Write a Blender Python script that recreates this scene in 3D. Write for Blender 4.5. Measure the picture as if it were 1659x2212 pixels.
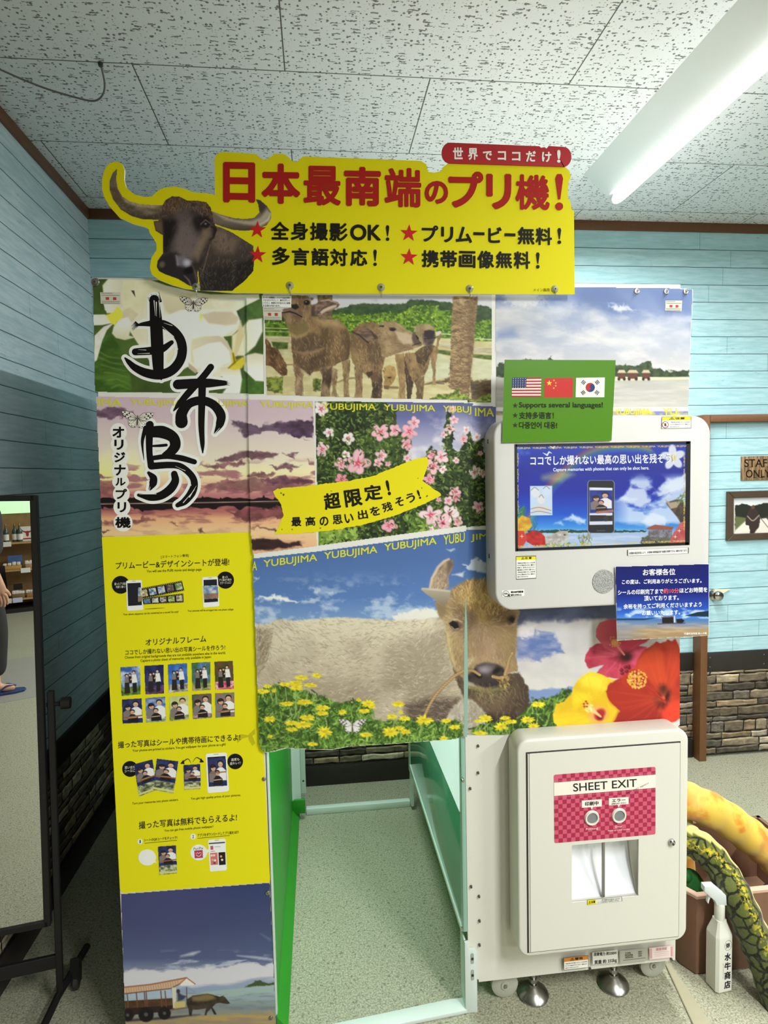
import bpy, bmesh, math, random
import numpy as np
from mathutils import Vector, Matrix

for o in list(bpy.data.objects):
    bpy.data.objects.remove(o)
scene = bpy.context.scene
COL = scene.collection
PI = math.pi

# ------------------------------------------------------------------ camera
FOCAL = 1313.4                      # focal length in pixels of the 1659 x 2212 frame
PITCH, YAW, ROLL = 0.06312757, 0.10671294, 0.0219058
CAM = np.array([0.0, 0.0, 1.565])

def cam_axes(p, y, r):
    cy, sy, cp, sp = math.cos(y), math.sin(y), math.cos(p), math.sin(p)
    fwd = np.array([sy*cp, cy*cp, -sp]); right = np.array([cy, -sy, 0.0]); down = np.cross(fwd, right)
    cr, sr = math.cos(r), math.sin(r)
    return np.array([cr*right+sr*down, -sr*right+cr*down, fwd])

AX = cam_axes(PITCH, YAW, ROLL)
cam_data = bpy.data.cameras.new('camera')
cam_data.sensor_fit = 'VERTICAL'
cam_data.sensor_height = 24.0
cam_data.lens = 24.0*FOCAL/2212.0
cam_data.clip_start = 0.02
cam = bpy.data.objects.new('camera', cam_data); COL.objects.link(cam)
cam.matrix_world = Matrix(((AX[0][0], -AX[1][0], -AX[2][0], CAM[0]),
                           (AX[0][1], -AX[1][1], -AX[2][1], CAM[1]),
                           (AX[0][2], -AX[1][2], -AX[2][2], CAM[2]),
                           (0, 0, 0, 1)))
scene.camera = cam

# ------------------------------------------------------------------ light and exposure
scene.view_settings.view_transform = 'Standard'
scene.view_settings.look = 'None'
scene.view_settings.gamma = 1.0
scene.view_settings.exposure = 0.08
world = bpy.data.worlds.new('world'); scene.world = world; world.use_nodes = True
world.node_tree.nodes['Background'].inputs[0].default_value = (0.93, 1.0, 0.97, 1)
world.node_tree.nodes['Background'].inputs[1].default_value = 0.09

def area(name, loc, size, power, rot=(0, 0, 0), col=(1, 1, 1), spread=PI):
    l = bpy.data.lights.new(name, 'AREA'); l.shape = 'RECTANGLE'; l.size, l.size_y = size
    l.energy = power; l.color = col; l.spread = spread
    o = bpy.data.objects.new(name, l); COL.objects.link(o); o.location = loc; o.rotation_euler = rot
    return o
COOL = (0.97, 1.0, 0.98)
# the shop's ceiling tubes: the one in the picture and the rows behind the camera
LAMPS = [(1.29, 1.93, 54.0), (1.29, -0.4, 80.0), (3.4, 1.6, 22.0), (3.4, -1.2, 96.0), (3.4, -4.0, 92.0), (1.1, -3.2, 40.0)]
for lx, ly, pw in LAMPS:
    area('tube_light', (lx, ly, 2.655), (0.05, 1.18), pw, col=COOL)
# the booth's own ceiling lamp, over the compartment
area('booth_light', (0.12, 2.2, 1.98), (0.42, 0.7), 15.0, col=(0.88, 1.0, 0.97))

# ------------------------------------------------------------------ helpers
def ray(px, py):
    return AX.T @ np.array([(px-829.5)/FOCAL, (py-1106.0)/FOCAL, 1.0])
def at(px, py, Y):
    d = ray(px, py); q = CAM + d*(Y/d[1]); return Vector((q[0], q[1], q[2]))
def atx(px, py, X):
    d = ray(px, py); q = CAM + d*(X/d[0]); return Vector((q[0], q[1], q[2]))
def atz(px, py, z):
    d = ray(px, py); q = CAM + d*((z-CAM[2])/d[2]); return Vector((q[0], q[1], q[2]))
def zoomed(x0, y0, k):
    """coordinates read off an enlarged detail -> picture coordinates"""
    return lambda pts: [(x0+x*k, y0+y*k) for x, y in pts]

def s2l(c):
    c = np.asarray(c, dtype=float)
    return np.where(c <= 0.04045, c/12.92, ((c+0.055)/1.055)**2.4)
def rgb(r, g, b, k=1.0):
    l = np.clip(s2l(np.array([r, g, b])/255.0)*k, 0, 0.95)
    return (float(l[0]), float(l[1]), float(l[2]), 1.0)

def new_mat(name):
    m = bpy.data.materials.new(name); m.use_nodes = True
    nt = m.node_tree
    return m, nt, nt.nodes['Principled BSDF']
MATS = {}
def mat(name, col, rough=0.5, metal=0.0, spec=0.5, var=0.0, vscale=40.0, bump=0.0, emit=None, trans=0.0, ior=1.45, coat=0.0):
    """plain surface with a little procedural mottling"""
    if name in MATS: return MATS[name]
    m, nt, b = new_mat(name)
    c = rgb(*col) if max(col) > 1.0 else (*col[:3], 1.0)
    b.inputs['Base Color'].default_value = c
    b.inputs['Roughness'].default_value = rough; b.inputs['Metallic'].default_value = metal
    b.inputs['Specular IOR Level'].default_value = spec; b.inputs['IOR'].default_value = ior
    b.inputs['Transmission Weight'].default_value = trans; b.inputs['Coat Weight'].default_value = coat
    if emit:
        b.inputs['Emission Color'].default_value = c; b.inputs['Emission Strength'].default_value = emit
    if var or bump:
        tc = nt.nodes.new('ShaderNodeTexCoord'); n = nt.nodes.new('ShaderNodeTexNoise')
        n.inputs['Scale'].default_value = vscale; n.inputs['Detail'].default_value = 5
        nt.links.new(tc.outputs['Object'], n.inputs['Vector'])
        if var:
            mx = nt.nodes.new('ShaderNodeMix'); mx.data_type = 'RGBA'
            mx.inputs[6].default_value = tuple(max(0, v*(1-var)) for v in c[:3])+(1,)
            mx.inputs[7].default_value = tuple(min(1, v*(1+var)) for v in c[:3])+(1,)
            nt.links.new(n.outputs['Fac'], mx.inputs[0]); nt.links.new(mx.outputs[2], b.inputs['Base Color'])
        if bump:
            bp = nt.nodes.new('ShaderNodeBump'); bp.inputs['Strength'].default_value = bump; bp.inputs['Distance'].default_value = 0.004
            nt.links.new(n.outputs['Fac'], bp.inputs['Height']); nt.links.new(bp.outputs[0], b.inputs['Normal'])
    MATS[name] = m
    return m
def print_mat(name, rough=0.45, spec=0.3, emit=0.0):
    """ink whose colours are laid down point by point on the sheet"""
    if name in MATS: return MATS[name]
    m, nt, b = new_mat(name)
    a = nt.nodes.new('ShaderNodeAttribute'); a.attribute_name = 'ink'
    nt.links.new(a.outputs['Color'], b.inputs['Base Color'])
    b.inputs['Roughness'].default_value = rough; b.inputs['Specular IOR Level'].default_value = spec
    if emit:
        nt.links.new(a.outputs['Color'], b.inputs['Emission Color']); b.inputs['Emission Strength'].default_value = emit
        b.inputs['Base Color'].default_value = (0.02, 0.02, 0.02, 1)
        for l in list(nt.links):
            if l.to_socket == b.inputs['Base Color']: nt.links.remove(l)
    MATS[name] = m
    return m

# ---- mesh building
def box(bm, x0, x1, y0, y1, z0, z1, bev=0.0, seg=2):
    r = bmesh.ops.create_cube(bm, size=1.0)
    for v in r['verts']:
        v.co = Vector(((x0+x1)/2+v.co.x*(x1-x0), (y0+y1)/2+v.co.y*(y1-y0), (z0+z1)/2+v.co.z*(z1-z0)))
    if bev:
        es = {e for v in r['verts'] for e in v.link_edges}
        bmesh.ops.bevel(bm, geom=list(es), offset=bev, segments=seg, profile=0.5, affect='EDGES')
def bxm(*a, **k):
    bm = bmesh.new(); box(bm, *a, **k); return bm
def prism(bm, pts, y0, y1, axis='y', bev=0.0, seg=2):
    """extrude an outline; pts are (x,z) for axis y, (y,z) for axis x, (x,y) for axis z"""
    f = {'y': lambda p, t: (p[0], t, p[1]), 'x': lambda p, t: (t, p[0], p[1]), 'z': lambda p, t: (p[0], p[1], t)}[axis]
    a = [bm.verts.new(f(p, y0)) for p in pts]; b = [bm.verts.new(f(p, y1)) for p in pts]
    n = len(pts)
    fs = [bm.faces.new(a), bm.faces.new(list(reversed(b)))]
    for i in range(n):
        fs.append(bm.faces.new((a[i], b[i], b[(i+1) % n], a[(i+1) % n])))
    bmesh.ops.recalc_face_normals(bm, faces=fs)
    if bev:
        es = list(fs[0].edges)+list(fs[1].edges)
        bmesh.ops.bevel(bm, geom=es, offset=bev, segments=seg, profile=0.5, affect='EDGES')
def rrect(x0, x1, z0, z1, r, n=8):
    pts = []
    for cx, cz, a0 in ((x1-r, z1-r, 0), (x0+r, z1-r, PI/2), (x0+r, z0+r, PI), (x1-r, z0+r, 1.5*PI)):
        for i in range(n+1):
            a = a0+PI/2*i/n; pts.append((cx+r*math.cos(a), cz+r*math.sin(a)))
    return pts
def smooth_path(pts, n=8):
    """Catmull-Rom through the points"""
    P = [np.array(p, float) for p in pts]; P = [2*P[0]-P[1]]+P+[2*P[-1]-P[-2]]
    out = []
    for i in range(1, len(P)-2):
        for j in range(n):
            t = j/n
            out.append(0.5*((2*P[i])+(-P[i-1]+P[i+1])*t+(2*P[i-1]-5*P[i]+4*P[i+1]-P[i+2])*t*t+(-P[i-1]+3*P[i]-3*P[i+1]+P[i+2])*t**3))
    out.append(P[-2]); return out
def tube(bm, pts, r, n=10, closed_ends=True):
    """r: radius or a list"""
    P = [Vector(p) for p in pts]; m = len(P)
    R = r if hasattr(r, '__len__') else [r]*m
    up = Vector((0, 0, 1)); rings = []
    prev = None
    for i in range(m):
        d = (P[min(i+1, m-1)]-P[max(i-1, 0)]).normalized()
        if prev is None:
            u = d.cross(up)
            if u.length < 1e-3: u = d.cross(Vector((1, 0, 0)))
            u.normalize()
        else:
            u = (prev-d*prev.dot(d)).normalized()
        prev = u; v = d.cross(u)
        rings.append([bm.verts.new(P[i]+(u*math.cos(2*PI*k/n)+v*math.sin(2*PI*k/n))*R[i]) for k in range(n)])
    for a, b in zip(rings, rings[1:]):
        for k in range(n):
            bm.faces.new((a[k], a[(k+1) % n], b[(k+1) % n], b[k]))
    if closed_ends:
        bm.faces.new(list(reversed(rings[0]))); bm.faces.new(rings[-1])
def lathe(bm, prof, org, axis=(0, 0, 1), n=24):
    """prof: (radius, height along axis)"""
    ax = Vector(axis).normalized(); u = ax.orthogonal().normalized(); v = ax.cross(u); o = Vector(org)
    rings = []
    for r, h in prof:
        c = o+ax*h
        if r < 1e-6: rings.append([bm.verts.new(c)])
        else: rings.append([bm.verts.new(c+(u*math.cos(2*PI*k/n)+v*math.sin(2*PI*k/n))*r) for k in range(n)])
    for a, b in zip(rings, rings[1:]):
        for k in range(n):
            k2 = (k+1) % n
            if len(a) == 1 and len(b) == 1: continue
            if len(a) == 1: bm.faces.new((a[0], b[k], b[k2]))
            elif len(b) == 1: bm.faces.new((a[k], a[k2], b[0]))
            else: bm.faces.new((a[k], a[k2], b[k2], b[k]))
    for rg, fl in ((rings[0], True), (rings[-1], False)):
        if len(rg) > 2: bm.faces.new(list(reversed(rg)) if fl else rg)

def link_mesh(name, me, parent=None, mats=()):
    for m in mats: me.materials.append(m)
    o = bpy.data.objects.new(name, me); COL.objects.link(o)
    if parent is not None:
        o.parent = parent
    return o
def origin_of(parent):
    p = Vector((0, 0, 0)); q = parent
    while q is not None:
        p = p+q.location; q = q.parent
    return p
def obj(name, bm, m, parent=None, smooth=True, angle=0.6, org=None):
    """one mesh object; its vertices are in world coordinates"""
    bmesh.ops.recalc_face_normals(bm, faces=bm.faces[:])
    if parent is not None: off = origin_of(parent)
    else: off = Vector(org) if org is not None else Vector((0, 0, 0))
    if off.length > 0: bmesh.ops.translate(bm, verts=bm.verts[:], vec=-off)
    me = bpy.data.meshes.new(name); bm.to_mesh(me); bm.free()
    if smooth:
        me.shade_smooth(); me.set_sharp_from_angle(angle=angle)
    o = link_mesh(name, me, parent, m if isinstance(m, (list, tuple)) else [m])
    if parent is None and org is not None: o.location = Vector(org)
    return o
def tag(o, label=None, cat=None, group=None, kind=None):
    if label: o['label'] = label
    if cat: o['category'] = cat
    if group: o['group'] = group
    if kind: o['kind'] = kind
    return o
def thing(name, label, cat, loc=(0, 0, 0), group=None):
    o = bpy.data.objects.new(name, None); COL.objects.link(o); o.location = loc; o.empty_display_size = 0.05
    return tag(o, label, cat, group)
def struct(name, bm, m, **k):
    return tag(obj(name, bm, m, **k), kind='structure')

# ---- lettering
def text_mesh(s, bold=0.0, spacing=1.0):
    cu = bpy.data.curves.new('lettering', 'FONT'); cu.body = s; cu.space_character = spacing; cu.resolution_u = 4
    o = bpy.data.objects.new('lettering', cu); COL.objects.link(o)
    dg = bpy.context.evaluated_depsgraph_get(); dg.update()
    me = bpy.data.meshes.new_from_object(o.evaluated_get(dg))
    n = len(me.vertices); co = np.zeros(n*3); me.vertices.foreach_get('co', co); co = co.reshape(-1, 3)
    faces = [tuple(p.vertices) for p in me.polygons]
    bpy.data.objects.remove(o); bpy.data.curves.remove(cu); bpy.data.meshes.remove(me)
    co = co[:, :2]; dep = np.zeros(n)
    if bold > 0.003:                    # heavier weight: the letter again, shifted all round
        k = 8 if bold > 0.028 else 4; C, F, D = [co], list(faces), [dep]
        for i in range(k):
            a = 2*PI*(i+0.5)/k; C.append(co+np.array([math.cos(a), math.sin(a)])*bold); D.append(dep+(i+1)*4e-5)
            F += [tuple(j+n*(i+1) for j in f) for f in faces]
        co, faces, dep = np.concatenate(C), F, np.concatenate(D)
    return co, faces, dep
class Ink:
    """flat printed shapes (letters, outlines) on a plane Y = const, collected as one mesh with a colour per shape"""
    def __init__(s, Y): s.Y = Y; s.v = []; s.f = []; s.c = []; s.lay = 0.0; s.k = 0
    def P(s, px, py): return at(px, py, s.Y-0.0004-s.lay-s.k*3e-6)
    def add(s, pts, faces, col):
        b = len(s.v); s.v += [tuple(p) for p in pts]; s.k = (s.k+1) % 40
        for f in faces: s.f.append(tuple(i+b for i in f)); s.c.append(col)
    def layer(s, n=1): s.lay += 0.00015*n; return s
    def poly(s, pts, col, tri=True):
        """any simple outline in picture coordinates"""
        from mathutils.geometry import tessellate_polygon
        P = [s.P(*p) for p in pts]
        F = tessellate_polygon([[Vector((p[0], p[1], 0)) for p in pts]])
        s.add(P, F, col)
    def ell(s, cx, cy, rx, ry, col, n=28, rot=0.0):
        c, q = math.cos(rot), math.sin(rot)
        s.poly([(cx+rx*math.cos(2*PI*i/n)*c-ry*math.sin(2*PI*i/n)*q, cy+rx*math.cos(2*PI*i/n)*q+ry*math.sin(2*PI*i/n)*c) for i in range(n)], col)
    def line(s, pts, w, col, n=1):
        """ribbon along a path, width w (number or list)"""
        P = [np.array(p, float) for p in pts]; m = len(P); W = w if hasattr(w, '__len__') else [w]*m
        L, Rr = [], []
        for i in range(m):
            d = P[min(i+1, m-1)]-P[max(i-1, 0)]; d = d/(np.hypot(*d)+1e-9); nrm = np.array([-d[1], d[0]])*W[i]/2
            L.append(P[i]+nrm); Rr.append(P[i]-nrm)
        pts3 = [s.P(*p) for p in L]+[s.P(*p) for p in Rr]
        s.add(pts3, [(i, i+1, m+i+1, m+i) for i in range(m-1)], col)
    def text(s, t, quad, col, bold=0.0, spacing=1.0, fit=None):
        """lettering stretched into a quad given in picture coordinates: top-left, top-right, bottom-right, bottom-left of the ink"""
        co, faces, dep = text_mesh(t, bold, spacing)
        if not len(co): return
        lo, hi = co.min(0), co.max(0); uv = (co-lo)/np.maximum(hi-lo, 1e-6)
        tl, tr, br, bl = [np.array(q, float) for q in quad]
        u = uv[:, :1]; v = 1-uv[:, 1:]
        p = (tl*(1-u)+tr*u)*(1-v)+(bl*(1-u)+br*u)*v
        s.add([s.P(*q)-Vector((0, e, 0)) for q, e in zip(p, dep)], faces, col)
    def row(s, t, x0, y0, x1, y1, h, col, bold=0.0, spacing=1.0):
        """lettering from the middle-left point to the middle-right point with letter height h"""
        s.text(t, ((x0, y0-h/2), (x1, y1-h/2), (x1, y1+h/2), (x0, y0+h/2)), col, bold, spacing)
    def build(s, name, m, parent, org=None):
        me = bpy.data.meshes.new(name)
        off = origin_of(parent) if parent is not None else Vector(org or (0, 0, 0))
        me.from_pydata([tuple(Vector(v)-off) for v in s.v], [], s.f)
        a = me.color_attributes.new('ink', 'FLOAT_COLOR', 'CORNER')
        buf = np.ones((len(me.loops), 4)); k = 0
        for f, c in zip(s.f, s.c):
            buf[k:k+len(f)] = rgb(*c, k=INKGAIN); k += len(f)
        a.data.foreach_set('color', buf.ravel())
        me.update()
        o = link_mesh(name, me, parent, [m])
        if parent is None and org is not None: o.location = Vector(org)
        return o
INKGAIN = 1.15

# ---- painted pictures
def _hash_noise(h, w, rng): return rng.random((h, w))
def vnoise(X, Y, seed):
    """smooth value noise at arrays X, Y"""
    rng = np.random.default_rng(seed); T = rng.random((64, 64))
    xi = np.floor(X).astype(int); yi = np.floor(Y).astype(int); fx = X-xi; fy = Y-yi
    fx = fx*fx*(3-2*fx); fy = fy*fy*(3-2*fy)
    g = lambda a, b: T[b % 64, a % 64]
    return (g(xi, yi)*(1-fx)+g(xi+1, yi)*fx)*(1-fy)+(g(xi, yi+1)*(1-fx)+g(xi+1, yi+1)*fx)*fy
def fbm(X, Y, seed, octv=5, gain=0.5):
    a, s, t = 1.0, 0.0, 0.0
    for o in range(octv):
        s = s+a*vnoise(X*2**o+o*17.3, Y*2**o+o*9.1, seed+o); t += a; a *= gain
    return s/t
class Paint:
    """a picture painted in picture coordinates on a fine grid of points; becomes one flat mesh with a colour at every point"""
    def __init__(s, x0, y0, x1, y1, step=1.4):
        s.x0, s.y0, s.x1, s.y1 = x0, y0, x1, y1
        s.w = int((x1-x0)/step)+2; s.h = int((y1-y0)/step)+2
        s.X, s.Y = np.meshgrid(np.linspace(x0, x1, s.w), np.linspace(y0, y1, s.h))
        s.step = step; s.soft = 1.0
        s.a = np.ones((s.h, s.w, 3)); s.rng = np.random.default_rng(int(x0*7+y0*13)); s.clip = None
    def n(s, sx, sy, seed, octv=5, gain=0.5, rot=0.0):
        X, Y = s.X, s.Y
        if rot: X, Y = X*math.cos(rot)+Y*math.sin(rot), -X*math.sin(rot)+Y*math.cos(rot)
        return fbm(X/sx, Y/sy, seed, octv, gain)
    def grad(s, stops):
        """vertical gradient [(y, colour)...]"""
        ys = [p[0] for p in stops]
        for c in range(3): s.a[..., c] = np.interp(s.Y, ys, [p[1][c]/255 for p in stops])
    def win(s, x0, y0, x1, y1):
        i0 = max(0, int((x0-s.x0)/(s.x1-s.x0)*(s.w-1))-1); i1 = min(s.w, int((x1-s.x0)/(s.x1-s.x0)*(s.w-1))+3)
        j0 = max(0, int((y0-s.y0)/(s.y1-s.y0)*(s.h-1))-1); j1 = min(s.h, int((y1-s.y0)/(s.y1-s.y0)*(s.h-1))+3)
        return (slice(j0, max(j0, j1)), slice(i0, max(i0, i1)))
    def mask(s, pts, soft=0.0, rough=0.0, rs=6.0):
        """0..1 coverage of an outline (even-odd), with optional soft and ragged edge"""
        P = np.array(pts, float); pad = soft*2+rough*2+2
        W = s.win(P[:, 0].min()-pad, P[:, 1].min()-pad, P[:, 0].max()+pad, P[:, 1].max()+pad)
        X, Y = s.X[W], s.Y[W]
        if not X.size: return W, np.zeros(X.shape)
        if rough:
            X = X+(fbm(X/rs, Y/rs, 3, 3)-0.5)*rough*3; Y = Y+(fbm(X/rs+40, Y/rs, 5, 3)-0.5)*rough*3
        if len(pts) > 400: P = P[::2]
        ins = np.zeros(X.shape, bool); D = np.full(X.shape, 1e9)
        n = len(P)
        for i in range(n):
            ax, ay = P[i]; bx, by = P[(i+1) % n]
            if ay != by:
                ins ^= ((ay > Y) != (by > Y)) & (X < (bx-ax)*(Y-ay)/(by-ay)+ax)
            dx, dy = bx-ax, by-ay; L = dx*dx+dy*dy+1e-9
            t = np.clip(((X-ax)*dx+(Y-ay)*dy)/L, 0, 1)
            D = np.minimum(D, (X-ax-t*dx)**2+(Y-ay-t*dy)**2)
        D = np.sqrt(D)*np.where(ins, 1, -1); e = max(soft, 0.7*s.step)
        m = np.clip(0.5+D/(2*e), 0, 1)
        return W, m*m*(3-2*m)
    def put(s, W, m, col, alpha=1.0):
        """lay a colour (r,g,b) or an array of colours over a window"""
        if not m.size: return
        c = np.asarray(col, float)/255.0
        m = (m*alpha)[..., None]
        if s.clip is not None: m = m*s.clip[W][..., None]
        s.a[W] = s.a[W]*(1-m)+c*m
    def poly(s, pts, col, soft=0.0, alpha=1.0, rough=0.0, rs=6.0, col2=None, nz=(20, 20), dirn=None, seed=1, con=1.0):
        """outline filled with col, mottled or graded towards col2. dirn=(x0,y0,x1,y1): gradient from col to col2"""
        W, m = s.mask(pts, soft*s.soft, rough, rs)
        if not m.size: return
        if col2 is None: c = np.array(col, float)
        else:
            if dirn is not None:
                dx, dy = dirn[2]-dirn[0], dirn[3]-dirn[1]
                t = np.clip(((s.X[W]-dirn[0])*dx+(s.Y[W]-dirn[1])*dy)/(dx*dx+dy*dy), 0, 1)
            else:
                t = np.clip((fbm(s.X[W]/nz[0], s.Y[W]/nz[1], seed, 5)-0.5)*2.6*con+0.5, 0, 1)
            c = np.array(col, float)*(1-t[..., None])+np.array(col2, float)*t[..., None]
        s.put(W, m, c, alpha)
    def ell(s, cx, cy, rx, ry, col, rot=0.0, soft=0.0, alpha=1.0, col2=None):
        R = max(rx, ry)+soft*2+2; W = s.win(cx-R, cy-R, cx+R, cy+R); X, Y = s.X[W]-cx, s.Y[W]-cy
        if not X.size: return
        c, q = math.cos(rot), math.sin(rot); u, v = (X*c+Y*q)/rx, (-X*q+Y*c)/ry
        d = np.sqrt(u*u+v*v); e = max(soft, 0.7*s.step)/min(rx, ry)
        m = np.clip(0.5+(1-d)/(2*e), 0, 1)
        cc = np.array(col, float)
        if col2 is not None:
            t = np.clip(d, 0, 1)[..., None]; cc = cc*(1-t)+np.array(col2, float)*t
        s.put(W, m, cc, alpha)
    def line(s, pts, w, col, soft=0.0, alpha=1.0):
        """tapered stroke; w number or list"""
        P = np.array(pts, float); n = len(P); Wd = w if hasattr(w, '__len__') else [w]*n
        mw = max(Wd)/2+soft*2+2
        W = s.win(P[:, 0].min()-mw, P[:, 1].min()-mw, P[:, 0].max()+mw, P[:, 1].max()+mw)
        X, Y = s.X[W], s.Y[W]
        if not X.size: return
        m = np.zeros(X.shape); e = max(soft, 0.6*s.step)
        for i in range(n-1):
            ax, ay = P[i]; dx, dy = P[i+1]-P[i]; L = dx*dx+dy*dy+1e-9
            t = np.clip(((X-ax)*dx+(Y-ay)*dy)/L, 0, 1)
            d = np.sqrt((X-ax-t*dx)**2+(Y-ay-t*dy)**2)
            r = (Wd[i]*(1-t)+Wd[i+1]*t)/2
            m = np.maximum(m, np.clip(0.5+(r-d)/(2*e), 0, 1)*np.clip(r/(0.5*s.step), 0, 1))
        s.put(W, m, col, alpha)
    def hatch(s, pts, n, cols, length, width, ang, jit=0.35, alpha=0.7, flow=None, seed=5):
        """many short hairs or blades inside an outline"""
        P = np.array(pts, float); lo, hi = P.min(0), P.max(0); rng = np.random.default_rng(seed)
        W, m = s.mask(pts); sx = (s.x1-s.x0)/(s.w-1); sy = (s.y1-s.y0)/(s.h-1)
        k = 0
        while k < n:
            q = lo+(hi-lo)*rng.random(2); k += 1
            i = int((q[0]-s.x0)/sx)-W[1].start; j = int((q[1]-s.y0)/sy)-W[0].start
            if not (0 <= j < m.shape[0] and 0 <= i < m.shape[1]) or m[j, i] < 0.5: continue
            a = (flow(q[0], q[1]) if flow else ang)+rng.normal()*jit
            L = length*(0.5+rng.random()); d = np.array([math.cos(a), math.sin(a)])*L
            bend = np.array([-d[1], d[0]])*rng.normal()*0.15
            c = np.array(cols[rng.integers(len(cols))], float)*(0.9+0.2*rng.random())
            s.line([q-d/2, q+bend, q+d/2], [width, width*0.9, width*0.2], np.clip(c, 0, 255), alpha=alpha)
    def scatter(s, pts, n, fn, seed=3):
        P = np.array(pts, float); lo, hi = P.min(0), P.max(0); rng = np.random.default_rng(seed)
        W, m = s.mask(pts); sx = (s.x1-s.x0)/(s.w-1); sy = (s.y1-s.y0)/(s.h-1)
        for k in range(n):
            q = lo+(hi-lo)*rng.random(2)
            i = int((q[0]-s.x0)/sx)-W[1].start; j = int((q[1]-s.y0)/sy)-W[0].start
            if 0 <= j < m.shape[0] and 0 <= i < m.shape[1] and m[j, i] > 0.5: fn(s, q[0], q[1], rng)
    def build(s, name, m, parent, Y, keep=None, warp=None, lift=None, org=None, gain=None):
        """flat mesh on the plane at depth Y. keep: outline that is kept. warp: maps grid positions first. lift(X,Y): bulge towards the viewer"""
        X, Yp = s.X, s.Y
        if warp is not None: X, Yp = warp(X, Yp)
        cx = (X-829.5)/FOCAL; cy = (Yp-1106.0)/FOCAL
        D = cx[..., None]*AX[0]+cy[..., None]*AX[1]+AX[2]
        Yd = np.full(X.shape, Y)
        Pw = CAM+D*(Yd/D[..., 1])[..., None]
        if lift is not None: Pw[..., 1] -= lift(X, Yp)
        off = origin_of(parent) if parent is not None else Vector(org or (0, 0, 0))
        Pw = Pw-np.array(off)
        h, w = s.h, s.w
        idx = np.arange(h*w).reshape(h, w)
        F = np.stack([idx[:-1, :-1], idx[1:, :-1], idx[1:, 1:], idx[:-1, 1:]], -1).reshape(-1, 4)
        if keep is not None:
            full = np.zeros((h, w)); W, mk = s.mask(keep); full[W] = mk
            F = F[(full.ravel()[F] > 0.5).all(1)]
        me = bpy.data.meshes.new(name)
        me.vertices.add(h*w); me.vertices.foreach_set('co', Pw.astype(np.float32).ravel())
        me.loops.add(F.size); me.loops.foreach_set('vertex_index', F.astype(np.int32).ravel())
        me.polygons.add(len(F)); me.polygons.foreach_set('loop_start', np.arange(0, F.size, 4, dtype=np.int32))
        me.update(calc_edges=True)
        me.polygons.foreach_set('use_smooth', np.ones(len(F), bool))
        a = me.color_attributes.new('ink', 'FLOAT_COLOR', 'POINT')
        lin = np.clip(s2l(np.clip(s.a, 0, 1))*(INKGAIN if gain is None else gain), 0, 0.95)
        a.data.foreach_set('color', np.concatenate([lin.reshape(-1, 3), np.ones((h*w, 1))], 1).astype(np.float32).ravel())
        o = link_mesh(name, me, parent, [m])
        if parent is None and org is not None: o.location = Vector(org)
        return o

# ------------------------------------------------------------------ the setting
def N(nt, kind, **kw):
    n = nt.nodes.new('ShaderNode'+kind)
    for k, v in kw.items():
        if k.startswith('i_'): n.inputs[int(k[2:])].default_value = v
        else: setattr(n, k, v)
    return n
def MATH(nt, op, a, b=None, c=None):
    n = nt.nodes.new('ShaderNodeMath'); n.operation = op
    for i, v in enumerate((a, b, c)):
        if v is None: continue
        if isinstance(v, (int, float)): n.inputs[i].default_value = v
        else: nt.links.new(v, n.inputs[i])
    return n.outputs[0]
def MIX(nt, fac, a, b):
    n = nt.nodes.new('ShaderNodeMix'); n.data_type = 'RGBA'
    for i, v in ((0, fac), (6, a), (7, b)):
        if isinstance(v, (int, float, tuple)): n.inputs[i].default_value = v
        else: nt.links.new(v, n.inputs[i])
    return n.outputs[2]
def STEP(nt, v, lo, hi):
    n = nt.nodes.new('ShaderNodeMapRange'); n.interpolation_type = 'SMOOTHSTEP'
    n.inputs[1].default_value = lo; n.inputs[2].default_value = hi; nt.links.new(v, n.inputs[0]); return n.outputs[0]

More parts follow.
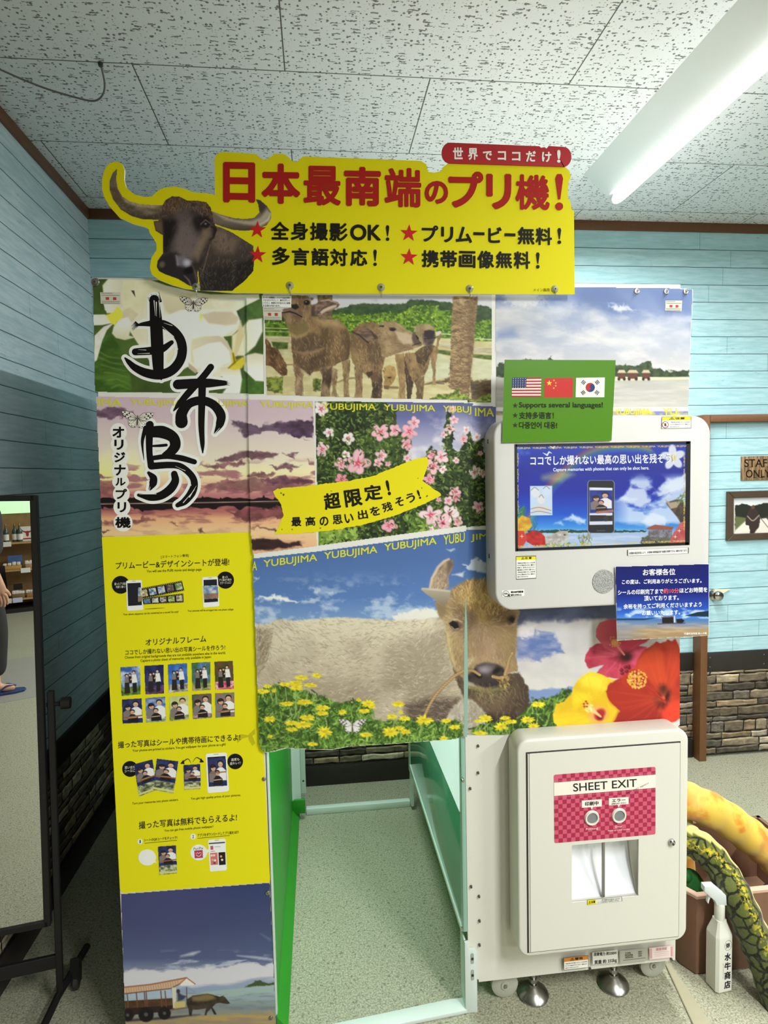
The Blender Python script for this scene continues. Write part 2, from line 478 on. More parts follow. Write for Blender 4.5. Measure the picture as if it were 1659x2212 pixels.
def plank_material(name, along, z0, h, tint=(172, 209, 216)):
    """pale cyan weathered board wallpaper; along = which coordinate runs along the boards"""
    m, nt, b = new_mat(name)
    tc = N(nt, 'TexCoord'); sp = N(nt, 'SeparateXYZ'); nt.links.new(tc.outputs['Object'], sp.inputs[0])
    u = sp.outputs[along]; z = sp.outputs['Z']
    row = MATH(nt, 'DIVIDE', MATH(nt, 'SUBTRACT', z, z0), h)
    idx = MATH(nt, 'FLOOR', row); fr = MATH(nt, 'FRACT', row)
    wob = N(nt, 'TexNoise'); wob.inputs['Scale'].default_value = 9.0; nt.links.new(tc.outputs['Object'], wob.inputs['Vector'])
    fr2 = MATH(nt, 'ADD', fr, MATH(nt, 'MULTIPLY', MATH(nt, 'SUBTRACT', wob.outputs[0], 0.5), 0.035))
    seam = MATH(nt, 'SUBTRACT', 1.0, STEP(nt, MATH(nt, 'ABSOLUTE', MATH(nt, 'SUBTRACT', fr2, 0.03)), 0.008, 0.028))
    wn = N(nt, 'TexWhiteNoise'); wn.noise_dimensions = '1D'; nt.links.new(idx, wn.inputs['W'])
    ju = MATH(nt, 'FRACT', MATH(nt, 'ADD', MATH(nt, 'DIVIDE', u, 1.1), MATH(nt, 'MULTIPLY', wn.outputs['Value'], 7.0)))
    joint = MATH(nt, 'MULTIPLY', MATH(nt, 'SUBTRACT', 1.0, STEP(nt, ju, 0.0009, 0.0022)), 0.75)
    cv = N(nt, 'CombineXYZ'); nt.links.new(MATH(nt, 'MULTIPLY', u, 5.0), cv.inputs[0]); nt.links.new(MATH(nt, 'MULTIPLY', z, 42.0), cv.inputs[1]); nt.links.new(MATH(nt, 'MULTIPLY', idx, 3.3), cv.inputs[2])
    gr = N(nt, 'TexNoise'); gr.inputs['Scale'].default_value = 1.6; gr.inputs['Detail'].default_value = 8; gr.inputs['Roughness'].default_value = 0.62; nt.links.new(cv.outputs[0], gr.inputs['Vector'])
    cv2 = N(nt, 'CombineXYZ'); nt.links.new(MATH(nt, 'MULTIPLY', u, 14.0), cv2.inputs[0]); nt.links.new(MATH(nt, 'MULTIPLY', z, 80.0), cv2.inputs[1]); nt.links.new(idx, cv2.inputs[2])
    g2 = N(nt, 'TexNoise'); g2.inputs['Scale'].default_value = 1.4; g2.inputs['Detail'].default_value = 6; g2.inputs['Roughness'].default_value = 0.7; nt.links.new(cv2.outputs[0], g2.inputs['Vector'])
    big = N(nt, 'TexNoise'); big.inputs['Scale'].default_value = 3.2; big.inputs['Detail'].default_value = 4; nt.links.new(tc.outputs['Object'], big.inputs['Vector'])
    t = tint
    base = MIX(nt, STEP(nt, gr.outputs[0], 0.3, 0.7), rgb(t[0]*.90, t[1]*.93, t[2]*.94), rgb(min(255, t[0]*1.06), min(255, t[1]*1.03), min(255, t[2]*1.03)))
    base = MIX(nt, MATH(nt, 'MULTIPLY', wn.outputs['Value'], 0.35), base, rgb(t[0]*.86, t[1]*.93, t[2]*.95))
    wear = MATH(nt, 'MULTIPLY', STEP(nt, g2.outputs[0], 0.56, 0.72), STEP(nt, big.outputs[0], 0.46, 0.62))
    base = MIX(nt, MATH(nt, 'MULTIPLY', wear, 0.55), base, rgb(96, 128, 134))
    base = MIX(nt, MATH(nt, 'MAXIMUM', seam, joint), base, rgb(52, 76, 84))
    nt.links.new(base, b.inputs['Base Color']); b.inputs['Roughness'].default_value = 0.55; b.inputs['Specular IOR Level'].default_value = 0.25
    return m
PLANK_BACK = plank_material('planks_back', 'X', 2.5, 0.0882)
PLANK_LEFT = plank_material('planks_left', 'Y', 2.605, 0.0906, (188, 206, 211))

def ceiling_material():
    m, nt, b = new_mat('ceiling_board')
    tc = N(nt, 'TexCoord'); sp = N(nt, 'SeparateXYZ'); nt.links.new(tc.outputs['Object'], sp.inputs[0])
    W_ = 0.455; X0 = -1.14491889*W_; Y0 = 4.34556837*W_
    gy = MATH(nt, 'DIVIDE', MATH(nt, 'SUBTRACT', sp.outputs['Y'], Y0), W_)
    gx = MATH(nt, 'DIVIDE', MATH(nt, 'SUBTRACT', sp.outputs['X'], X0), W_)
    par = MATH(nt, 'FLOORED_MODULO', MATH(nt, 'FLOOR', gy), 2.0)            # row parity: rows stagger by half a board
    fx = MATH(nt, 'FLOORED_MODULO', MATH(nt, 'ADD', gx, par), 2.0); fy = MATH(nt, 'FRACT', gy)
    ex = MATH(nt, 'MINIMUM', fx, MATH(nt, 'SUBTRACT', 2.0, fx)); ey = MATH(nt, 'MINIMUM', fy, MATH(nt, 'SUBTRACT', 1.0, fy))
    seam = MATH(nt, 'SUBTRACT', 1.0, STEP(nt, MATH(nt, 'MINIMUM', ex, ey), 0.0025, 0.006))
    def pits(sx, sy, r0, r1, keep, dist, seed):
        cv = N(nt, 'CombineXYZ'); nt.links.new(MATH(nt, 'MULTIPLY', sp.outputs['X'], sx), cv.inputs[0]); nt.links.new(MATH(nt, 'MULTIPLY', sp.outputs['Y'], sy), cv.inputs[1]); cv.inputs[2].default_value = seed
        dn = N(nt, 'TexNoise'); dn.inputs['Scale'].default_value = 95.0; dn.inputs['Detail'].default_value = 3; nt.links.new(tc.outputs['Object'], dn.inputs['Vector'])
        va = N(nt, 'VectorMath', operation='MULTIPLY_ADD'); nt.links.new(dn.outputs['Color'], va.inputs[0]); va.inputs[1].default_value = (dist, dist, 0); nt.links.new(cv.outputs[0], va.inputs[2])
        vo = N(nt, 'TexVoronoi'); vo.voronoi_dimensions = '2D'; vo.inputs['Scale'].default_value = 1.0; nt.links.new(va.outputs[0], vo.inputs['Vector'])
        sc = N(nt, 'SeparateColor'); nt.links.new(vo.outputs['Color'], sc.inputs[0])
        sz = MATH(nt, 'MULTIPLY_ADD', sc.outputs[1], 0.7, 0.55)
        d = MATH(nt, 'DIVIDE', vo.outputs['Distance'], sz)
        hit = MATH(nt, 'SUBTRACT', 1.0, STEP(nt, d, r0, r1))
        return MATH(nt, 'MULTIPLY', hit, MATH(nt, 'LESS_THAN', sc.outputs[0], keep))
    worms = pits(20, 92, 0.17, 0.25, 0.40, 1.0, 0.0)
    dots = pits(50, 50, 0.13, 0.20, 0.66, 0.22, 4.0)
    fine = pits(100, 100, 0.13, 0.2, 0.3, 0.3, 9.0)
    big = pits(9, 9, 0.028, 0.042, 0.45, 0.05, 7.0)
    pit = MATH(nt, 'MAXIMUM', MATH(nt, 'MAXIMUM', worms, dots), MATH(nt, 'MAXIMUM', MATH(nt, 'MULTIPLY', fine, 0.45), big))
    col = MIX(nt, MATH(nt, 'MULTIPLY', pit, 0.86), rgb(213, 215, 216), rgb(92, 90, 86))
    col = MIX(nt, seam, col, rgb(92, 92, 86))
    nt.links.new(col, b.inputs['Base Color']); b.inputs['Roughness'].default_value = 0.9; b.inputs['Specular IOR Level'].default_value = 0.1
    bp = N(nt, 'Bump'); bp.inputs['Strength'].default_value = 0.5; bp.inputs['Distance'].default_value = 0.003; bp.invert = True
    nt.links.new(MATH(nt, 'MAXIMUM', pit, seam), bp.inputs['Height']); nt.links.new(bp.outputs[0], b.inputs['Normal'])
    return m
def floor_material():
    m, nt, b = new_mat('speckled_vinyl')
    tc = N(nt, 'TexCoord')
    n1 = N(nt, 'TexNoise'); n1.inputs['Scale'].default_value = 190; n1.inputs['Detail'].default_value = 4; nt.links.new(tc.outputs['Object'], n1.inputs['Vector'])
    n2 = N(nt, 'TexNoise'); n2.inputs['Scale'].default_value = 110; n2.inputs['Detail'].default_value = 3; n2.inputs['Distortion'].default_value = 0.6; nt.links.new(tc.outputs['Object'], n2.inputs['Vector'])
    n3 = N(nt, 'TexNoise'); n3.inputs['Scale'].default_value = 2.2; n3.inputs['Detail'].default_value = 4; nt.links.new(tc.outputs['Object'], n3.inputs['Vector'])
    c = MIX(nt, STEP(nt, n1.outputs[0], 0.38, 0.66), rgb(144, 142, 120), rgb(184, 182, 160))
    c = MIX(nt, MATH(nt, 'MULTIPLY', STEP(nt, n2.outputs[0], 0.57, 0.67), 0.62), c, rgb(84, 82, 64))
    c = MIX(nt, MATH(nt, 'MULTIPLY', STEP(nt, n3.outputs[0], 0.5, 0.7), 0.18), c, rgb(140, 138, 112))
    nt.links.new(c, b.inputs['Base Color']); b.inputs['Roughness'].default_value = 0.42; b.inputs['Specular IOR Level'].default_value = 0.35
    return m
FLOOR = floor_material()
struct('floor', bxm(-4.0, 6.5, -8.2, 3.3, -0.06, 0.0), FLOOR)
struct('ceiling', bxm(-4.0, 6.5, -8.2, 3.3, 2.811, 2.87), ceiling_material())
YB, XL = 3.013, -1.023
bm = bmesh.new(); box(bm, XL-0.1, 1.99, YB, YB+0.1, 0, 2.812); box(bm, 1.99, 2.83, YB, YB+0.1, 1.815, 2.812); box(bm, 2.83, 6.5, YB, YB+0.1, 0, 2.812)
struct('wall_back', bm, PLANK_BACK)
bm = bmesh.new(); box(bm, XL-0.1, XL, 1.84, YB+0.1, 0, 2.812)
struct('wall_left', bm, PLANK_LEFT)
shopwall = mat('shop_wall_paint', (214, 214, 204), 0.8, var=0.05, vscale=3)
struct('wall_left_return', bxm(-4.0, XL-0.1, 2.0, 2.1, 0, 2.812), shopwall)
struct('wall_rear', bxm(-4.0, 6.5, -8.2, -8.1, 0, 2.812), mat('rear_boards', (150, 128, 92), 0.7, var=0.25, vscale=9))

# cornice under the ceiling
BROWN = mat('brown_moulding', (98, 64, 40), 0.45, var=0.18, vscale=60)
struct('trim_1', bxm(XL, 6.0, YB-0.012, YB, 2.765, 2.811, 0.003), BROWN)
struct('trim_2', bxm(XL, XL+0.012, 1.84, YB-0.012, 2.765, 2.811, 0.003), BROWN)

# dado: ledgestone paper below a black rail
STONE = print_mat('ledgestone_paper', 0.8, 0.15)
def ledgestone(name, length, z0, z1, place, seed, kind='structure', parent=None):
    rng = random.Random(seed)
    me_v, me_f, me_c = [], [], []
    tones = [(104, 93, 76), (128, 116, 96), (84, 77, 66), (150, 136, 112), (116, 104, 86), (96, 90, 80), (140, 122, 96), (76, 70, 60), (160, 150, 130)]
    def quad(a, c):
        b = len(me_v); me_v.extend(a); me_f.append(tuple(range(b, b+len(a)))); me_c.append(c)
    def dark(x0, x1, a, b): quad([place(x0, a, 0), place(x1, a, 0), place(x1, b, 0), place(x0, b, 0)], (38, 33, 27))
    dark(0, length, z0, z1)
    z = z0+0.004
    while z < z1-0.012:
        h = min(rng.choice((0.028, 0.036, 0.044, 0.05, 0.062)), z1-z)
        x = -rng.random()*0.15
        while x < length:
            w = rng.uniform(0.07, 0.25)*(1.0 if h < 0.05 else 0.85); a0, a1 = max(0.0, x), min(length, x+w)
            if a1-a0 > 0.01:
                parts = [(z, z+h)]
                if h > 0.055 and rng.random() < 0.4: parts = [(z, z+h*0.45), (z+h*0.47, z+h)]
                for p0, p1 in parts:
                    g = 0.0022; t = np.array(rng.choice(tones), float)*rng.uniform(0.85, 1.12)
                    nx = max(4, int((a1-a0)/0.010)); nz = max(4, int((p1-p0)/0.007)); sd = rng.randrange(1000)
                    us = np.linspace(0, 1, nx+1); vs = np.linspace(0, 1, nz+1)
                    U, V = np.meshgrid(us, vs)
                    bot = p0+g+(vnoise(U*4+sd, U*0+1, sd)-0.5)*0.007; top = p1-g+(vnoise(U*4+sd+9, U*0+2, sd)-0.5)*0.007
                    lx = a0+g+(vnoise(V*2, V*0+sd, sd+2)-0.5)*0.006; rx = a1-g+(vnoise(V*2, V*0+sd, sd+3)-0.5)*0.006
                    PX = lx*(1-U)+rx*U; PZ = bot*(1-V)+top*V
                    nn = fbm(PX*46+sd, PZ*80, sd % 60, 5); st = fbm(PX*18+sd, PZ*150, (sd+7) % 60, 4)
                    ed = np.minimum(np.minimum(U*(a1-a0), (1-U)*(a1-a0)), np.minimum(V, 1-V)*(p1-p0))
                    base = len(me_v)
                    for j in range(nz+1):
                        for i in range(nx+1):
                            me_v.append(place(min(length, max(0, PX[j, i])), PZ[j, i], 0.0012+0.0035*min(1, ed[j, i]/0.006)+0.002*nn[j, i]))
                    for j in range(nz):
                        for i in range(nx):
                            q = base+j*(nx+1)+i
                            me_f.append((q, q+1, q+nx+2, q+nx+1))
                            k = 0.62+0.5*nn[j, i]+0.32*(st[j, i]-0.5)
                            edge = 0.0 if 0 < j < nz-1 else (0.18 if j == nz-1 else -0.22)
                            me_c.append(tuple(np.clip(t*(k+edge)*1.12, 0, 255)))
            x += w
        z += h
    me = bpy.data.meshes.new(name); me.from_pydata(me_v, [], me_f)
    a = me.color_attributes.new('ink', 'FLOAT_COLOR', 'CORNER'); buf = np.ones((len(me.loops), 4)); k = 0
    for f, c in zip(me_f, me_c):
        buf[k:k+len(f)] = rgb(*c); k += len(f)
    a.data.foreach_set('color', buf.ravel())
    o = link_mesh(name, me, parent, [STONE])
    if kind: o['kind'] = kind
    return o
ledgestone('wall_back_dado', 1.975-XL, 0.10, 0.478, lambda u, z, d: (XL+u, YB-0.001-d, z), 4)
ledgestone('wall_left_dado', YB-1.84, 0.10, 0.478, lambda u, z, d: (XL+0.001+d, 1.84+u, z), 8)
BLACK = mat('black_rail', (38, 34, 31), 0.45, var=0.15, vscale=25)
struct('trim_3', bxm(XL, 1.968, YB-0.016, YB, 0.478, 0.575, 0.003), BLACK)
struct('trim_4', bxm(XL, XL+0.016, 1.84, YB-0.016, 0.478, 0.575, 0.003), BLACK)
struct('baseboard_back', bxm(XL, 1.968, YB-0.018, YB, 0.0, 0.10, 0.003), BLACK)
struct('baseboard_left', bxm(XL, XL+0.018, 1.84, YB-0.018, 0.0, 0.10, 0.003), BLACK)

# the staff door, papered like the wall
DY = 2.99
door = bpy.data.objects.new('door_1', None); COL.objects.link(door); door.location = (2.41, DY, 0)
tag(door, 'papered staff door in a brown frame, right of the booth', 'door', kind='structure')
obj('door_leaf', bxm(2.012, 2.805, DY, DY+0.035, 0.012, 1.792), plank_material('planks_door', 'X', 2.5, 0.0882), door)
ledgestone('stone_panel', 0.793, 0.012, 0.47, lambda u, z, d: tuple(Vector((2.012+u, DY-0.001-d, z))-Vector(door.location)), 21, None, door)
obj('door_rail', bxm(2.012, 2.805, DY-0.008, DY+0.01, 0.47, 0.575, 0.002), BLACK, door)
FRAME = mat('door_frame_brown', (112, 74, 44), 0.42, var=0.16, vscale=70)
bm = bmesh.new(); box(bm, 1.972, 2.011, 2.945, 3.02, 0.0, 1.83, 0.003); obj('door_jamb', bm, FRAME, door)
bm = bmesh.new(); box(bm, 2.806, 2.845, 2.945, 3.02, 0.0, 1.83, 0.003); obj('door_jamb', bm, FRAME, door)
bm = bmesh.new(); box(bm, 2.012, 2.805, 2.945, 3.02, 1.793, 1.83, 0.003); obj('door_head', bm, FRAME, door)
bm = bmesh.new(); lathe(bm, [(0.0, -0.052), (0.012, -0.052), (0.024, -0.046), (0.027, -0.034), (0.02, -0.022), (0.012, -0.016), (0.012, -0.006), (0.028, -0.004), (0.03, 0.0)], (2.072, DY, 0.885), (0, 1, 0))
knob = obj('door_knob', bm, mat('chrome', (190, 190, 188), 0.16, 1.0), door); knob['label'] = 'round chrome door knob'
bm = bmesh.new(); prism(bm, [(2.06, 0.862), (2.155, 0.912), (2.07, 0.915)], DY-0.012, DY-0.001)
obj('patch', bm, mat('cream_card', (226, 218, 184), 0.7), door)
for x in (2.05, 2.36, 2.7):
    for z in (0.498, 0.548): bm = bmesh.new(); lathe(bm, [(0.0, -0.0022), (0.003, -0.0015), (0.0035, 0)], (x, DY-0.008, z), (0, 1, 0), 8); obj('rail_screw', bm, mat('screw_grey', (150, 145, 138), 0.4, 0.8), door)

# ------------------------------------------------------------------ the photo booth machine
YF = 1.64                                             # front of the booth
booth = thing('photo_booth', 'large photo sticker booth covered in printed sheets, with monitor and sheet cabinet', 'photo booth', (0.24, YF, 0))
WHITE = mat('white_enamel', (222, 219, 208), 0.38, var=0.03, vscale=300, spec=0.4)
WHITE2 = mat('white_frame', (214, 224, 218), 0.35)
GREEN = mat('green_sheet', (38, 150, 36), 0.45, var=0.08, vscale=4)
GREEN2 = mat('green_skirting', (44, 140, 34), 0.5, var=0.06, vscale=8)
STEEL = mat('brushed_steel', (168, 166, 160), 0.3, 1.0)
DARK = mat('dark_gap', (52, 50, 46), 0.6)

# left block: hollow box; the outer skin is white, the compartment side is chroma green
bm = bmesh.new()
box(bm, -0.556, -0.165, YF+0.008, YF+0.03, 0.02, 2.065)           # front board
box(bm, -0.556, -0.545, YF+0.03, 2.76, 0.02, 2.065)               # outer side
box(bm, -0.545, -0.165, 2.74, 2.76, 0.02, 2.065)                  # rear
box(bm, -0.556, 1.03, YF+0.008, 2.76, 2.065, 2.078)               # roof over the whole booth
obj('booth_shell', bm, WHITE, booth)
obj('front_edge_strip', bxm(-0.163, -0.157, YF+0.008, YF+0.03, 0.0, 2.06, 0.002), WHITE2, booth)
bm = bmesh.new(); box(bm, -0.169, -0.158, YF+0.03, 2.70, 0.0, 2.065); o = obj('green_side_wall', bm, GREEN, booth); o['label'] = 'chroma green side wall of the compartment'
bm = bmesh.new(); prism(bm, [(-0.158, 0.002), (-0.128, 0.002), (-0.128, 0.010), (-0.150, 0.04), (-0.158, 0.05)], YF+0.0, 2.74, 'y'); obj('green_skirting', bm, GREEN2, booth)
bm = bmesh.new(); box(bm, -0.165, -0.10, 2.70, 2.715, 0.03, 0.095, 0.004); obj('green_bracket', bm, GREEN2, booth)
# rear doorway frame
bm = bmesh.new(); prism(bm, [(-0.157, 2.70), (-0.120, 2.735), (-0.118, 2.75), (-0.157, 2.75)], 0.06, 2.06, 'z'); obj('rear_post', bm, WHITE2, booth)
bm = bmesh.new(); box(bm, -0.118, -0.096, 2.745, 2.765, 0.10, 2.06, 0.002); obj('rear_angle', bm, WHITE2, booth)
bm = bmesh.new(); box(bm, 0.385, 0.44, 2.70, 2.76, 0.17, 2.06, 0.003); box(bm, 0.388, 0.40, 2.705, 2.75, 0.02, 0.17); obj('rear_post', bm, WHITE2, booth)
bm = bmesh.new(); box(bm, -0.098, 0.386, 2.735, 2.765, 0.0, 0.03, 0.003); obj('rear_floor_bar', bm, WHITE2, booth)
for z in (0.16, 0.42, 0.68):
    bm = bmesh.new(); lathe(bm, [(0, -0.002), (0.004, -0.001), (0.005, 0.0)], (-0.107, 2.745, z), (0, 1, 0), 8); obj('screw', bm, DARK, booth)
# floor bar along the front of the compartment
bm = bmesh.new(); prism(bm, [(-0.128, 1.585), (0.385, 1.632), (0.385, 1.676), (0.34, 1.676), (-0.128, 1.627)], 0.0, 0.012, 'z', 0.003); obj('front_floor_bar', bm, WHITE2, booth)

# machine body on the right
bm = bmesh.new()
box(bm, 0.393, 1.03, YF+0.004, 2.70, 0.24, 2.06); box(bm, 0.393, 1.03, YF+0.004, YF+0.014, 0.082, 0.24); box(bm, 0.52, 1.03, YF+0.02, 2.70, 0.082, 0.25)
obj('machine_body', bm, WHITE, booth)
GL = mat('green_acrylic', (98, 158, 134), 0.12, spec=0.6, trans=0.0)
bm = bmesh.new(); box(bm, 0.381, 0.390, YF+0.03, 2.66, 0.24, 0.58, 0.001); o = obj('lower_acrylic_panel', bm, GL, booth); o['label'] = 'glossy green acrylic panel'
bm = bmesh.new(); box(bm, 0.379, 0.392, YF+0.03, 2.66, 0.583, 2.05, 0.001); o = obj('upper_glow_panel', bm, mat('white_panel_added_glow', (226, 246, 244), 0.3, emit=0.55), booth); o['label'] = 'white panel with an added glow, facing the compartment'  # emission added so the white panel looks brightly lit
bm = bmesh.new(); box(bm, 0.376, 0.384, YF+0.02, 2.66, 0.228, 0.244, 0.001); obj('panel_rail', bm, WHITE2, booth)
bm = bmesh.new(); box(bm, 0.380, 0.392, YF+0.003, YF+0.03, 0.24, 2.06, 0.001); o = obj('edge_glass', bm, mat('green_edge', (150, 190, 172), 0.2), booth)
# bracket at the front foot
bm = bmesh.new(); prism(bm, [(0.381, 0.0), (0.416, 0.0), (0.416, 0.185), (0.410, 0.192), (0.394, 0.192), (0.394, 0.215), (0.381, 0.215)], YF-0.006, YF+0.003, 'y', 0.001)
box(bm, 0.381, 0.386, YF, YF+0.05, 0.0, 0.215); br = obj('foot_bracket', bm, WHITE2, booth)
for z in (0.165, 0.115):
    bm = bmesh.new(); prism(bm, rrect(0.398, 0.407, z-0.016, z+0.016, 0.0045), YF-0.0072, YF-0.0055, 'y'); s = obj('slot', bm, mat('slot_grey', (168, 168, 160), 0.5), br)
    bm = bmesh.new(); lathe(bm, [(0, -0.003), (0.0032, -0.002), (0.0038, 0.001)], (0.4025, YF-0.0075, z), (0, 1, 0), 10); obj('bolt', bm, DARK, br)
for px, py in [(1033, 1612), (1033, 1670), (1016, 1704), (1018, 1916), (1035, 1937), (1036, 1990), (1036, 2042), (1032, 2120), (1275, 2093), (1451, 2073)]:
    bm = bmesh.new(); lathe(bm, [(0, -0.0035), (0.0028, -0.003), (0.004, 0.003)], at(px, py, YF), (0, 1, 0), 10); obj('rivet', bm, mat('rivet_grey', (92, 88, 80), 0.4, 0.5), booth)
bm = bmesh.new(); q = at(998, 1682, YF); lathe(bm, [(0, -0.016), (0.004, -0.015), (0.006, -0.008), (0.004, 0.0), (0.004, 0.006)], q, (0, 1, 0), 14); obj('dome_nut', bm, STEEL, booth)
# casters and levelling feet
RUB = mat('clear_caster', (176, 176, 160), 0.35, var=0.1)
def caster(px, py, r):
    q = atz(px, py, 0.0); bm = bmesh.new(); c = Vector((q.x, q.y+0.002, r))
    lathe(bm, [(0, -0.011), (r*0.3, -0.012), (r*0.34, -0.009), (r*0.86, -0.009), (r, -0.006), (r, 0.006), (r*0.86, 0.009), (0, 0.011)], c, (0, 1, 0), 28)
    w = obj('caster_wheel', bm, RUB, booth)
    bm = bmesh.new(); lathe(bm, [(0, -0.016), (0.005, -0.015), (0.006, -0.011)], c, (0, 1, 0), 12); obj('axle', bm, STEEL, w)
    bm = bmesh.new(); box(bm, c.x-0.004, c.x+0.004, c.y+0.013, c.y+0.018, r, 0.085); obj('fork', bm, STEEL, w)
caster(1090, 2152, 0.04); caster(1409, 2108, 0.04)
def foot(px, py):
    q = atz(px, py, 0.0); bm = bmesh.new(); lathe(bm, [(0.0, 0.0), (0.044, 0.0), (0.046, 0.006), (0.042, 0.013), (0.025, 0.024), (0.013, 0.031), (0.0125, 0.037), (0, 0.037)], q, (0, 0, 1), 28)
    f = obj('levelling_foot', bm, STEEL, booth)
    bm = bmesh.new(); lathe(bm, [(0.0075, 0.036), (0.0075, 0.085)], q, (0, 0, 1), 14); obj('stem', bm, STEEL, f)
    bm = bmesh.new(); lathe(bm, [(0, 0.044), (0.013, 0.044), (0.013, 0.055), (0, 0.055)], q, (0, 0, 1), 6); obj('lock_nut', bm, STEEL, f)
foot(1152, 2149); foot(1325, 2128)
# monitor housing
MY0, MY1 = 1.55, YF+0.0006
bm = bmesh.new(); prism(bm, rrect(0.457, 1.060, 1.195, 1.702, 0.05, 10), MY0, MY1, 'y', 0.006, 3)
mon = obj('monitor_housing', bm, mat('pale_grey_enamel', (212, 209, 206), 0.4, var=0.03, vscale=300, spec=0.35), booth)
for z in (1.645, 1.335): obj('side_slot', bxm(0.4555, 0.458, 1.60, 1.604, z-0.006, z+0.006), DARK, mon)
# recessed screen: black bezel ring and the glowing picture
bm = bmesh.new()
x0, x1, z0, z1 = 0.516, 0.998, 1.357, 1.630
box(bm, x0-0.003, x0+0.003, MY0-0.002, MY0+0.008, z0-0.004, z1+0.004); box(bm, x1-0.010, x1+0.003, MY0-0.002, MY0+0.008, z0-0.004, z1+0.004)
box(bm, x0, x1, MY0-0.002, MY0+0.008, z0-0.004, z0+0.003); box(bm, x0, x1, MY0-0.002, MY0+0.008, z1-0.003, z1+0.004)
obj('screen_bezel', bm, mat('bezel_black', (20, 20, 22), 0.4), mon)
bm = bmesh.new(); q = at(1304, 1256, MY0); lathe(bm, [(0, -0.002), (0.0318, -0.002), (0.0325, 0.0)], q, (0, 1, 0), 40)
m_, nt_, b_ = new_mat('speaker_mesh')
vo_ = N(nt_, 'TexVoronoi'); vo_.inputs['Scale'].default_value = 330; tc_ = N(nt_, 'TexCoord'); nt_.links.new(tc_.outputs['Object'], vo_.inputs['Vector'])
nt_.links.new(MIX(nt_, STEP(nt_, vo_.outputs['Distance'], 0.25, 0.55), rgb(112, 112, 110), rgb(172, 171, 168)), b_.inputs['Base Color']); b_.inputs['Roughness'].default_value = 0.5
o = obj('speaker_grille', bm, m_, mon); o['label'] = 'round grey perforated speaker grille'

# sheet cabinet
CY0, CY1 = 1.56, YF-0.006
bm = bmesh.new()
outer = rrect(0.516, 1.012, 0.214, 0.834, 0.035, 10)
prism(bm, outer, CY0, YF+0.0006, 'y', 0.007, 3)
cab = obj('sheet_cabinet', bm, WHITE, booth)
bm = bmesh.new()                                        # the door with the pick-up opening cut through: four boards round the hole
hx0, hx1, hz0, hz1 = [f for f in (at(1234, 1822, CY0).x, at(1378, 1822, CY0).x, at(1300, 1941, CY0).z, at(1300, 1818, CY0).z)]
dx0, dx1, dz0, dz1 = 0.5445, 0.984, 0.231, 0.796
box(bm, dx0, hx0, CY0-0.004, CY0+0.001, dz0, dz1); box(bm, hx1, dx1, CY0-0.004, CY0+0.001, dz0, dz1)
box(bm, hx0, hx1, CY0-0.004, CY0+0.001, dz0, hz0); box(bm, hx0, hx1, CY0-0.004, CY0+0.001, hz1, dz1)
cdoor = obj('cabinet_door', bm, WHITE, cab, smooth=False)
bm = bmesh.new()
for a in ((dx0-0.004, dx0, dz0-0.004, dz1+0.004), (dx1, dx1+0.003, dz0-0.004, dz1+0.004), (dx0, dx1, dz0-0.004, dz0), (dx0, dx1, dz1, dz1+0.004)):
    box(bm, a[0], a[1], CY0-0.0006, CY0+0.002, a[2], a[3])
obj('door_gap', bm, DARK, cab)
bm = bmesh.new(); box(bm, dx0+0.003, dx0+0.005, CY0-0.0046, CY0, dz0, dz1); obj('hinge_line', bm, mat('line_grey', (150, 148, 140), 0.5), cab)
# pick-up pocket: a white tray sunk behind the opening (the cabinet mesh is notched by a boolean below)
PK = mat('pocket_white', (236, 238, 242), 0.35)
cut = obj('cutter', bxm(hx0, hx1, CY0-0.02, CY0+0.062, hz0, hz1), WHITE)
md = cab.modifiers.new('pocket', 'BOOLEAN'); md.operation = 'DIFFERENCE'; md.object = cut; md.solver = 'EXACT'
cut.location = cab.matrix_world.translation*0
bpy.context.view_layer.update()
me_ = bpy.data.meshes.new_from_object(cab.evaluated_get(bpy.context.evaluated_depsgraph_get()))
cab.modifiers.clear(); cab.data = me_
bpy.data.objects.remove(cut)
bm = bmesh.new()
n = 12
ring = lambda x: [bm.verts.new((x, CY0+0.058-0.050*(i/n)**2.2, hz1+0.004+(hz0-hz1-0.006)*(i/n)) ) for i in range(n+1)]
A, B = ring(hx0+0.001), ring(hx1-0.001)
for i in range(n): bm.faces.new((A[i], B[i], B[i+1], A[i+1]))
o = obj('pickup_chute', bm, mat('chute_white', (238, 240, 246), 0.3, var=0.03, vscale=15), cab); o['label'] = 'curved white pick-up chute'
bm = bmesh.new(); q = at(1304, 1875, CY0); box(bm, q.x-0.0035, q.x+0.0035, CY0-0.001, CY0+0.006, hz0+0.004, hz1, 0.0008); o = obj('divider_rod', bm, mat('rod_grey', (140, 134, 126), 0.3, 0.7), cab); o['label'] = 'thin grey metal divider rod'
bm = bmesh.new(); q = at(1450, 1818, CY0-0.004); lathe(bm, [(0, -0.013), (0.005, -0.012), (0.0052, -0.009), (0.009, -0.007), (0.0095, 0.0)], q, (0.12, 1, 0), 24)
lk = obj('cabinet_lock', bm, mat('chrome', (190, 190, 188), 0.16, 1.0), cab); lk['label'] = 'round chrome cam lock'
bm = bmesh.new(); lathe(bm, [(0, -0.0138), (0.003, -0.0136), (0.0032, -0.011)], q, (0.12, 1, 0), 12); obj('keyhole', bm, DARK, lk)

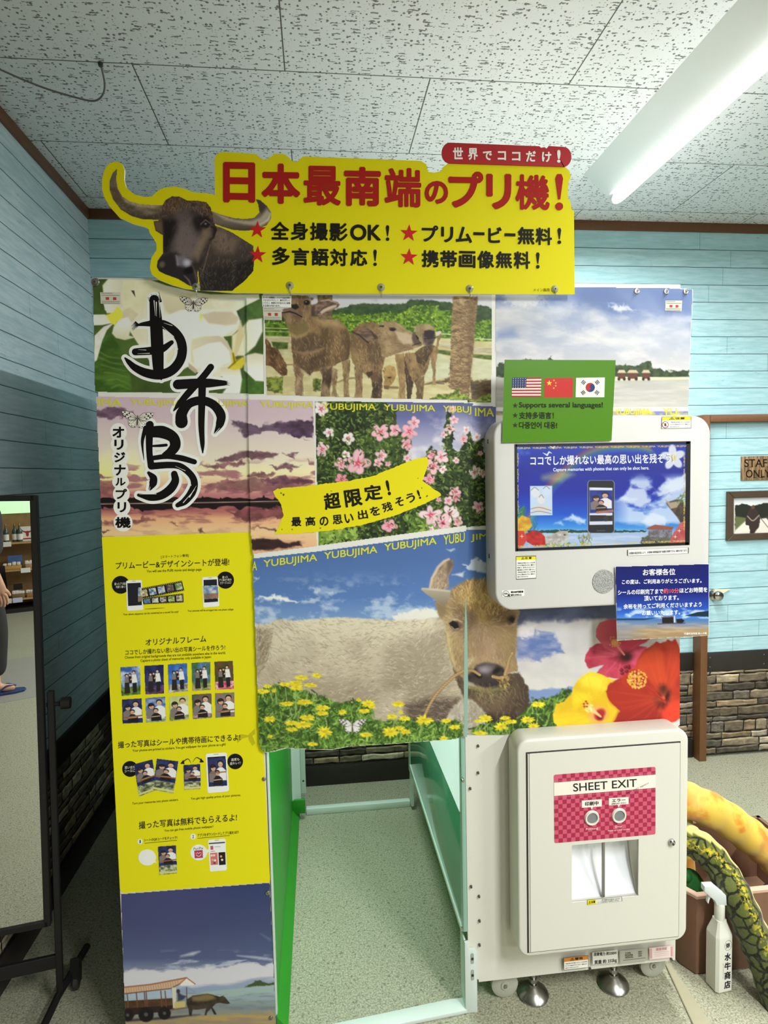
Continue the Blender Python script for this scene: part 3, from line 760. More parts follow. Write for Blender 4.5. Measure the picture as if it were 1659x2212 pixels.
# ------------------------------------------------------------------ printed sheets on the booth front
VINYL = print_mat('printed_vinyl', 0.5, 0.25)
YA, YBc, YC = YF+0.0035, YF-0.006, YF+0.0015           # left sheet, curtain sheet, right sheet
SHEETW = (236, 233, 226)
sheet_a = thing('printed_sheet', 'tall printed sheet with white flowers, brush lettering and yellow info panel, left', 'printed sheet', (-0.36, YF, 0.02), 'printed sheets on the booth')
sheet_b = thing('printed_sheet', 'hanging curtain sheet with three calves, sunset, pink flowers and lying pale buffalo', 'printed sheet', (0.1, YF-0.005, 0.82), 'printed sheets on the booth')
sheet_c = thing('printed_sheet', 'printed sheet behind the monitor with cloudy beach above and big hibiscus below', 'printed sheet', (0.72, YF, 0.82), 'printed sheets on the booth')
OUT_A = [(199, 600), (536, 606), (545, 1149), (597, 2222), (271, 2238)]
OUT_B = [(530, 612), (1023, 612), (1011, 880), (1009, 1130), (1003, 1592), (985, 1599), (930, 1603), (850, 1609), (760, 1614), (715, 1622), (668, 1621), (618, 1618), (588, 1626), (572, 1628), (563, 1622), (560, 1608), (556, 1480), (545, 1170), (541, 1149)]
OUT_C = [(1021, 628), (1150, 621), (1200, 619), (1240, 618), (1430, 619), (1499, 623), (1494, 740), (1487, 895), (1480, 1330), (1470, 1380), (1470, 1568), (1462, 1575), (1200, 1586), (1060, 1589), (1003, 1590), (1009, 1130), (1011, 880)]
def backing(outline, Y, parent, name='sheet_cloth'):
    mx_, my_ = np.mean(outline, 0); P = [at(px-2.2*np.sign(px-mx_), py-2.2*np.sign(py-my_), Y+0.0012) for px, py in outline]
    bm = bmesh.new(); prism(bm, [(p.x, p.z) for p in P], Y+0.0006, Y+0.0016, 'y')
    return obj(name, bm, mat('sheet_white', SHEETW, 0.5), parent)
backing(OUT_A, YA, sheet_a); backing(OUT_B, YBc, sheet_b); backing(OUT_C, YC, sheet_c)
sag = lambda X, Y: 0.0  # hung flat
def both(p, name_a, pa, ya, keep_a, name_b, pb, yb, keep_b, warp_b=None):
    p.build(name_a, VINYL, pa, ya, keep_a); p.build(name_b, VINYL, pb, yb, keep_b, warp_b)

# ---- white frangipani
p = Paint(198, 598, 574, 856, 1.25); p.soft = 0.45; Z = zoomed(190, 590, 0.2411)
p.a[:] = np.array((74, 96, 44))/255
t = p.n(40, 30, 4)[..., None]; p.a = p.a*(0.75+0.5*t)
p.poly(Z([(40, 560), (160, 490), (270, 640), (380, 900), (400, 1090), (60, 1090)]), (84, 118, 44), 6, col2=(58, 88, 32), nz=(30, 12), seed=7)
for k in range(6): p.line(Z([(60+30*k, 680+70*k), (180+20*k, 750+50*k), (330+10*k, 770+55*k)]), [3, 2.4, 1], (128, 158, 76), 2, 0.55)
p.poly(Z([(1340, 330), (1560, 250), (1560, 420), (1380, 480)]), (56, 78, 52), 5, col2=(96, 130, 60), nz=(30, 40))
p.poly(Z([(1100, 840), (1250, 850), (1200, 930), (1090, 920)]), (50, 60, 44), 3)
p.poly(Z([(1330, 960), (1578, 900), (1578, 1090), (1330, 1090)]), (84, 122, 48), 5, col2=(64, 96, 40), nz=(20, 20))
cream, warm, shade, whit = (236, 232, 214), (220, 210, 182), (206, 192, 170), (243, 241, 232)
p.poly(Z([(130, 110), (180, 50), (330, 40), (560, 60), (700, 110), (960, 170), (1100, 190), (1530, 190), (1535, 230), (1400, 300), (1330, 340), (1375, 480), (1290, 560), (1215, 570), (1290, 700), (1300, 830), (1180, 940), (1000, 900), (900, 840), (600, 860), (420, 590), (310, 420), (150, 330)]), cream, 4, col2=(228, 222, 192), nz=(38, 30), seed=3)
p.poly(Z([(290, 80), (560, 70), (640, 140), (560, 180), (500, 330), (460, 370), (320, 300), (300, 140)]), (228, 222, 186), 8, col2=(238, 232, 200), nz=(30, 30))
p.poly(Z([(560, 130), (700, 190), (960, 180), (900, 320), (760, 390), (690, 330), (660, 220)]), (226, 216, 186), 9, col2=(208, 194, 160), dirn=(0, 640, 0, 690))
p.poly(Z([(690, 390), (830, 330), (1010, 330), (1200, 330), (1330, 350), (1365, 430), (1330, 490), (1210, 565), (1050, 560), (930, 590), (920, 820), (860, 860), (860, 560), (780, 470)]), whit, 6, col2=(248, 248, 244), nz=(40, 40))
p.poly(Z([(1010, 370), (1130, 340), (1290, 345), (1355, 400), (1330, 460), (1230, 470), (1080, 450)]), (224, 208, 184), 9, col2=(214, 196, 172), nz=(30, 20))
p.ell(*Z([(1015, 390)])[0], 3.5, 7, (222, 226, 120), soft=3)
p.poly(Z([(1100, 230), (1300, 200), (1530, 190), (1535, 230), (1400, 290), (1320, 340), (1220, 320), (1120, 300)]), (232, 224, 200), 5, col2=(244, 240, 224), nz=(24, 16))
p.poly(Z([(925, 610), (1050, 570), (1170, 560), (1250, 610), (1295, 720), (1290, 800), (1220, 830), (980, 830), (920, 790)]), (214, 200, 178), 5, col2=(228, 222, 190), dirn=(470, 0, 412, 0))
p.poly(Z([(935, 690), (1080, 630), (1190, 615), (1270, 700), (1285, 800), (1150, 850), (960, 850)]), whit, 5, col2=(236, 232, 222), nz=(30, 30))
p.poly(Z([(1290, 560), (1370, 500), (1440, 420), (1560, 405), (1565, 520), (1500, 650), (1400, 740), (1340, 740), (1290, 760)]), (234, 224, 190), 6, col2=(246, 244, 232), dirn=(510, 0, 560, 0))
p.poly(Z([(1370, 420), (1400, 560), (1330, 740), (1300, 740), (1330, 560)]), (222, 206, 160), 5)
p.poly(Z([(1395, 740), (1500, 715), (1578, 730), (1578, 970), (1500, 965), (1400, 870)]), whit, 5, col2=(222, 212, 190), dirn=(0, 800, 0, 764))
p.poly(Z([(1190, 850), (1290, 830), (1360, 830), (1380, 950), (1360, 1090), (1200, 1085), (1270, 990), (1190, 920)]), (226, 212, 180), 5, col2=(244, 240, 230), dirn=(0, 794, 0, 815))
p.poly(Z([(1290, 680), (1330, 780), (1390, 750), (1415, 790), (1380, 850), (1310, 870), (1250, 850), (1290, 810)]), (226, 204, 60), 5, alpha=0.95)
p.line(Z([(1300, 720), (1315, 800), (1260, 850)]), [3, 4, 2], (122, 92, 20), 1.5, 0.8); p.line(Z([(1315, 800), (1370, 760)]), [3, 1], (140, 108, 24), 1.2, 0.7)
p.poly(Z([(130, 250), (150, 130), (190, 50), (320, 45), (300, 200), (310, 300), (250, 350), (170, 360)]), whit, 4, col2=(226, 220, 196), dirn=(225, 0, 262, 0))
p.poly(Z([(36, 372), (150, 370), (240, 410), (250, 440), (130, 465), (38, 468)]), whit, 3, col2=(232, 230, 214), nz=(20, 10))
p.poly(Z([(60, 560), (140, 480), (240, 440), (170, 510), (130, 600), (80, 780), (52, 800)]), (240, 236, 226), 3, col2=(226, 218, 214), nz=(16, 20))
p.poly(Z([(320, 330), (380, 310), (450, 370), (400, 430), (360, 440), (290, 400)]), (206, 190, 158), 5, col2=(224, 212, 180), nz=(20, 20))
p.poly(Z([(230, 480), (280, 410), (360, 395), (390, 450), (370, 560), (430, 575), (330, 600), (250, 580), (215, 540)]), (242, 238, 232), 4, col2=(214, 214, 176), dirn=(0, 700, 0, 733))
p.poly(Z([(160, 375), (230, 350), (260, 300), (300, 330), (315, 390), (260, 440), (240, 470), (200, 440)]), (240, 228, 80), 5)
p.poly(Z([(385, 155), (415, 155), (425, 215)]), (70, 74, 50), 1)
p.poly(Z([(900, 800), (980, 870), (965, 900), (900, 850)]), (196, 178, 158), 4)
flower = p
PIC_FLOWER = [(200, 602), (400, 606), (568, 612), (572, 852), (204.5, 847)]
both(p, 'flower_picture', sheet_a, YA, [(200, 602), (535, 610), (539, 850.5), (204.5, 847)], 'flower_picture', sheet_b, YBc, [(531, 612), (568, 612), (571.5, 852), (535, 851)])

# ---- sunset over the water
p = Paint(205, 850, 690, 1205, 1.35); Z = zoomed(190, 590, 0.33755)
p.grad([(850, (206, 178, 196)), (900, (206, 182, 192)), (935, (216, 198, 196)), (985, (226, 214, 196)), (1020, (236, 226, 178)), (1050, (226, 184, 150)), (1068, (188, 124, 122)), (1076, (176, 108, 112)), (1084, (170, 100, 104)), (1105, (176, 106, 100)), (1120, (226, 170, 130)), (1150, (232, 196, 148)), (1205, (222, 164, 128))])
p.put((slice(None), slice(None)), np.clip(1-((p.X-262)/90)**2-((p.Y-1015)/50)**2, 0, 1), (246, 234, 150), 0.8)
p.put((slice(None), slice(None)), np.clip(1-((p.X-330)/120)**2-((p.Y-990)/50)**2, 0, 1), (236, 230, 214), 0.5)
n1 = p.n(46, 14, 12, 6); cl = np.clip((n1-0.56)*9, 0, 1)*np.clip((p.Y-880)/20, 0, 1)*np.where(p.Y < 1075, 1, 0)
p.put((slice(None), slice(None)), cl*np.clip((p.Y-985)/35, 0.0, 1), (156, 96, 110), 0.85)
def cloud(pts, col, a=0.9, r=7): p.poly(Z(pts), col, 2.5, a, rough=r, rs=14, col2=tuple(int(c*0.72) for c in col), nz=(16, 8), seed=4)
cloud([(50, 880), (130, 850), (220, 870), (300, 900), (210, 930), (120, 935), (50, 920)], (120, 88, 112))
cloud([(910, 960), (1000, 960), (1100, 985), (1190, 960), (1300, 950), (1440, 925), (1440, 1060), (1300, 1045), (1200, 1010), (1080, 1030), (1000, 1040), (960, 990)], (104, 78, 104), r=6)
cloud([(1180, 980), (1440, 930), (1440, 1055), (1330, 1045), (1240, 1010)], (92, 66, 92))
cloud([(800, 1200), (900, 1170), (1000, 1140), (1090, 1130), (1220, 1150), (1200, 1170), (1120, 1195), (960, 1190), (880, 1215)], (126, 84, 98), r=5)
cloud([(1240, 1150), (1340, 1160), (1310, 1175)], (126, 84, 98)); cloud([(720, 1230), (900, 1210), (1010, 1200), (1000, 1225), (800, 1250)], (150, 98, 104))
cloud([(1170, 1240), (1280, 1220), (1370, 1240), (1300, 1255), (1180, 1255)], (126, 82, 96)); cloud([(1020, 1290), (1120, 1270), (1200, 1285), (1150, 1310), (1030, 1310)], (150, 98, 104))
cloud([(740, 1380), (850, 1330), (1000, 1310), (1180, 1320), (1320, 1330), (1440, 1320), (1440, 1400), (740, 1400)], (158, 100, 108), 0.8)
cloud([(1090, 1320), (1260, 1300), (1440, 1330), (1440, 1350), (1200, 1345)], (118, 74, 90)); cloud([(1380, 1200), (1440, 1190), (1440, 1215)], (140, 92, 104))
cloud([(60, 1290), (150, 1300), (100, 1320), (60, 1320)], (166, 110, 112)); cloud([(70, 1340), (160, 1330), (300, 1420), (60, 1430)], (170, 104, 104), 0.8)
n2 = p.n(40, 9, 31, 5); p.put((slice(None), slice(None)), np.clip((n2-0.5)*7, 0, 1)*np.where(p.Y > 1092, 1, 0)*np.clip((1150-p.Y)/40, 0.25, 1), (132, 74, 84), 0.85)
# dark tree line and its mirror image
def tree_line(y0, amp, sgn, seed):
    rng = np.random.default_rng(seed); xs = np.arange(205, 692, 1.5); base = y0+np.zeros(len(xs))
    hgt = 6+amp*vnoise(xs/14, xs*0, seed)+(rng.random(len(xs)) < 0.12)*rng.random(len(xs))*7
    hgt = np.where(xs < 300, hgt*0.9, hgt)
    return list(zip(xs, base))+list(zip(xs[::-1], (base-sgn*hgt)[::-1]))
p.poly(tree_line(1086, 7, 1, 4), (24, 18, 18), 0.8); p.poly(tree_line(1086, 11, -1, 9), (28, 20, 20), 0.8)
p.line([(207, 1089), (450, 1085.5), (690, 1081)], 1.6, (196, 158, 146), 0.8)
cloud([(1020, 1700), (1180, 1700), (1290, 1730), (1360, 1720), (1370, 1750), (1200, 1765), (1060, 1770), (1020, 1755)], (54, 34, 36), 0.95, 3)
cloud([(1030, 1620), (1110, 1630), (1300, 1640), (1440, 1600), (1440, 1650), (1200, 1660)], (120, 74, 78), 0.8)
cloud([(700, 1640), (760, 1650), (720, 1665)], (100, 62, 60)); cloud([(80, 1640), (140, 1650), (90, 1665)], (92, 56, 54)); cloud([(520, 1600), (600, 1605), (560, 1618)], (130, 84, 74))
cloud([(880, 1520), (1200, 1500), (1440, 1480), (1440, 1560), (1200, 1560), (1000, 1600)], (140, 78, 84), 0.85); cloud([(90, 1590), (400, 1560), (420, 1590), (100, 1610)], (150, 92, 92), 0.8)
sunset = p
both(p, 'sunset_picture', sheet_a, YA, [(207, 856), (540, 862), (545, 1150), (220, 1160)], 'sunset_picture', sheet_b, YBc, [(535, 862), (677, 866), (685, 1180), (545, 1197), (541, 1149)])

# ---- three calves in a paddock
p = Paint(568, 620, 1066, 874, 1.25); Z = zoomed(560, 630, 0.1567); Q = zoomed(800, 630, 0.1688)
p.grad([(620, (196, 194, 204)), (650, (202, 202, 208)), (670, (206, 204, 206)), (874, (206, 204, 206))])
hill = Z([(0, 300), (600, 260), (1000, 250), (1150, 230), (1250, 190), (1350, 165), (1500, 160), (1659, 165)])+Q([(400, 160), (440, 155), (520, 100), (640, 105), (800, 110), (900, 130), (1050, 140), (1200, 160), (1380, 150), (1480, 165), (1580, 210)])+[(1066, 760), (568, 760)]
p.poly(hill, (68, 92, 56), 2, rough=2, col2=(48, 70, 40), nz=(9, 7), seed=5)
bush = Z([(80, 400), (330, 420), (1000, 330), (1100, 290), (1300, 310), (1500, 320), (1659, 290)])+Q([(100, 265), (250, 270), (360, 280), (430, 240), (520, 200), (640, 180), (760, 165), (860, 190), (900, 240), (980, 235), (1040, 260), (1360, 360), (1550, 330), (1580, 350)])+[(1066, 770), (568, 770)]
p.poly(bush, (122, 156, 46), 2, rough=3, col2=(62, 94, 26), nz=(7, 5), seed=8, con=1.3)
p.hatch(bush, 1500, [(150, 184, 60), (176, 206, 78), (84, 118, 34), (58, 86, 24), (134, 168, 52)], 5, 3.2, 0.4, 0.9)
p.poly([(568, 720), (1066, 734), (1066, 880), (568, 880)], (214, 204, 160), 2, col2=(196, 182, 132), nz=(24, 7), seed=6)
p.poly(Z([(80, 620), (420, 630), (460, 900), (100, 860)]), (206, 198, 160), 2, col2=(180, 168, 128), nz=(20, 6)); p.poly(Z([(170, 690), (400, 700), (390, 790), (200, 800)]), (96, 118, 50), 2, col2=(60, 78, 32), nz=(6, 6))
p.poly(Z([(85, 440), (400, 450), (420, 620), (85, 610)]), (112, 148, 44), 2, col2=(56, 82, 24), nz=(6, 5)); p.line(Z([(80, 500), (420, 510)]), 1.6, (196, 206, 140)); p.line(Z([(80, 545), (420, 555)]), 1.3, (180, 196, 130))
p.poly(Q([(860, 665), (1030, 665), (1560, 700), (1560, 770), (1030, 740), (870, 700)]), (206, 196, 170), 1.5, col2=(170, 156, 124), nz=(20, 5)); p.poly(Q([(860, 740), (1030, 760), (1560, 790), (1560, 850), (1030, 820), (860, 790)]), (108, 126, 58), 2, col2=(78, 92, 40), nz=(8, 4))
p.poly(Q([(740, 810), (900, 800), (1010, 860), (1320, 820), (1560, 860), (1560, 1100), (1000, 1100), (700, 1160)]), (208, 208, 176), 2, col2=(196, 192, 156), nz=(26, 10))
p.line(Q([(880, 540), (1020, 545), (1300, 575), (1560, 590)]), 1.8, (212, 216, 190)); p.line(Q([(880, 600), (1020, 605)]), 1.3, (200, 206, 170))
p.poly(Q([(860, 1150), (1000, 1095), (1320, 1120), (1560, 1100), (1560, 1380), (1300, 1370), (1280, 1180)]), (120, 98, 66), 3, rough=3, col2=(76, 62, 44), nz=(10, 4))
p.poly(Z([(100, 1180), (330, 1170), (330, 1400), (110, 1380)]), (146, 158, 72), 2, rough=3, col2=(78, 92, 36), nz=(6, 5)); p.poly(Z([(740, 1200), (860, 1200), (850, 1360), (740, 1370)]), (124, 138, 64), 2, rough=3, col2=(66, 80, 34), nz=(6, 5))
p.poly(Z([(330, 1165), (730, 1175), (735, 1380), (330, 1380)]), (206, 196, 150), 1.5, col2=(190, 176, 128), nz=(20, 12)); p.line(Z([(110, 1010), (1000, 1000)]), 3, (160, 128, 80), 1)
p.line(Z([(1080, 1250), (1200, 1200), (1320, 1190)]), [2, 4, 3], (120, 98, 62), 1.5, 0.8); p.line(Q([(690, 1190), (820, 1160), (940, 1180)]), [2, 6, 2], (96, 78, 54), 1.5, 0.85); p.line(Q([(240, 1225), (350, 1230)]), 5, (110, 90, 62), 1.5, 0.8)
br0, br1, br2, br3 = (150, 122, 86), (112, 88, 64), (78, 60, 46), (186, 158, 116)
fur = [(166, 138, 100), (136, 110, 78), (104, 82, 58), (88, 68, 50), (186, 160, 118)]
def calf(pts, c1, c2, n=0, ang=1.6, nz=(14, 20), sd=2, cols=fur, fn=None):
    P = (fn or Z)(pts); p.poly(P, c1, 1.2, rough=1.2, rs=5, col2=c2, nz=nz, seed=sd)
    if n: p.hatch(P, n, cols, 7, 1.3, ang, 0.35, 0.6, seed=sd)
# leaning head at the left edge
calf([(75, 640), (130, 680), (170, 760), (260, 800), (330, 930), (380, 1000), (385, 1150), (320, 1165), (240, 1100), (160, 1020), (90, 1010)], (128, 92, 62), (82, 56, 38), 150, 1.0)
# front calf
calf([(1140, 960), (1250, 940), (1245, 1150), (1230, 1300), (1245, 1460), (1160, 1455), (1165, 1280), (1150, 1100)], (158, 134, 96), (112, 90, 62), 60)
calf([(990, 1040), (1080, 1080), (1075, 1220), (1060, 1340), (1075, 1450), (990, 1450), (1010, 1330), (1000, 1180)], (168, 144, 112), (120, 96, 70), 50)
calf([(700, 350), (800, 340), (950, 360), (1100, 400), (1180, 470), (1250, 580), (1260, 760), (1235, 930), (1130, 970), (1010, 1030), (900, 1080), (740, 1110), (690, 1150), (620, 1090), (520, 1040), (470, 980), (450, 820), (440, 640), (420, 520), (520, 560), (680, 520)], (148, 118, 82), (100, 78, 54), 420, 1.5, (22, 30), 3)
p.poly(Z([(450, 630), (640, 600), (760, 560), (880, 640), (900, 760), (760, 830), (560, 850), (470, 760)]), (96, 76, 60), 6, 0.75, col2=(72, 58, 48), nz=(14, 20))
p.poly(Z([(480, 900), (620, 930), (900, 830), (1000, 950), (960, 1040), (760, 1060), (690, 1140), (560, 1060)]), (92, 72, 54), 7, 0.75, col2=(66, 50, 40), nz=(14, 20))
p.poly(Z([(1170, 480), (1255, 600), (1250, 900), (1190, 930), (1200, 700)]), (84, 62, 44), 6, 0.55)
p.poly(Z([(700, 360), (1080, 400), (1180, 500), (900, 480)]), (198, 170, 124), 8, 0.6)
p.hatch(Z([(450, 630), (900, 600), (1150, 500), (1230, 700), (1000, 1000), (700, 1120), (480, 940)]), 380, fur+[(70, 54, 42)], 9, 1.3, 1.35, 0.3, 0.6, seed=11)
p.line(Z([(470, 820), (600, 850), (760, 830), (890, 780)]), [3, 6, 6, 3], (150, 120, 96), 2, 0.8)
calf([(465, 980), (600, 1080), (620, 1140), (600, 1230), (605, 1330), (600, 1440), (500, 1440), (490, 1330), (500, 1190), (470, 1090)], (176, 152, 122), (118, 92, 72), 60)
calf([(830, 1060), (1000, 1020), (1000, 1200), (975, 1330), (980, 1460), (850, 1455), (850, 1330), (870, 1200)], (150, 126, 96), (76, 58, 44), 70)
p.poly(Z([(930, 1080), (1000, 1040), (995, 1250), (960, 1350), (900, 1250)]), (64, 48, 38), 3, 0.7)
calf([(440, 40), (660, 60), (700, 90), (720, 180), (730, 330), (700, 480), (640, 570), (520, 600), (430, 540), (370, 440), (310, 320), (330, 240), (430, 210)], (150, 122, 92), (112, 88, 66), 150, 1.4, (12, 18), 6)
p.poly(Z([(350, 420), (500, 450), (640, 420), (680, 500), (620, 580), (500, 610), (420, 560)]), (124, 108, 66), 4, 0.8); p.poly(Z([(380, 540), (520, 610), (660, 560), (640, 610), (520, 650), (430, 620)]), (176, 150, 104), 3, 0.7)
p.poly(Z([(440, 180), (520, 170), (550, 220), (500, 250), (450, 230)]), (34, 28, 26), 2); p.poly(Z([(310, 250), (440, 225), (520, 270), (590, 350), (480, 320), (400, 290)]), (120, 98, 86), 2)
p.line(Z([(330, 290), (420, 275), (500, 300), (590, 350)]), [2, 3, 3, 2], (40, 28, 26), 0.8); p.ell(*Z([(655, 150)])[0], 6.5, 5.5, (28, 22, 20), soft=1.2); p.ell(*Z([(645, 140)])[0], 1.4, 1.2, (150, 140, 130))
p.poly(Z([(700, 80), (750, 85), (745, 115), (710, 125)]), (116, 96, 78), 1.2)
p.poly([(684, 628), (718, 628), (718, 690), (690, 690)], (140, 122, 88), 1.5, col2=(100, 86, 62), nz=(5, 3))
p.poly(Z([(720, 180), (780, 170), (850, 120), (960, 110), (1080, 145), (1110, 180), (1080, 220), (980, 260), (900, 340), (780, 330), (730, 320)]), (146, 118, 100), 1.5, col2=(98, 76, 66), nz=(10, 5), seed=4)
p.poly(Z([(820, 260), (950, 200), (1070, 180), (1060, 215), (940, 260), (860, 310)]), (206, 184, 168), 2.5); p.line(Z([(800, 300), (880, 230), (1000, 180)]), [3, 4, 2], (72, 54, 50), 1.5, 0.8); p.line(Z([(850, 130), (960, 115), (1090, 165)]), [2, 3, 2], (190, 166, 146), 1, 0.8)
p.poly(Z([(715, 200), (770, 190), (760, 320), (715, 330)]), (72, 54, 44), 3, 0.8)
# middle calf
calf([(1260, 600), (1330, 480), (1420, 430), (1560, 420), (1700, 480), (1760, 700), (1740, 900), (1700, 1060), (1650, 1140), (1540, 1190), (1440, 1130), (1330, 1060), (1280, 960), (1250, 800)], (156, 128, 88), (116, 92, 64), 300, 1.5, (18, 24), 9)
p.poly(Z([(1480, 720), (1640, 680), (1720, 760), (1700, 960), (1600, 1010), (1480, 960)]), (96, 74, 56), 7, 0.7); p.hatch(Z([(1400, 700), (1740, 640), (1740, 950), (1600, 1180), (1400, 1100), (1330, 1000)]), 240, fur+[(72, 54, 42)], 9, 1.3, 1.45, 0.3, 0.6, seed=13)
calf([(1310, 1040), (1420, 1100), (1420, 1280), (1425, 1460), (1310, 1460), (1330, 1300)], (166, 138, 102), (120, 94, 70), 60)
calf([(1550, 1130), (1690, 1080), (1700, 1300), (1690, 1475), (1540, 1470), (1570, 1300)], (116, 92, 70), (78, 60, 46), 60)
p.poly(Z([(1470, 1120), (1560, 1090), (1560, 1150), (1510, 1195)]), (46, 36, 32), 2, 0.8)
calf([(60, 500), (110, 420), (180, 380), (280, 370), (380, 410), (450, 480), (540, 520), (640, 560), (680, 620), (660, 690), (560, 730), (420, 770), (300, 800), (220, 840), (150, 820), (120, 700), (90, 600)], (172, 146, 110), (136, 112, 82), 170, 0.6, (14, 10), 15, fn=Q)
p.poly(Q([(310, 500), (420, 520), (540, 560), (540, 660), (420, 670), (350, 600)]), (206, 184, 156), 3.5, 0.8); p.poly(Q([(540, 520), (650, 570), (680, 630), (640, 690), (560, 680), (530, 600)]), (84, 66, 62), 3, 0.85)
p.poly(Q([(580, 560), (640, 570), (650, 600), (600, 610)]), (34, 28, 28), 1.5); p.line(Q([(540, 690), (620, 660), (680, 640)]), 1.6, (44, 34, 32)); p.poly(Q([(120, 430), (180, 430), (170, 455), (110, 450)]), (54, 48, 44), 1)
p.ell(*Q([(285, 485)])[0], 6.5, 3.4, (34, 28, 26), soft=1.2); p.line(Q([(240, 465), (300, 460), (330, 480)]), 2, (84, 66, 54))
p.poly(Z([(1275, 550), (1350, 530), (1500, 505), (1570, 560), (1600, 640), (1510, 710), (1410, 660), (1340, 590)]), (136, 112, 92), 1.5, col2=(92, 72, 60), nz=(9, 3), seed=3); p.line(Z([(1280, 555), (1380, 600), (1500, 705)]), [2, 3, 3], (54, 40, 36), 1.2); p.poly(Z([(1540, 540), (1600, 590), (1640, 640), (1590, 660)]), (60, 46, 40), 2, 0.8)
# third calf, behind
calf([(840, 700), (860, 560), (900, 520), (915, 560), (880, 640), (860, 800), (840, 900), (830, 1100), (840, 1190), (790, 1200), (800, 1060), (770, 850), (740, 800)], (166, 134, 92), (124, 98, 66), 40, 1.6, fn=Q)
calf([(440, 790), (560, 780), (700, 760), (780, 800), (740, 960), (700, 1060), (560, 1160), (470, 1080), (420, 960)], (160, 130, 90), (106, 82, 58), 150, 1.6, sd=18, fn=Q)
calf([(570, 780), (680, 700), (780, 660), (830, 700), (760, 820), (690, 950), (600, 900)], (116, 94, 62), (76, 60, 42), 70, 1.4, fn=Q)
calf([(545, 450), (640, 410), (740, 420), (820, 460), (830, 560), (800, 680), (700, 700), (640, 640), (580, 520)], (176, 154, 116), (142, 120, 86), 40, 1.4, fn=Q)
p.poly(Q([(670, 540), (740, 490), (820, 500), (835, 590), (800, 670), (720, 700), (680, 640)]), (104, 84, 84), 2.5, col2=(70, 56, 58), nz=(8, 8)); p.poly(Q([(690, 500), (760, 490), (820, 510), (810, 590), (740, 600), (690, 570)]), (48, 40, 46), 2); p.line(Q([(690, 600), (760, 600), (830, 590)]), 1.6, (30, 24, 26)); p.poly(Q([(830, 520), (890, 500), (915, 515), (880, 560), (840, 570)]), (214, 200, 184), 1.5)
calf([(420, 800), (480, 1000), (550, 1170), (540, 1230), (515, 1375), (470, 1375), (460, 1180), (430, 1000)], (84, 66, 52), (62, 48, 40), 20, fn=Q)
calf([(560, 1140), (690, 1080), (690, 1200), (670, 1375), (585, 1375), (590, 1240)], (130, 104, 72), (98, 76, 54), 40, fn=Q)
calf([(310, 800), (430, 790), (440, 1000), (450, 1200), (450, 1370), (350, 1370), (370, 1200), (340, 960)], (176, 146, 100), (140, 112, 76), 60, fn=Q)
calf([(170, 980), (240, 940), (310, 960), (340, 1060), (290, 1160), (240, 1220), (230, 1250), (170, 1230), (180, 1130), (165, 1060)], (186, 152, 96), (140, 110, 66), 40, 1.2, fn=Q); p.ell(*Q([(245, 1100)])[0], 4, 2, (64, 48, 32), soft=1); p.poly(Q([(170, 1200), (240, 1205), (230, 1250), (180, 1245)]), (112, 88, 66), 1.5)
calf([(0, 1080), (150, 1060), (140, 1200), (135, 1365), (20, 1365), (30, 1220)], (104, 80, 60), (66, 50, 40), 40, fn=Q)
# palm trunk
tr = Q([(1060, 40), (1370, 40), (1365, 200), (1340, 420), (1325, 640), (1310, 800), (1290, 1000), (1280, 1150), (1260, 1380), (1140, 1370), (1160, 1290), (1010, 1230), (1020, 950), (1035, 600), (1045, 250)])
p.poly(tr, (170, 142, 104), 1.5, rough=1, col2=(120, 96, 68), nz=(12, 4), seed=22); p.hatch(tr, 520, [(196, 168, 128), (110, 86, 60), (140, 114, 80), (88, 68, 48)], 8, 1.6, 0.1, 0.5, 0.65, seed=6)
p.poly(Q([(1260, 120), (1370, 60), (1340, 420), (1300, 900), (1260, 1200), (1240, 800)]), (104, 80, 54), 6, 0.45); p.poly(Q([(1130, 60), (1220, 90), (1200, 180), (1140, 150)]), (214, 190, 150), 3, 0.6)
gp = Q([(760, 1380), (860, 1320), (1000, 1320), (1120, 1230), (1150, 1300), (1240, 1320), (1300, 1390), (1440, 1300), (1560, 1290), (1570, 1430), (760, 1420)])
p.poly(gp, (150, 166, 76), 2, rough=3, col2=(74, 92, 34), nz=(6, 4)); p.hatch(gp, 260, [(176, 196, 92), (120, 146, 56), (60, 78, 28)], 6, 1.6, -0.8, 0.8, 0.8)
both(p, 'calves_picture', sheet_b, YBc, [(570, 636), (1023, 640), (1019, 865), (820, 861), (576, 853)], 'calves_picture', sheet_c, YC, [(1012, 630), (1063, 630), (1062, 866), (1012, 865)], lambda X, Y: (X, Y+4))

# ---- pink hibiscus hedge against the sky
p = Paint(678, 862, 1075, 1190, 1.3); Z = zoomed(670, 850, 0.2411)
p.grad([(862, (88, 92, 138)), (900, (98, 102, 150)), (930, (140, 140, 178)), (975, (186, 184, 204)), (1020, (160, 162, 192)), (1190, (120, 130, 160))])
n1 = p.n(50, 34, 6, 6); p.put((slice(None), slice(None)), np.clip((n1-0.48)*6, 0, 1)*np.clip((p.Y-880)/60, 0, 1), (218, 212, 222), 0.85)
leafcols = [(52, 72, 34), (78, 102, 44), (104, 128, 56), (38, 52, 28), (128, 148, 72), (30, 40, 24)]
hedge = Z([(40, 60), (640, 70), (690, 110), (780, 130), (760, 240), (790, 330), (860, 350), (900, 420), (880, 520), (900, 600), (820, 650), (1060, 560), (1040, 520), (1090, 470), (1130, 520), (1170, 590), (1190, 700), (1200, 470), (1180, 400), (1220, 330), (1200, 300), (1230, 170), (1265, 170), (1260, 270), (1290, 350), (1270, 500), (1330, 520), (1380, 470), (1390, 400), (1430, 350), (1470, 420), (1540, 380), (1540, 480), (1570, 520), (1600, 1300), (60, 1400)])
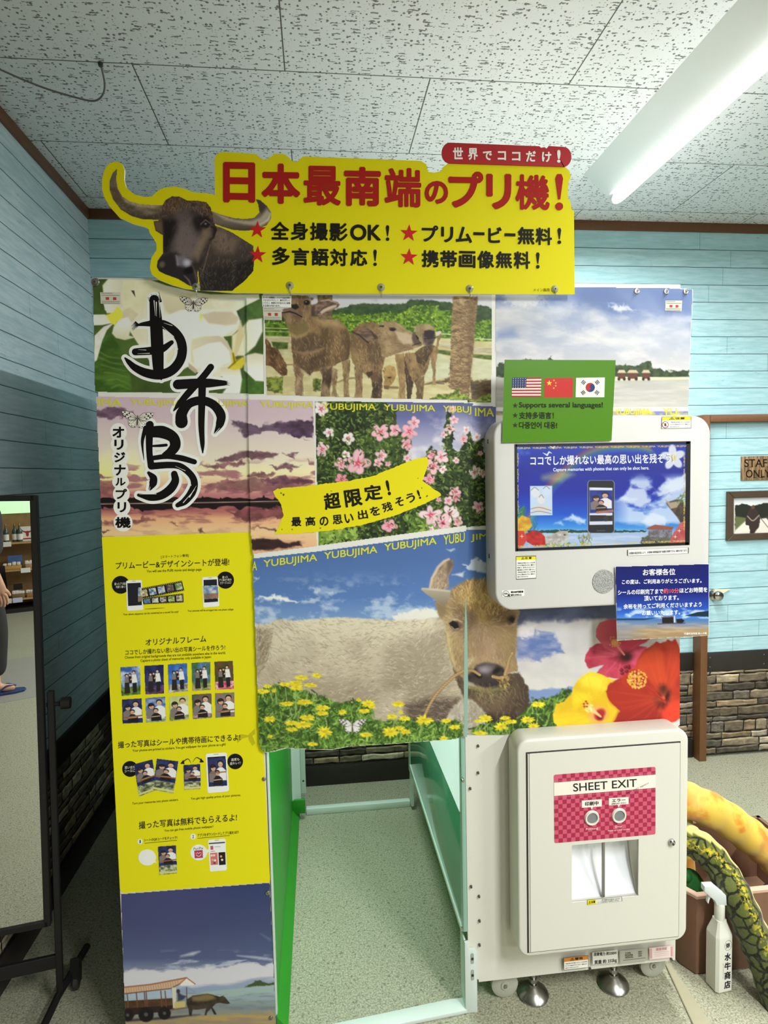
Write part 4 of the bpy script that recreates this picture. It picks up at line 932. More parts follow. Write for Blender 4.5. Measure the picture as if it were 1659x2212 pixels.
p.poly(hedge, (58, 78, 36), 1.5, rough=4, rs=9, col2=(26, 36, 22), nz=(14, 12), seed=9)
p.poly(Z([(250, 200), (480, 190), (520, 330), (420, 470), (340, 560), (310, 450)]), (28, 32, 22), 12, 0.8); p.poly(Z([(420, 380), (700, 300), (820, 420), (760, 640), (560, 640), (420, 520)]), (86, 110, 44), 14, 0.5)
p.hatch(hedge, 3600, leafcols, 8, 3.4, 0.4, 1.0, 0.85, seed=4)
low = Z([(70, 1260), (320, 1200), (430, 1260), (400, 1320), (80, 1390)]); p.hatch(low, 90, [(150, 176, 84), (120, 150, 60), (96, 130, 48)], 14, 8, 0.5, 0.9, 0.9)
p.hatch(Z([(860, 1100), (1030, 1080), (1120, 1200), (1000, 1260), (880, 1240)]), 110, [(146, 172, 80), (110, 142, 56), (70, 96, 38)], 12, 6, 0.5, 0.9, 0.9)
def blossom(cx, cy, r, pink=0.5, rot=0.3, seed=0, deep=(206, 74, 100)):
    rng = np.random.default_rng(seed); (cx, cy), = Z([(cx, cy)]); r *= 0.2
    base = np.array((240, 228, 228))*(1-pink)+np.array((222, 140, 160))*pink
    for k in range(5):
        a = rot+k*2*PI/5+rng.normal()*0.15; L = r*(0.85+0.3*rng.random()); wd = r*0.42
        c = np.clip(base*(0.94+0.12*rng.random()), 0, 255)
        ex, ey = cx+math.cos(a)*L*0.58, cy+math.sin(a)*L*0.58
        wd *= 0.7+0.5*rng.random(); p.ell(ex, ey, L*0.52, wd, c*0.9, a, 0.6, 0.9); p.ell(ex, ey, L*0.44, wd*0.8, c, a, 1.2)
        p.line([(cx, cy), (cx+math.cos(a)*L*0.5, cy+math.sin(a)*L*0.5)], [r*0.3, r*0.05], deep, 1.2, 0.75)
    p.ell(cx, cy, r*0.17, r*0.17, deep, soft=1.5)
    p.line([(cx, cy), (cx+r*0.45, cy+r*0.3)], [1.6, 1.2], (238, 214, 190), 0.6, 0.8)
for cx, cy, r, pk, rot in [(100, 140, 85, .02, .2), (110, 500, 75, .35, .9), (280, 630, 70, .5, .4), (430, 625, 130, .55, 1.2), (630, 350, 95, .6, .5), (760, 330, 62, .55, 1.4), (890, 340, 85, .7, .2), (935, 265, 62, .45, .8), (870, 460, 62, .7, 1.5), (640, 560, 62, .4, 1.1), (610, 620, 48, .5, .2), (870, 580, 45, .35, .2), (340, 400, 62, .02, .2), (170, 350, 55, .02, .6), (320, 545, 45, .02, .9), (1250, 315, 55, .35, .4), (1290, 235, 48, .4, .9), (1195, 370, 35, .3, .2), (1375, 410, 50, .5, .7), (1400, 325, 40, .1, .3), (1495, 375, 45, .15, .8), (1090, 550, 50, .8, .3), (1175, 570, 70, .35, .6), (1105, 655, 80, .6, .2), (1070, 770, 65, .8, .7), (1190, 680, 45, .05, .3), (1300, 880, 60, .6, .1), (1310, 930, 45, .85, .7), (1240, 960, 55, .4, 1.3), (1475, 690, 65, .1, .5), (1550, 700, 40, .4, .5), (1510, 1000, 62, .45, .2), (1080, 1090, 110, .28, .9), (1250, 1080, 90, .12, .3), (1190, 1160, 90, .45, .6), (1320, 1150, 55, .5, .1), (710, 1185, 75, .75, .3), (1085, 1215, 30, .02, .3), (1150, 950, 30, .7, .3), (1525, 520, 28, .5, .1), (1270, 140, 40, .4, .1), (1310, 600, 35, .3, .7), (700, 630, 30, .6, .2)]:
    blossom(cx, cy, r, pk, rot, int(cx+cy))
blossom(285, 770, 60, 1.0, 0.4, 5, (150, 40, 40))
p.hatch(hedge, 700, leafcols, 7, 2.6, 0.4, 1.0, 0.9, seed=41)
both(p, 'hibiscus_hedge_picture', sheet_b, YBc, [(680, 866), (1022, 870), (1012, 1135), (688, 1179)], 'hibiscus_hedge_picture', sheet_c, YC, [(1012, 871), (1072, 874), (1068, 1131), (1006, 1135)], lambda X, Y: (X, Y+4))

# ---- the pale buffalo lying among yellow daisies, running on to the hibiscus at the right
p = Paint(540, 1134, 1482, 1632, 1.5); K = zoomed(900, 1190, 0.1853); G = zoomed(550, 1430, 0.2773); HB = zoomed(1180, 1320, 0.1808); R7 = zoomed(530, 1130, 0.3617); R8 = zoomed(1000, 1200, 0.3617)
p.grad([(1134, (72, 102, 158)), (1200, (76, 106, 162)), (1290, (86, 120, 178)), (1345, (122, 152, 196)), (1632, (122, 150, 196))])
n1 = p.n(70, 22, 3, 6); n2 = p.n(14, 9, 8, 5)
p.put((slice(None), slice(None)), np.clip((n1*0.55+n2*0.45-0.50)*6, 0, 1)*np.clip((p.Y-1230)/70, 0, 1)*np.clip((1010-p.X)/60, 0, 1), (214, 222, 232), 0.6)
def puff(pts, col=(232, 232, 230), a=0.95, soft=3, r=6, F=R7): p.poly(F(pts), col, soft, a, rough=r, rs=12)
puff([(60, 445), (160, 435), (260, 450), (320, 472), (200, 470)]); puff([(320, 465), (450, 440), (460, 460), (360, 478)], a=0.5); puff([(40, 330), (90, 335), (60, 345)], a=0.7); puff([(380, 400), (450, 402), (420, 415)], a=0.6); puff([(490, 405), (540, 420), (520, 432)], a=0.5)
puff([(880, 560), (1000, 520), (1100, 505), (1180, 540), (1180, 600), (900, 600)], (226, 222, 212)); puff([(1240, 310), (1310, 290), (1300, 322)], a=0.8, r=3); puff([(1290, 250), (1380, 210), (1440, 230), (1430, 290), (1330, 280)], (224, 226, 232), 0.8); puff([(1200, 160), (1240, 155), (1230, 172)], a=0.7)
# clouds on the right sheet
p.poly([(1080, 1300), (1482, 1300), (1482, 1632), (1080, 1632)], (206, 200, 196), 2, col2=(190, 186, 188), nz=(60, 40))
p.poly([(1080, 1300), (1482, 1300), (1482, 1330), (1300, 1342), (1200, 1336), (1080, 1352)], (78, 86, 118), 8, rough=8, rs=22, col2=(96, 104, 136), nz=(40, 20))
p.poly([(1110, 1372), (1190, 1366), (1222, 1408), (1180, 1420), (1110, 1428)], (92, 112, 164), 5, rough=8, rs=16, col2=(140, 146, 180), nz=(24, 9)); p.poly([(1105, 1355), (1160, 1350), (1150, 1375), (1105, 1382)], (216, 208, 210), 4, 0.8, rough=4)
p.poly([(1135, 1490), (1260, 1484), (1260, 1520), (1140, 1520)], (122, 142, 186), 3, rough=3, rs=14)
hb = [(214, 202, 178), (186, 172, 146), (158, 142, 120), (138, 122, 102), (228, 218, 196), (120, 106, 90)]
# body
body = R7([(60, 605), (140, 600), (190, 575), (300, 580), (420, 572), (550, 560), (700, 570), (900, 580), (1060, 575), (1160, 560), (1300, 620), (1330, 900), (1330, 1280), (560, 1300), (80, 1300)])
p.poly(body, (212, 202, 178), 2.5, rough=1.5, col2=(156, 140, 118), dirn=(0, 1345, 0, 1600))
bn = p.n(60, 50, 14, 4); W, m = p.mask(body); p.put(W, m*np.clip((bn[W]-0.5)*4, 0, 1), (138, 122, 104), 0.3)
p.poly(R7([(60, 630), (160, 640), (150, 720), (100, 850), (70, 900)]), (146, 130, 106), 9, 0.75); p.poly(R7([(840, 740), (1000, 680), (1200, 650), (1240, 880), (1200, 1050), (960, 1060), (820, 960)]), (138, 124, 106), 24, 0.6)
p.poly(R7([(300, 930), (700, 940), (900, 1060), (740, 1140), (420, 1040)]), (144, 128, 110), 22, 0.5); p.poly(R7([(780, 1040), (960, 1000), (940, 1180), (740, 1180)]), (196, 184, 164), 16, 0.6)
p.poly(R7([(950, 1080), (1100, 1040), (1280, 1050), (1280, 1180), (1100, 1200), (960, 1180)]), (84, 70, 62), 12, 0.85)
p.hatch(body, 4200, hb, 11, 1.5, 0.35, 0.35, 0.42, flow=lambda x, y: 0.3+0.5*math.sin(x*0.011+y*0.006)-(0.8 if x > 900 else 0), seed=3)
p.hatch(R7([(60, 630), (160, 640), (150, 720), (100, 900), (70, 900)]), 160, [(108, 94, 76), (132, 116, 94), (190, 176, 150)], 12, 1.6, 2.2, 0.25, 0.6)
p.hatch(R7([(950, 1080), (1300, 1040), (1290, 1180), (960, 1190)]), 240, [(66, 54, 48), (98, 82, 72), (124, 106, 92)], 12, 1.6, 0.3, 0.3, 0.6)
# chest and jaw at the right of the fold
ch = K([(330, 950), (430, 1400), (500, 1600), (560, 1720), (800, 1880), (850, 2190), (1180, 2190), (1250, 1940), (1320, 1800), (1300, 1600), (1250, 1500), (1180, 1420), (1100, 1430), (600, 1400)])
p.poly(ch, (104, 86, 68), 2.5, rough=2, col2=(72, 58, 48), nz=(30, 40), seed=4); p.poly(K([(780, 1900), (1200, 1920), (1180, 2160), (850, 2190)]), (48, 38, 34), 8, 0.8)
p.hatch(ch, 700, [(88, 72, 58), (120, 100, 78), (64, 52, 44), (142, 120, 92)], 14, 1.5, 1.2, 0.45, 0.55, seed=7)
# ear, horn
p.poly(K([(150, 440), (170, 330), (240, 190), (310, 115), (370, 90), (420, 110), (432, 170), (400, 240), (370, 300), (385, 440), (300, 460)]), (176, 152, 126), 1.8, rough=1.5, col2=(132, 110, 92), nz=(14, 20)); p.poly(K([(350, 120), (400, 105), (425, 160), (390, 240), (360, 280), (350, 200)]), (98, 82, 72), 5, 0.85); p.line(K([(155, 430), (180, 320), (250, 190), (320, 120), (375, 95)]), [5, 6, 6, 5, 4], (212, 192, 170), 1.6, 0.8)
p.hatch(K([(190, 440), (220, 300), (300, 200), (350, 280), (370, 440)]), 160, [(214, 198, 172), (120, 100, 82), (156, 134, 108)], 12, 1.3, -1.2, 0.4, 0.6)
# face
face = K([(210, 600), (330, 560), (420, 440), (500, 390), (580, 345), (700, 335), (860, 330), (1000, 500), (1100, 640), (1210, 700), (1170, 820), (1165, 1000), (1150, 1180), (1180, 1400), (1060, 1430), (960, 1560), (800, 1620), (620, 1600), (540, 1480), (440, 1390), (390, 1250), (350, 1050), (345, 920), (330, 850), (260, 750)])
p.poly(face, (176, 150, 108), 2.2, rough=1.5, col2=(142, 116, 84), nz=(50, 50), seed=21)
p.poly(K([(430, 450), (600, 350), (880, 335), (1100, 640), (1000, 800), (760, 860), (620, 760), (460, 620)]), (190, 156, 96), 12, 0.8, col2=(160, 122, 76), nz=(20, 40)); p.poly(K([(480, 600), (640, 700), (680, 900), (560, 1000), (480, 860), (430, 700)]), (104, 82, 60), 14, 0.7)
p.poly(K([(650, 840), (800, 900), (900, 1000), (860, 1200), (700, 1230), (620, 1020)]), (146, 116, 88), 16, 0.7); p.poly(K([(880, 640), (1120, 680), (1160, 800), (1100, 880), (980, 860), (860, 760)]), (96, 72, 50), 13, 0.75); p.poly(K([(760, 1080), (940, 1040), (960, 1240), (820, 1290), (700, 1270)]), (190, 152, 124), 13, 0.6)
p.poly(K([(345, 930), (400, 1000), (420, 1180), (470, 1390), (400, 1280), (350, 1080)]), (204, 184, 132), 5, 0.8); p.poly(K([(600, 1250), (700, 1230), (640, 1330), (590, 1350)]), (206, 186, 152), 6, 0.7); p.poly(K([(1080, 900), (1165, 880), (1150, 1180), (1100, 1150)]), (120, 100, 58), 8, 0.6)
def faceflow(x, y):
    (cx, cy), = K([(780, 860)]); a = math.atan2(y-cy, x-cx)
    return a if y < cy+30 else a*0.3+1.57*0.7
p.hatch(face, 2600, [(200, 178, 140), (166, 142, 112), (126, 104, 82), (96, 78, 62), (214, 194, 156)], 11, 1.2, 1.5, 0.35, 0.45, flow=faceflow, seed=15)
p.poly(K([(540, 860), (800, 860), (960, 940), (990, 1200), (800, 1290), (640, 1250), (560, 1060)]), (140, 116, 94), 24, .42); p.poly(K([(900, 900), (1160, 880), (1160, 1180), (1080, 1300), (960, 1200)]), (128, 106, 74), 16, .5); p.poly(K([(600, 620), (700, 680), (690, 860), (610, 930), (590, 760)]), (86, 68, 54), 12, .55)
p.hatch(K([(420, 480), (600, 345), (880, 335), (1100, 640), (900, 760), (620, 700)]), 620, [(216, 184, 122), (186, 150, 92), (136, 102, 60), (232, 206, 150)], 15, 1.5, 1.6, 0.4, 0.6, seed=25)
p.poly(K([(50, 450), (70, 430), (200, 440), (400, 460), (390, 540), (330, 640), (240, 590), (120, 510)]), (170, 158, 140), 1.6, col2=(134, 120, 104), dirn=(0, 1274, 0, 1306)); p.line(K([(60, 440), (200, 448), (380, 470)]), [2, 5, 3], (206, 196, 178), 1.5, 0.7); p.poly(K([(220, 600), (330, 640), (350, 720), (290, 800), (250, 740)]), (128, 110, 84), 4, 0.7)
# eyes
p.poly(K([(370, 850), (410, 810), (480, 820), (530, 870), (500, 920), (430, 930)]), (86, 68, 54), 4, 0.85); p.poly(K([(385, 850), (420, 820), (480, 850), (495, 890), (440, 915), (405, 890)]), (28, 24, 26), 1.5); p.line(K([(405, 880), (440, 915), (490, 905)]), 1.3, (188, 176, 168), 0.7); p.line(K([(370, 850), (410, 810), (470, 800), (530, 830)]), [2, 3, 3, 1.5], (198, 182, 150), 1.2, 0.7); p.line(K([(380, 845), (420, 818), (480, 840)]), 2.2, (36, 30, 28), 0.8)
p.poly(K([(1040, 790), (1090, 750), (1150, 760), (1140, 830), (1080, 860)]), (70, 52, 42), 4, 0.9); p.poly(K([(1075, 800), (1110, 765), (1145, 790), (1120, 840)]), (30, 24, 22), 2)
# nose
p.poly(K([(650, 1400), (700, 1330), (800, 1300), (940, 1320), (1010, 1360), (1040, 1420), (1000, 1520), (940, 1580), (800, 1600), (700, 1570), (600, 1530), (590, 1450)]), (70, 58, 58), 4, col2=(46, 38, 38), nz=(18, 14)); p.poly(K([(700, 1350), (810, 1310), (920, 1330), (900, 1390), (830, 1440), (740, 1420)]), (122, 110, 118), 8, 0.8); p.ell(*K([(790, 1385)])[0], 9, 5, (168, 160, 172), soft=5, alpha=0.7)
p.ell(*K([(720, 1455)])[0], 8, 5, (26, 20, 20), 0.5, 2); p.ell(*K([(930, 1400)])[0], 9, 5, (30, 24, 24), -0.6, 2); p.poly(K([(590, 1560), (800, 1610), (1000, 1590), (1060, 1540), (1040, 1610), (820, 1660), (640, 1620)]), (116, 112, 72), 3, 0.85); p.poly(K([(540, 1500), (660, 1540), (680, 1580), (590, 1570)]), (168, 164, 146), 3, 0.7)
p.hatch(K([(620, 1600), (1040, 1580), (1140, 1700), (900, 1800), (680, 1720)]), 130, [(150, 140, 96), (120, 104, 74), (176, 160, 116)], 20, 1.0, 1.3, 0.5, 0.7)
# white knee
p.poly(K([(330, 2000), (380, 1880), (450, 1790), (520, 1730), (600, 1720), (700, 1780), (790, 1880), (800, 1960), (760, 2180), (520, 2180), (500, 2020), (380, 2010)]), (198, 190, 176), 3, rough=2, col2=(160, 148, 132), nz=(20, 20)); p.poly(K([(600, 1725), (720, 1800), (800, 1900), (760, 1990), (640, 1980), (620, 1850)]), (140, 126, 108), 7, 0.7); p.hatch(K([(340, 2000), (460, 1790), (600, 1730), (800, 1900), (760, 2160), (520, 2160)]), 260, [(226, 220, 208), (150, 138, 122), (190, 182, 166)], 13, 1.3, 1.9, 0.5, 0.5)
def rope(pts, w):
    S = smooth_path(pts, 10); p.line(S, w+1.2, (96, 74, 48), 0.8); p.line(S, w, (186, 154, 108), 0.8)
    for i in range(1, len(S)-1, 2):
        d = S[i+1]-S[i-1]; d = d/np.hypot(*d); nrm = np.array([-d[1], d[0]])
        p.line([S[i]-nrm*w*0.5-d*w*0.35, S[i]+nrm*w*0.5+d*w*0.35], 1.0, (112, 86, 56), 0.5, 0.85)
rope(K([(95, 1920), (150, 1800), (230, 1670), (330, 1560), (440, 1460), (545, 1400)]), 5.5); rope(K([(595, 1395), (660, 1400), (735, 1445)]), 5); rope(K([(890, 1465), (960, 1480), (1040, 1470), (1060, 1500)]), 6); rope(K([(1030, 1440), (1060, 1340), (1080, 1260), (1115, 1195)]), 6)
p.hatch(K([(940, 1490), (1070, 1480), (1080, 1590), (960, 1600)]), 50, [(206, 174, 110), (150, 122, 66), (110, 92, 50)], 9, 1.6, 1.1, 0.7, 0.9)
# greenery and daisies
gr = R7([(60, 1010), (200, 960), (330, 1000), (470, 1040), (560, 1080), (680, 1060), (760, 1110), (740, 1170), (900, 1180), (1010, 1170), (1200, 1190), (1290, 1180), (1290, 1330), (60, 1400)])
p.poly(gr, (84, 116, 48), 3, rough=6, rs=10, col2=(48, 70, 30), nz=(18, 14), seed=12)
p.poly(R7([(100, 1120), (260, 1080), (330, 1160), (300, 1250), (140, 1260)]), (44, 60, 30), 12, 0.6)
gc = [(98, 138, 54), (126, 164, 70), (70, 100, 38), (46, 68, 28), (150, 184, 92), (58, 84, 34)]
p.hatch(gr, 3000, gc, 17, 3.0, -1.0, 0.9, 0.85, seed=8)
gr2 = K([(0, 2030), (200, 1990), (480, 2010), (520, 2130), (520, 2212), (0, 2212)]); p.hatch(gr2, 300, gc, 14, 2.6, -1.2, 0.7, 0.85, seed=9)
gr3 = R8([(60, 1020), (200, 1000), (330, 980), (420, 860), (540, 850), (600, 800), (640, 800), (640, 1100), (60, 1090)]); p.poly(gr3, (70, 98, 38), 3, rough=5, col2=(40, 60, 26), nz=(14, 12)); p.hatch(gr3, 700, gc, 16, 3.2, -0.9, 0.9, 0.85, seed=10)
p.hatch(K([(650, 2120), (1403, 2050), (1403, 2212), (600, 2212)]), 320, gc, 13, 2.6, -1.2, 0.7, 0.85, seed=19)
for a, b in [((480, 240), (450, 310)), ((240, 200), (250, 300)), ((320, 190), (320, 380)), ((365, 320), (340, 430)), ((110, 200), (140, 300)), ((160, 230), (175, 330)), ((550, 420), (565, 500)), ((1110, 350), (1080, 500)), ((1300, 480), (1290, 560)), ((1490, 480), (1470, 580)), ((270, 350), (290, 420)), ((430, 190), (400, 300)), ((1090, 440), (1120, 520)), ((830, 400), (820, 470))]:
    p.line(G([a, b]), [1.6, 2.2], (150, 168, 104), 0.7)
def daisy(x, y, r, flat=0.45, F=G, s=0.2773):
    (cx, cy), = F([(x, y)]); r *= s; rng = np.random.default_rng(int(x*3+y))
    for k in range(10):
        a = k*2*PI/10+rng.normal()*0.12; L = r*(0.85+0.3*rng.random())
        p.line([(cx, cy), (cx+math.cos(a)*L*0.6, cy+math.sin(a)*L*flat*0.6), (cx+math.cos(a)*L, cy+math.sin(a)*L*flat)], [r*0.26, r*0.36, r*0.14], np.clip(np.array((228, 210, 48))*(0.9+0.16*rng.random()), 0, 255), 0.6)
    p.ell(cx, cy-r*0.04, r*0.26, r*0.22*max(flat, 0.5), (206, 168, 34), soft=0.8)
for x, y, r, fl in [(100, 190, 34, .4), (60, 230, 50, .4), (150, 222, 22, .8), (235, 175, 46, .35), (365, 122, 48, .4), (320, 165, 52, .4), (325, 200, 50, .5), (485, 105, 38, .5), (430, 180, 42, .4), (460, 185, 26, .5), (255, 325, 52, .3), (385, 312, 60, .35), (530, 358, 54, .45), (525, 400, 48, .35), (120, 445, 48, .5), (410, 435, 56, .45), (285, 475, 52, .35), (375, 488, 70, .4), (290, 525, 44, .4), (545, 545, 60, .75), (450, 640, 42, .35), (120, 580, 22, .8), (685, 390, 36, .6), (810, 297, 20, .9), (885, 325, 52, .55), (855, 382, 44, .35), (915, 348, 30, .6), (1120, 328, 48, .5), (1070, 425, 42, .5), (1140, 390, 20, .8), (1165, 440, 44, .5), (1320, 452, 66, .55), (1495, 458, 42, .4), (1560, 508, 44, .4), (1475, 595, 36, .5), (1060, 545, 66, .6), (1130, 515, 40, .4), (1175, 545, 44, .45), (865, 568, 48, .35)]: daisy(x, y, r, fl)
for x, y, r, fl in [(805, 1945, 75, .5), (715, 1985, 45, .4), (985, 2050, 80, .7), (1030, 1950, 62, .4), (1110, 1990, 65, .35), (1290, 1970, 80, .5), (1360, 2050, 66, .7), (1385, 1790, 40, .8), (740, 2130, 80, .4), (1060, 2000, 40, .5)]:
    daisy(x, y, r, fl, K, 0.1853)
    p.line(K([(x+10, y+20), (x+25, y+190)]), [1.6, 2], (146, 164, 96), 0.7, 0.8)
for x, y, r in [(450, 890, 46), (140, 980, 40), (1030, 1080, 10)]: daisy(x, y, r*0.8, .5, R8, 0.3617)
def butterfly(paint, cx, cy, w, rot=0.0, spread=1.0, tone=(232, 226, 222)):
    c, q = math.cos(rot), math.sin(rot); T = lambda pts: [(cx+(x*c-y*q)*w, cy+(x*q+y*c)*w) for x, y in pts]; dk = (36, 30, 32)
    for sgn in (-1, 1):
        fw = [(0, -0.02), (0.16*sgn, -0.17), (0.34*sgn, -0.21), (0.5*sgn, -0.2), (0.46*sgn, -0.09), (0.3*sgn, 0.04), (0.1*sgn, 0.08)]
        hw = [(0, 0.0), (0.14*sgn, 0.04), (0.28*sgn, 0.08), (0.27*sgn, 0.2), (0.16*sgn, 0.29), (0.04*sgn, 0.27)]
        for wg in (fw, hw): paint.poly(T(wg), tone, 0.6); paint.line(T(wg+wg[:1]), 0.9, dk, 0.4, 0.85)
        for vx, vy in [(0.2, -0.14), (0.34, -0.15), (0.42, -0.1), (0.3, -0.02), (0.2, 0.2), (0.1, 0.25), (0.24, 0.12)]: paint.line(T([(0, 0), (vx*sgn, vy)]), [0.5, 0.8], (90, 82, 80), 0.3, 0.6)
        for vx, vy, r in [(0.26, -0.15, .03), (0.33, -0.1, .035), (0.4, -0.17, .03), (0.38, -0.05, .03), (0.22, -0.05, .026), (0.45, -0.12, .024), (0.28, 0.0, .03), (0.16, 0.24, .022), (0.24, 0.16, .022), (0.08, 0.26, .02)]: paint.ell(*T([(vx*sgn, vy)])[0], r*w, r*w*0.7, dk)
    paint.line(T([(0, -0.1), (0, 0.2)]), [1, 1.8], (70, 60, 58), 0.4)
butterfly(p, *G([(762, 490)])[0], 60)
# hibiscus trio at the lower right
rp = HB([(460, 600), (470, 520), (520, 440), (600, 390), (660, 385), (600, 310), (600, 220), (640, 140), (740, 105), (850, 100), (1000, 250), (1230, 330), (1190, 370), (1100, 410), (1200, 430), (1130, 560), (1060, 700), (880, 810), (700, 790), (600, 740), (690, 640), (590, 660), (510, 690)])
p.poly(rp, (196, 72, 92), 1.5, rough=1, col2=(168, 48, 72), nz=(26, 20), seed=4)
p.poly(HB([(600, 310), (600, 220), (640, 140), (740, 105), (850, 100), (850, 350), (780, 440), (700, 440)]), (206, 92, 108), 2.5, col2=(182, 62, 86), dirn=(1290, 0, 1335, 0)); p.poly(HB([(870, 370), (1230, 335), (1190, 370), (1100, 410), (960, 460)]), (190, 54, 78), 3); p.poly(HB([(1000, 500), (1200, 430), (1130, 560), (1060, 650), (980, 600)]), (204, 76, 106), 4)
for e in [(560, 460), (480, 560), (620, 500), (640, 400), (720, 740), (860, 790), (1120, 380), (1130, 500)]: p.line(HB([(900, 530), e]), [4, 1], (214, 104, 124), 2, 0.5)
p.ell(*HB([(940, 545)])[0], 17, 12, (96, 26, 34), -0.2, 6); p.ell(*HB([(960, 550)])[0], 9, 7, (52, 26, 22), 0, 4); p.line(HB([(930, 520), (850, 420), (800, 350)]), [4, 5, 3], (216, 120, 116), 1)
rng = np.random.default_rng(2)
for k in range(46):
    a, b = rng.normal(size=2); x, y = 815+a*28, 375+b*26; p.ell(*HB([(x, y)])[0], 1.6, 1.6, (212, 150, 76))
yl = HB([(80, 1240), (120, 1110), (210, 1080), (300, 990), (320, 910), (390, 810), (460, 760), (520, 725), (600, 740), (650, 750), (740, 800), (840, 825), (740, 880), (720, 960), (780, 1090), (880, 1190), (830, 1350), (830, 1420), (500, 1440), (260, 1440), (150, 1400), (90, 1330)])
p.poly(yl, (230, 202, 46), 1.5, rough=1, col2=(214, 176, 34), nz=(26, 26), seed=9)
p.poly(HB([(400, 820), (520, 740), (700, 800), (720, 960), (560, 930), (430, 900)]), (238, 220, 70), 9, 0.7); p.poly(HB([(100, 1250), (250, 1200), (480, 1260), (400, 1400), (200, 1420)]), (232, 196, 44), 9, 0.7)
for e in [(330, 960), (130, 1180), (200, 1380), (500, 780), (680, 830), (820, 1300), (560, 1420), (420, 850), (100, 1280)]: p.line(HB([(600, 1220), e]), [4, 0.8], (222, 170, 40), 2.5, 0.45)
p.ell(*HB([(620, 1235)])[0], 20, 18, (232, 160, 110), 0, 7, 0.8); p.ell(*HB([(640, 1230)])[0], 13, 10, (166, 44, 44), -0.7, 3); p.ell(*HB([(640, 1280)])[0], 7, 5, (120, 28, 34), 0, 3)
p.line(HB([(650, 1260), (560, 1190), (480, 1130)]), [4, 8, 6], (236, 190, 132), 1.5); p.hatch(HB([(470, 1090), (570, 1130), (560, 1210), (460, 1190)]), 60, [(240, 214, 130), (236, 226, 170)], 6, 1.4, 0.7, 0.8, 0.8)
for x, y in [(475, 1080), (450, 1110), (490, 1105), (455, 1140), (485, 1140)]: p.ell(*HB([(x, y)])[0], 2.6, 2.2, (170, 70, 36))
rd = HB([(720, 960), (740, 880), (830, 830), (900, 790), (1000, 700), (1060, 690), (1090, 580), (1170, 460), (1280, 400), (1310, 360), (1350, 385), (1420, 370), (1450, 340), (1500, 360), (1540, 330), (1575, 400), (1600, 480), (1605, 900), (1605, 1270), (1560, 1310), (1450, 1350), (1200, 1370), (1000, 1385), (830, 1415), (790, 1360), (880, 1190), (780, 1100), (730, 1030)])
p.poly(rd, (190, 62, 36), 1.5, rough=1, col2=(158, 44, 32), nz=(40, 40), seed=14)
p.poly(HB([(1090, 580), (1280, 400), (1400, 500), (1440, 800), (1460, 960), (1300, 880), (1080, 700)]), (198, 70, 38), 6, 0.8); p.poly(HB([(1400, 380), (1575, 400), (1600, 700), (1500, 960), (1440, 760)]), (190, 62, 38), 7, 0.8, col2=(160, 44, 30), dirn=(1450, 0, 1430, 0)); p.poly(HB([(1370, 1200), (1480, 1090), (1605, 1060), (1605, 1270), (1450, 1345), (1380, 1300)]), (214, 64, 44), 6, 0.9)
p.poly(HB([(860, 1210), (1060, 1180), (1290, 1160), (1370, 1210), (1370, 1340), (840, 1400), (800, 1360)]), (150, 44, 36), 7, 0.85); p.poly(HB([(720, 960), (900, 900), (1200, 980), (1350, 1100), (1100, 1130), (1040, 1190), (880, 1190), (770, 1090)]), (166, 48, 34), 7, 0.8)
p.poly(HB([(1290, 1060), (1330, 980), (1360, 880), (1420, 880), (1480, 960), (1460, 1080), (1400, 1160), (1330, 1150)]), (72, 26, 26), 9, 0.9); p.poly(HB([(1360, 920), (1430, 900), (1470, 1000), (1440, 1070), (1380, 1010)]), (44, 22, 22), 5, 0.8)
for e in [(1300, 420), (1180, 500), (1120, 640), (1500, 380), (1580, 520), (760, 960), (800, 1100), (900, 1170), (850, 1380), (1100, 1370), (1300, 1350), (1560, 1200), (1590, 700), (1000, 1180)]: p.line(HB([(1400, 1040), e]), [5, 0.8], (206, 84, 52), 2.5, 0.3)
p.line(HB([(1420, 1090), (1300, 980), (1180, 890), (1060, 800)]), [5, 6, 6, 5], (180, 52, 42), 1.2); p.line(HB([(1400, 1075), (1280, 970), (1180, 895)]), [2, 2, 2], (132, 34, 30), 1, 0.6)
p.ell(*HB([(1060, 810)])[0], 18, 17, (150, 40, 40), 0, 4, 0.7)
for k in range(150):
    a, r = rng.random()*2*PI, rng.random()**0.5
    p.ell(*HB([(1065+math.cos(a)*r*118+ (20 if r > .8 else 0), 815+math.sin(a)*r*112)])[0], 1.7, 1.6, (216, 164, 66) if rng.random() < 0.8 else (230, 196, 110))
for x, y in [(950, 670), (990, 680), (900, 705), (960, 720), (910, 745), (985, 660)]: p.ell(*HB([(x, y)])[0], 4.2, 3.6, (104, 22, 34)); p.ell(*HB([(x-8, y-6)])[0], 1.2, 1, (160, 70, 76))
cow = p
both(p, 'buffalo_picture', sheet_b, YBc, [(545, 1206), (690, 1190), (1013, 1146), (1012, 1180), (1006, 1400), (1004, 1590), (985, 1597), (930, 1601), (850, 1607), (760, 1612), (715, 1620), (668, 1619), (618, 1616), (588, 1624), (572, 1626), (563, 1620), (559, 1608), (555, 1480)], 'buffalo_picture', sheet_c, YC, [(1004, 1144), (1478, 1140), (1478, 1335), (1469.5, 1385), (1469.5, 1566), (1462, 1573), (1200, 1584.5), (1060, 1588), (1000, 1588)])

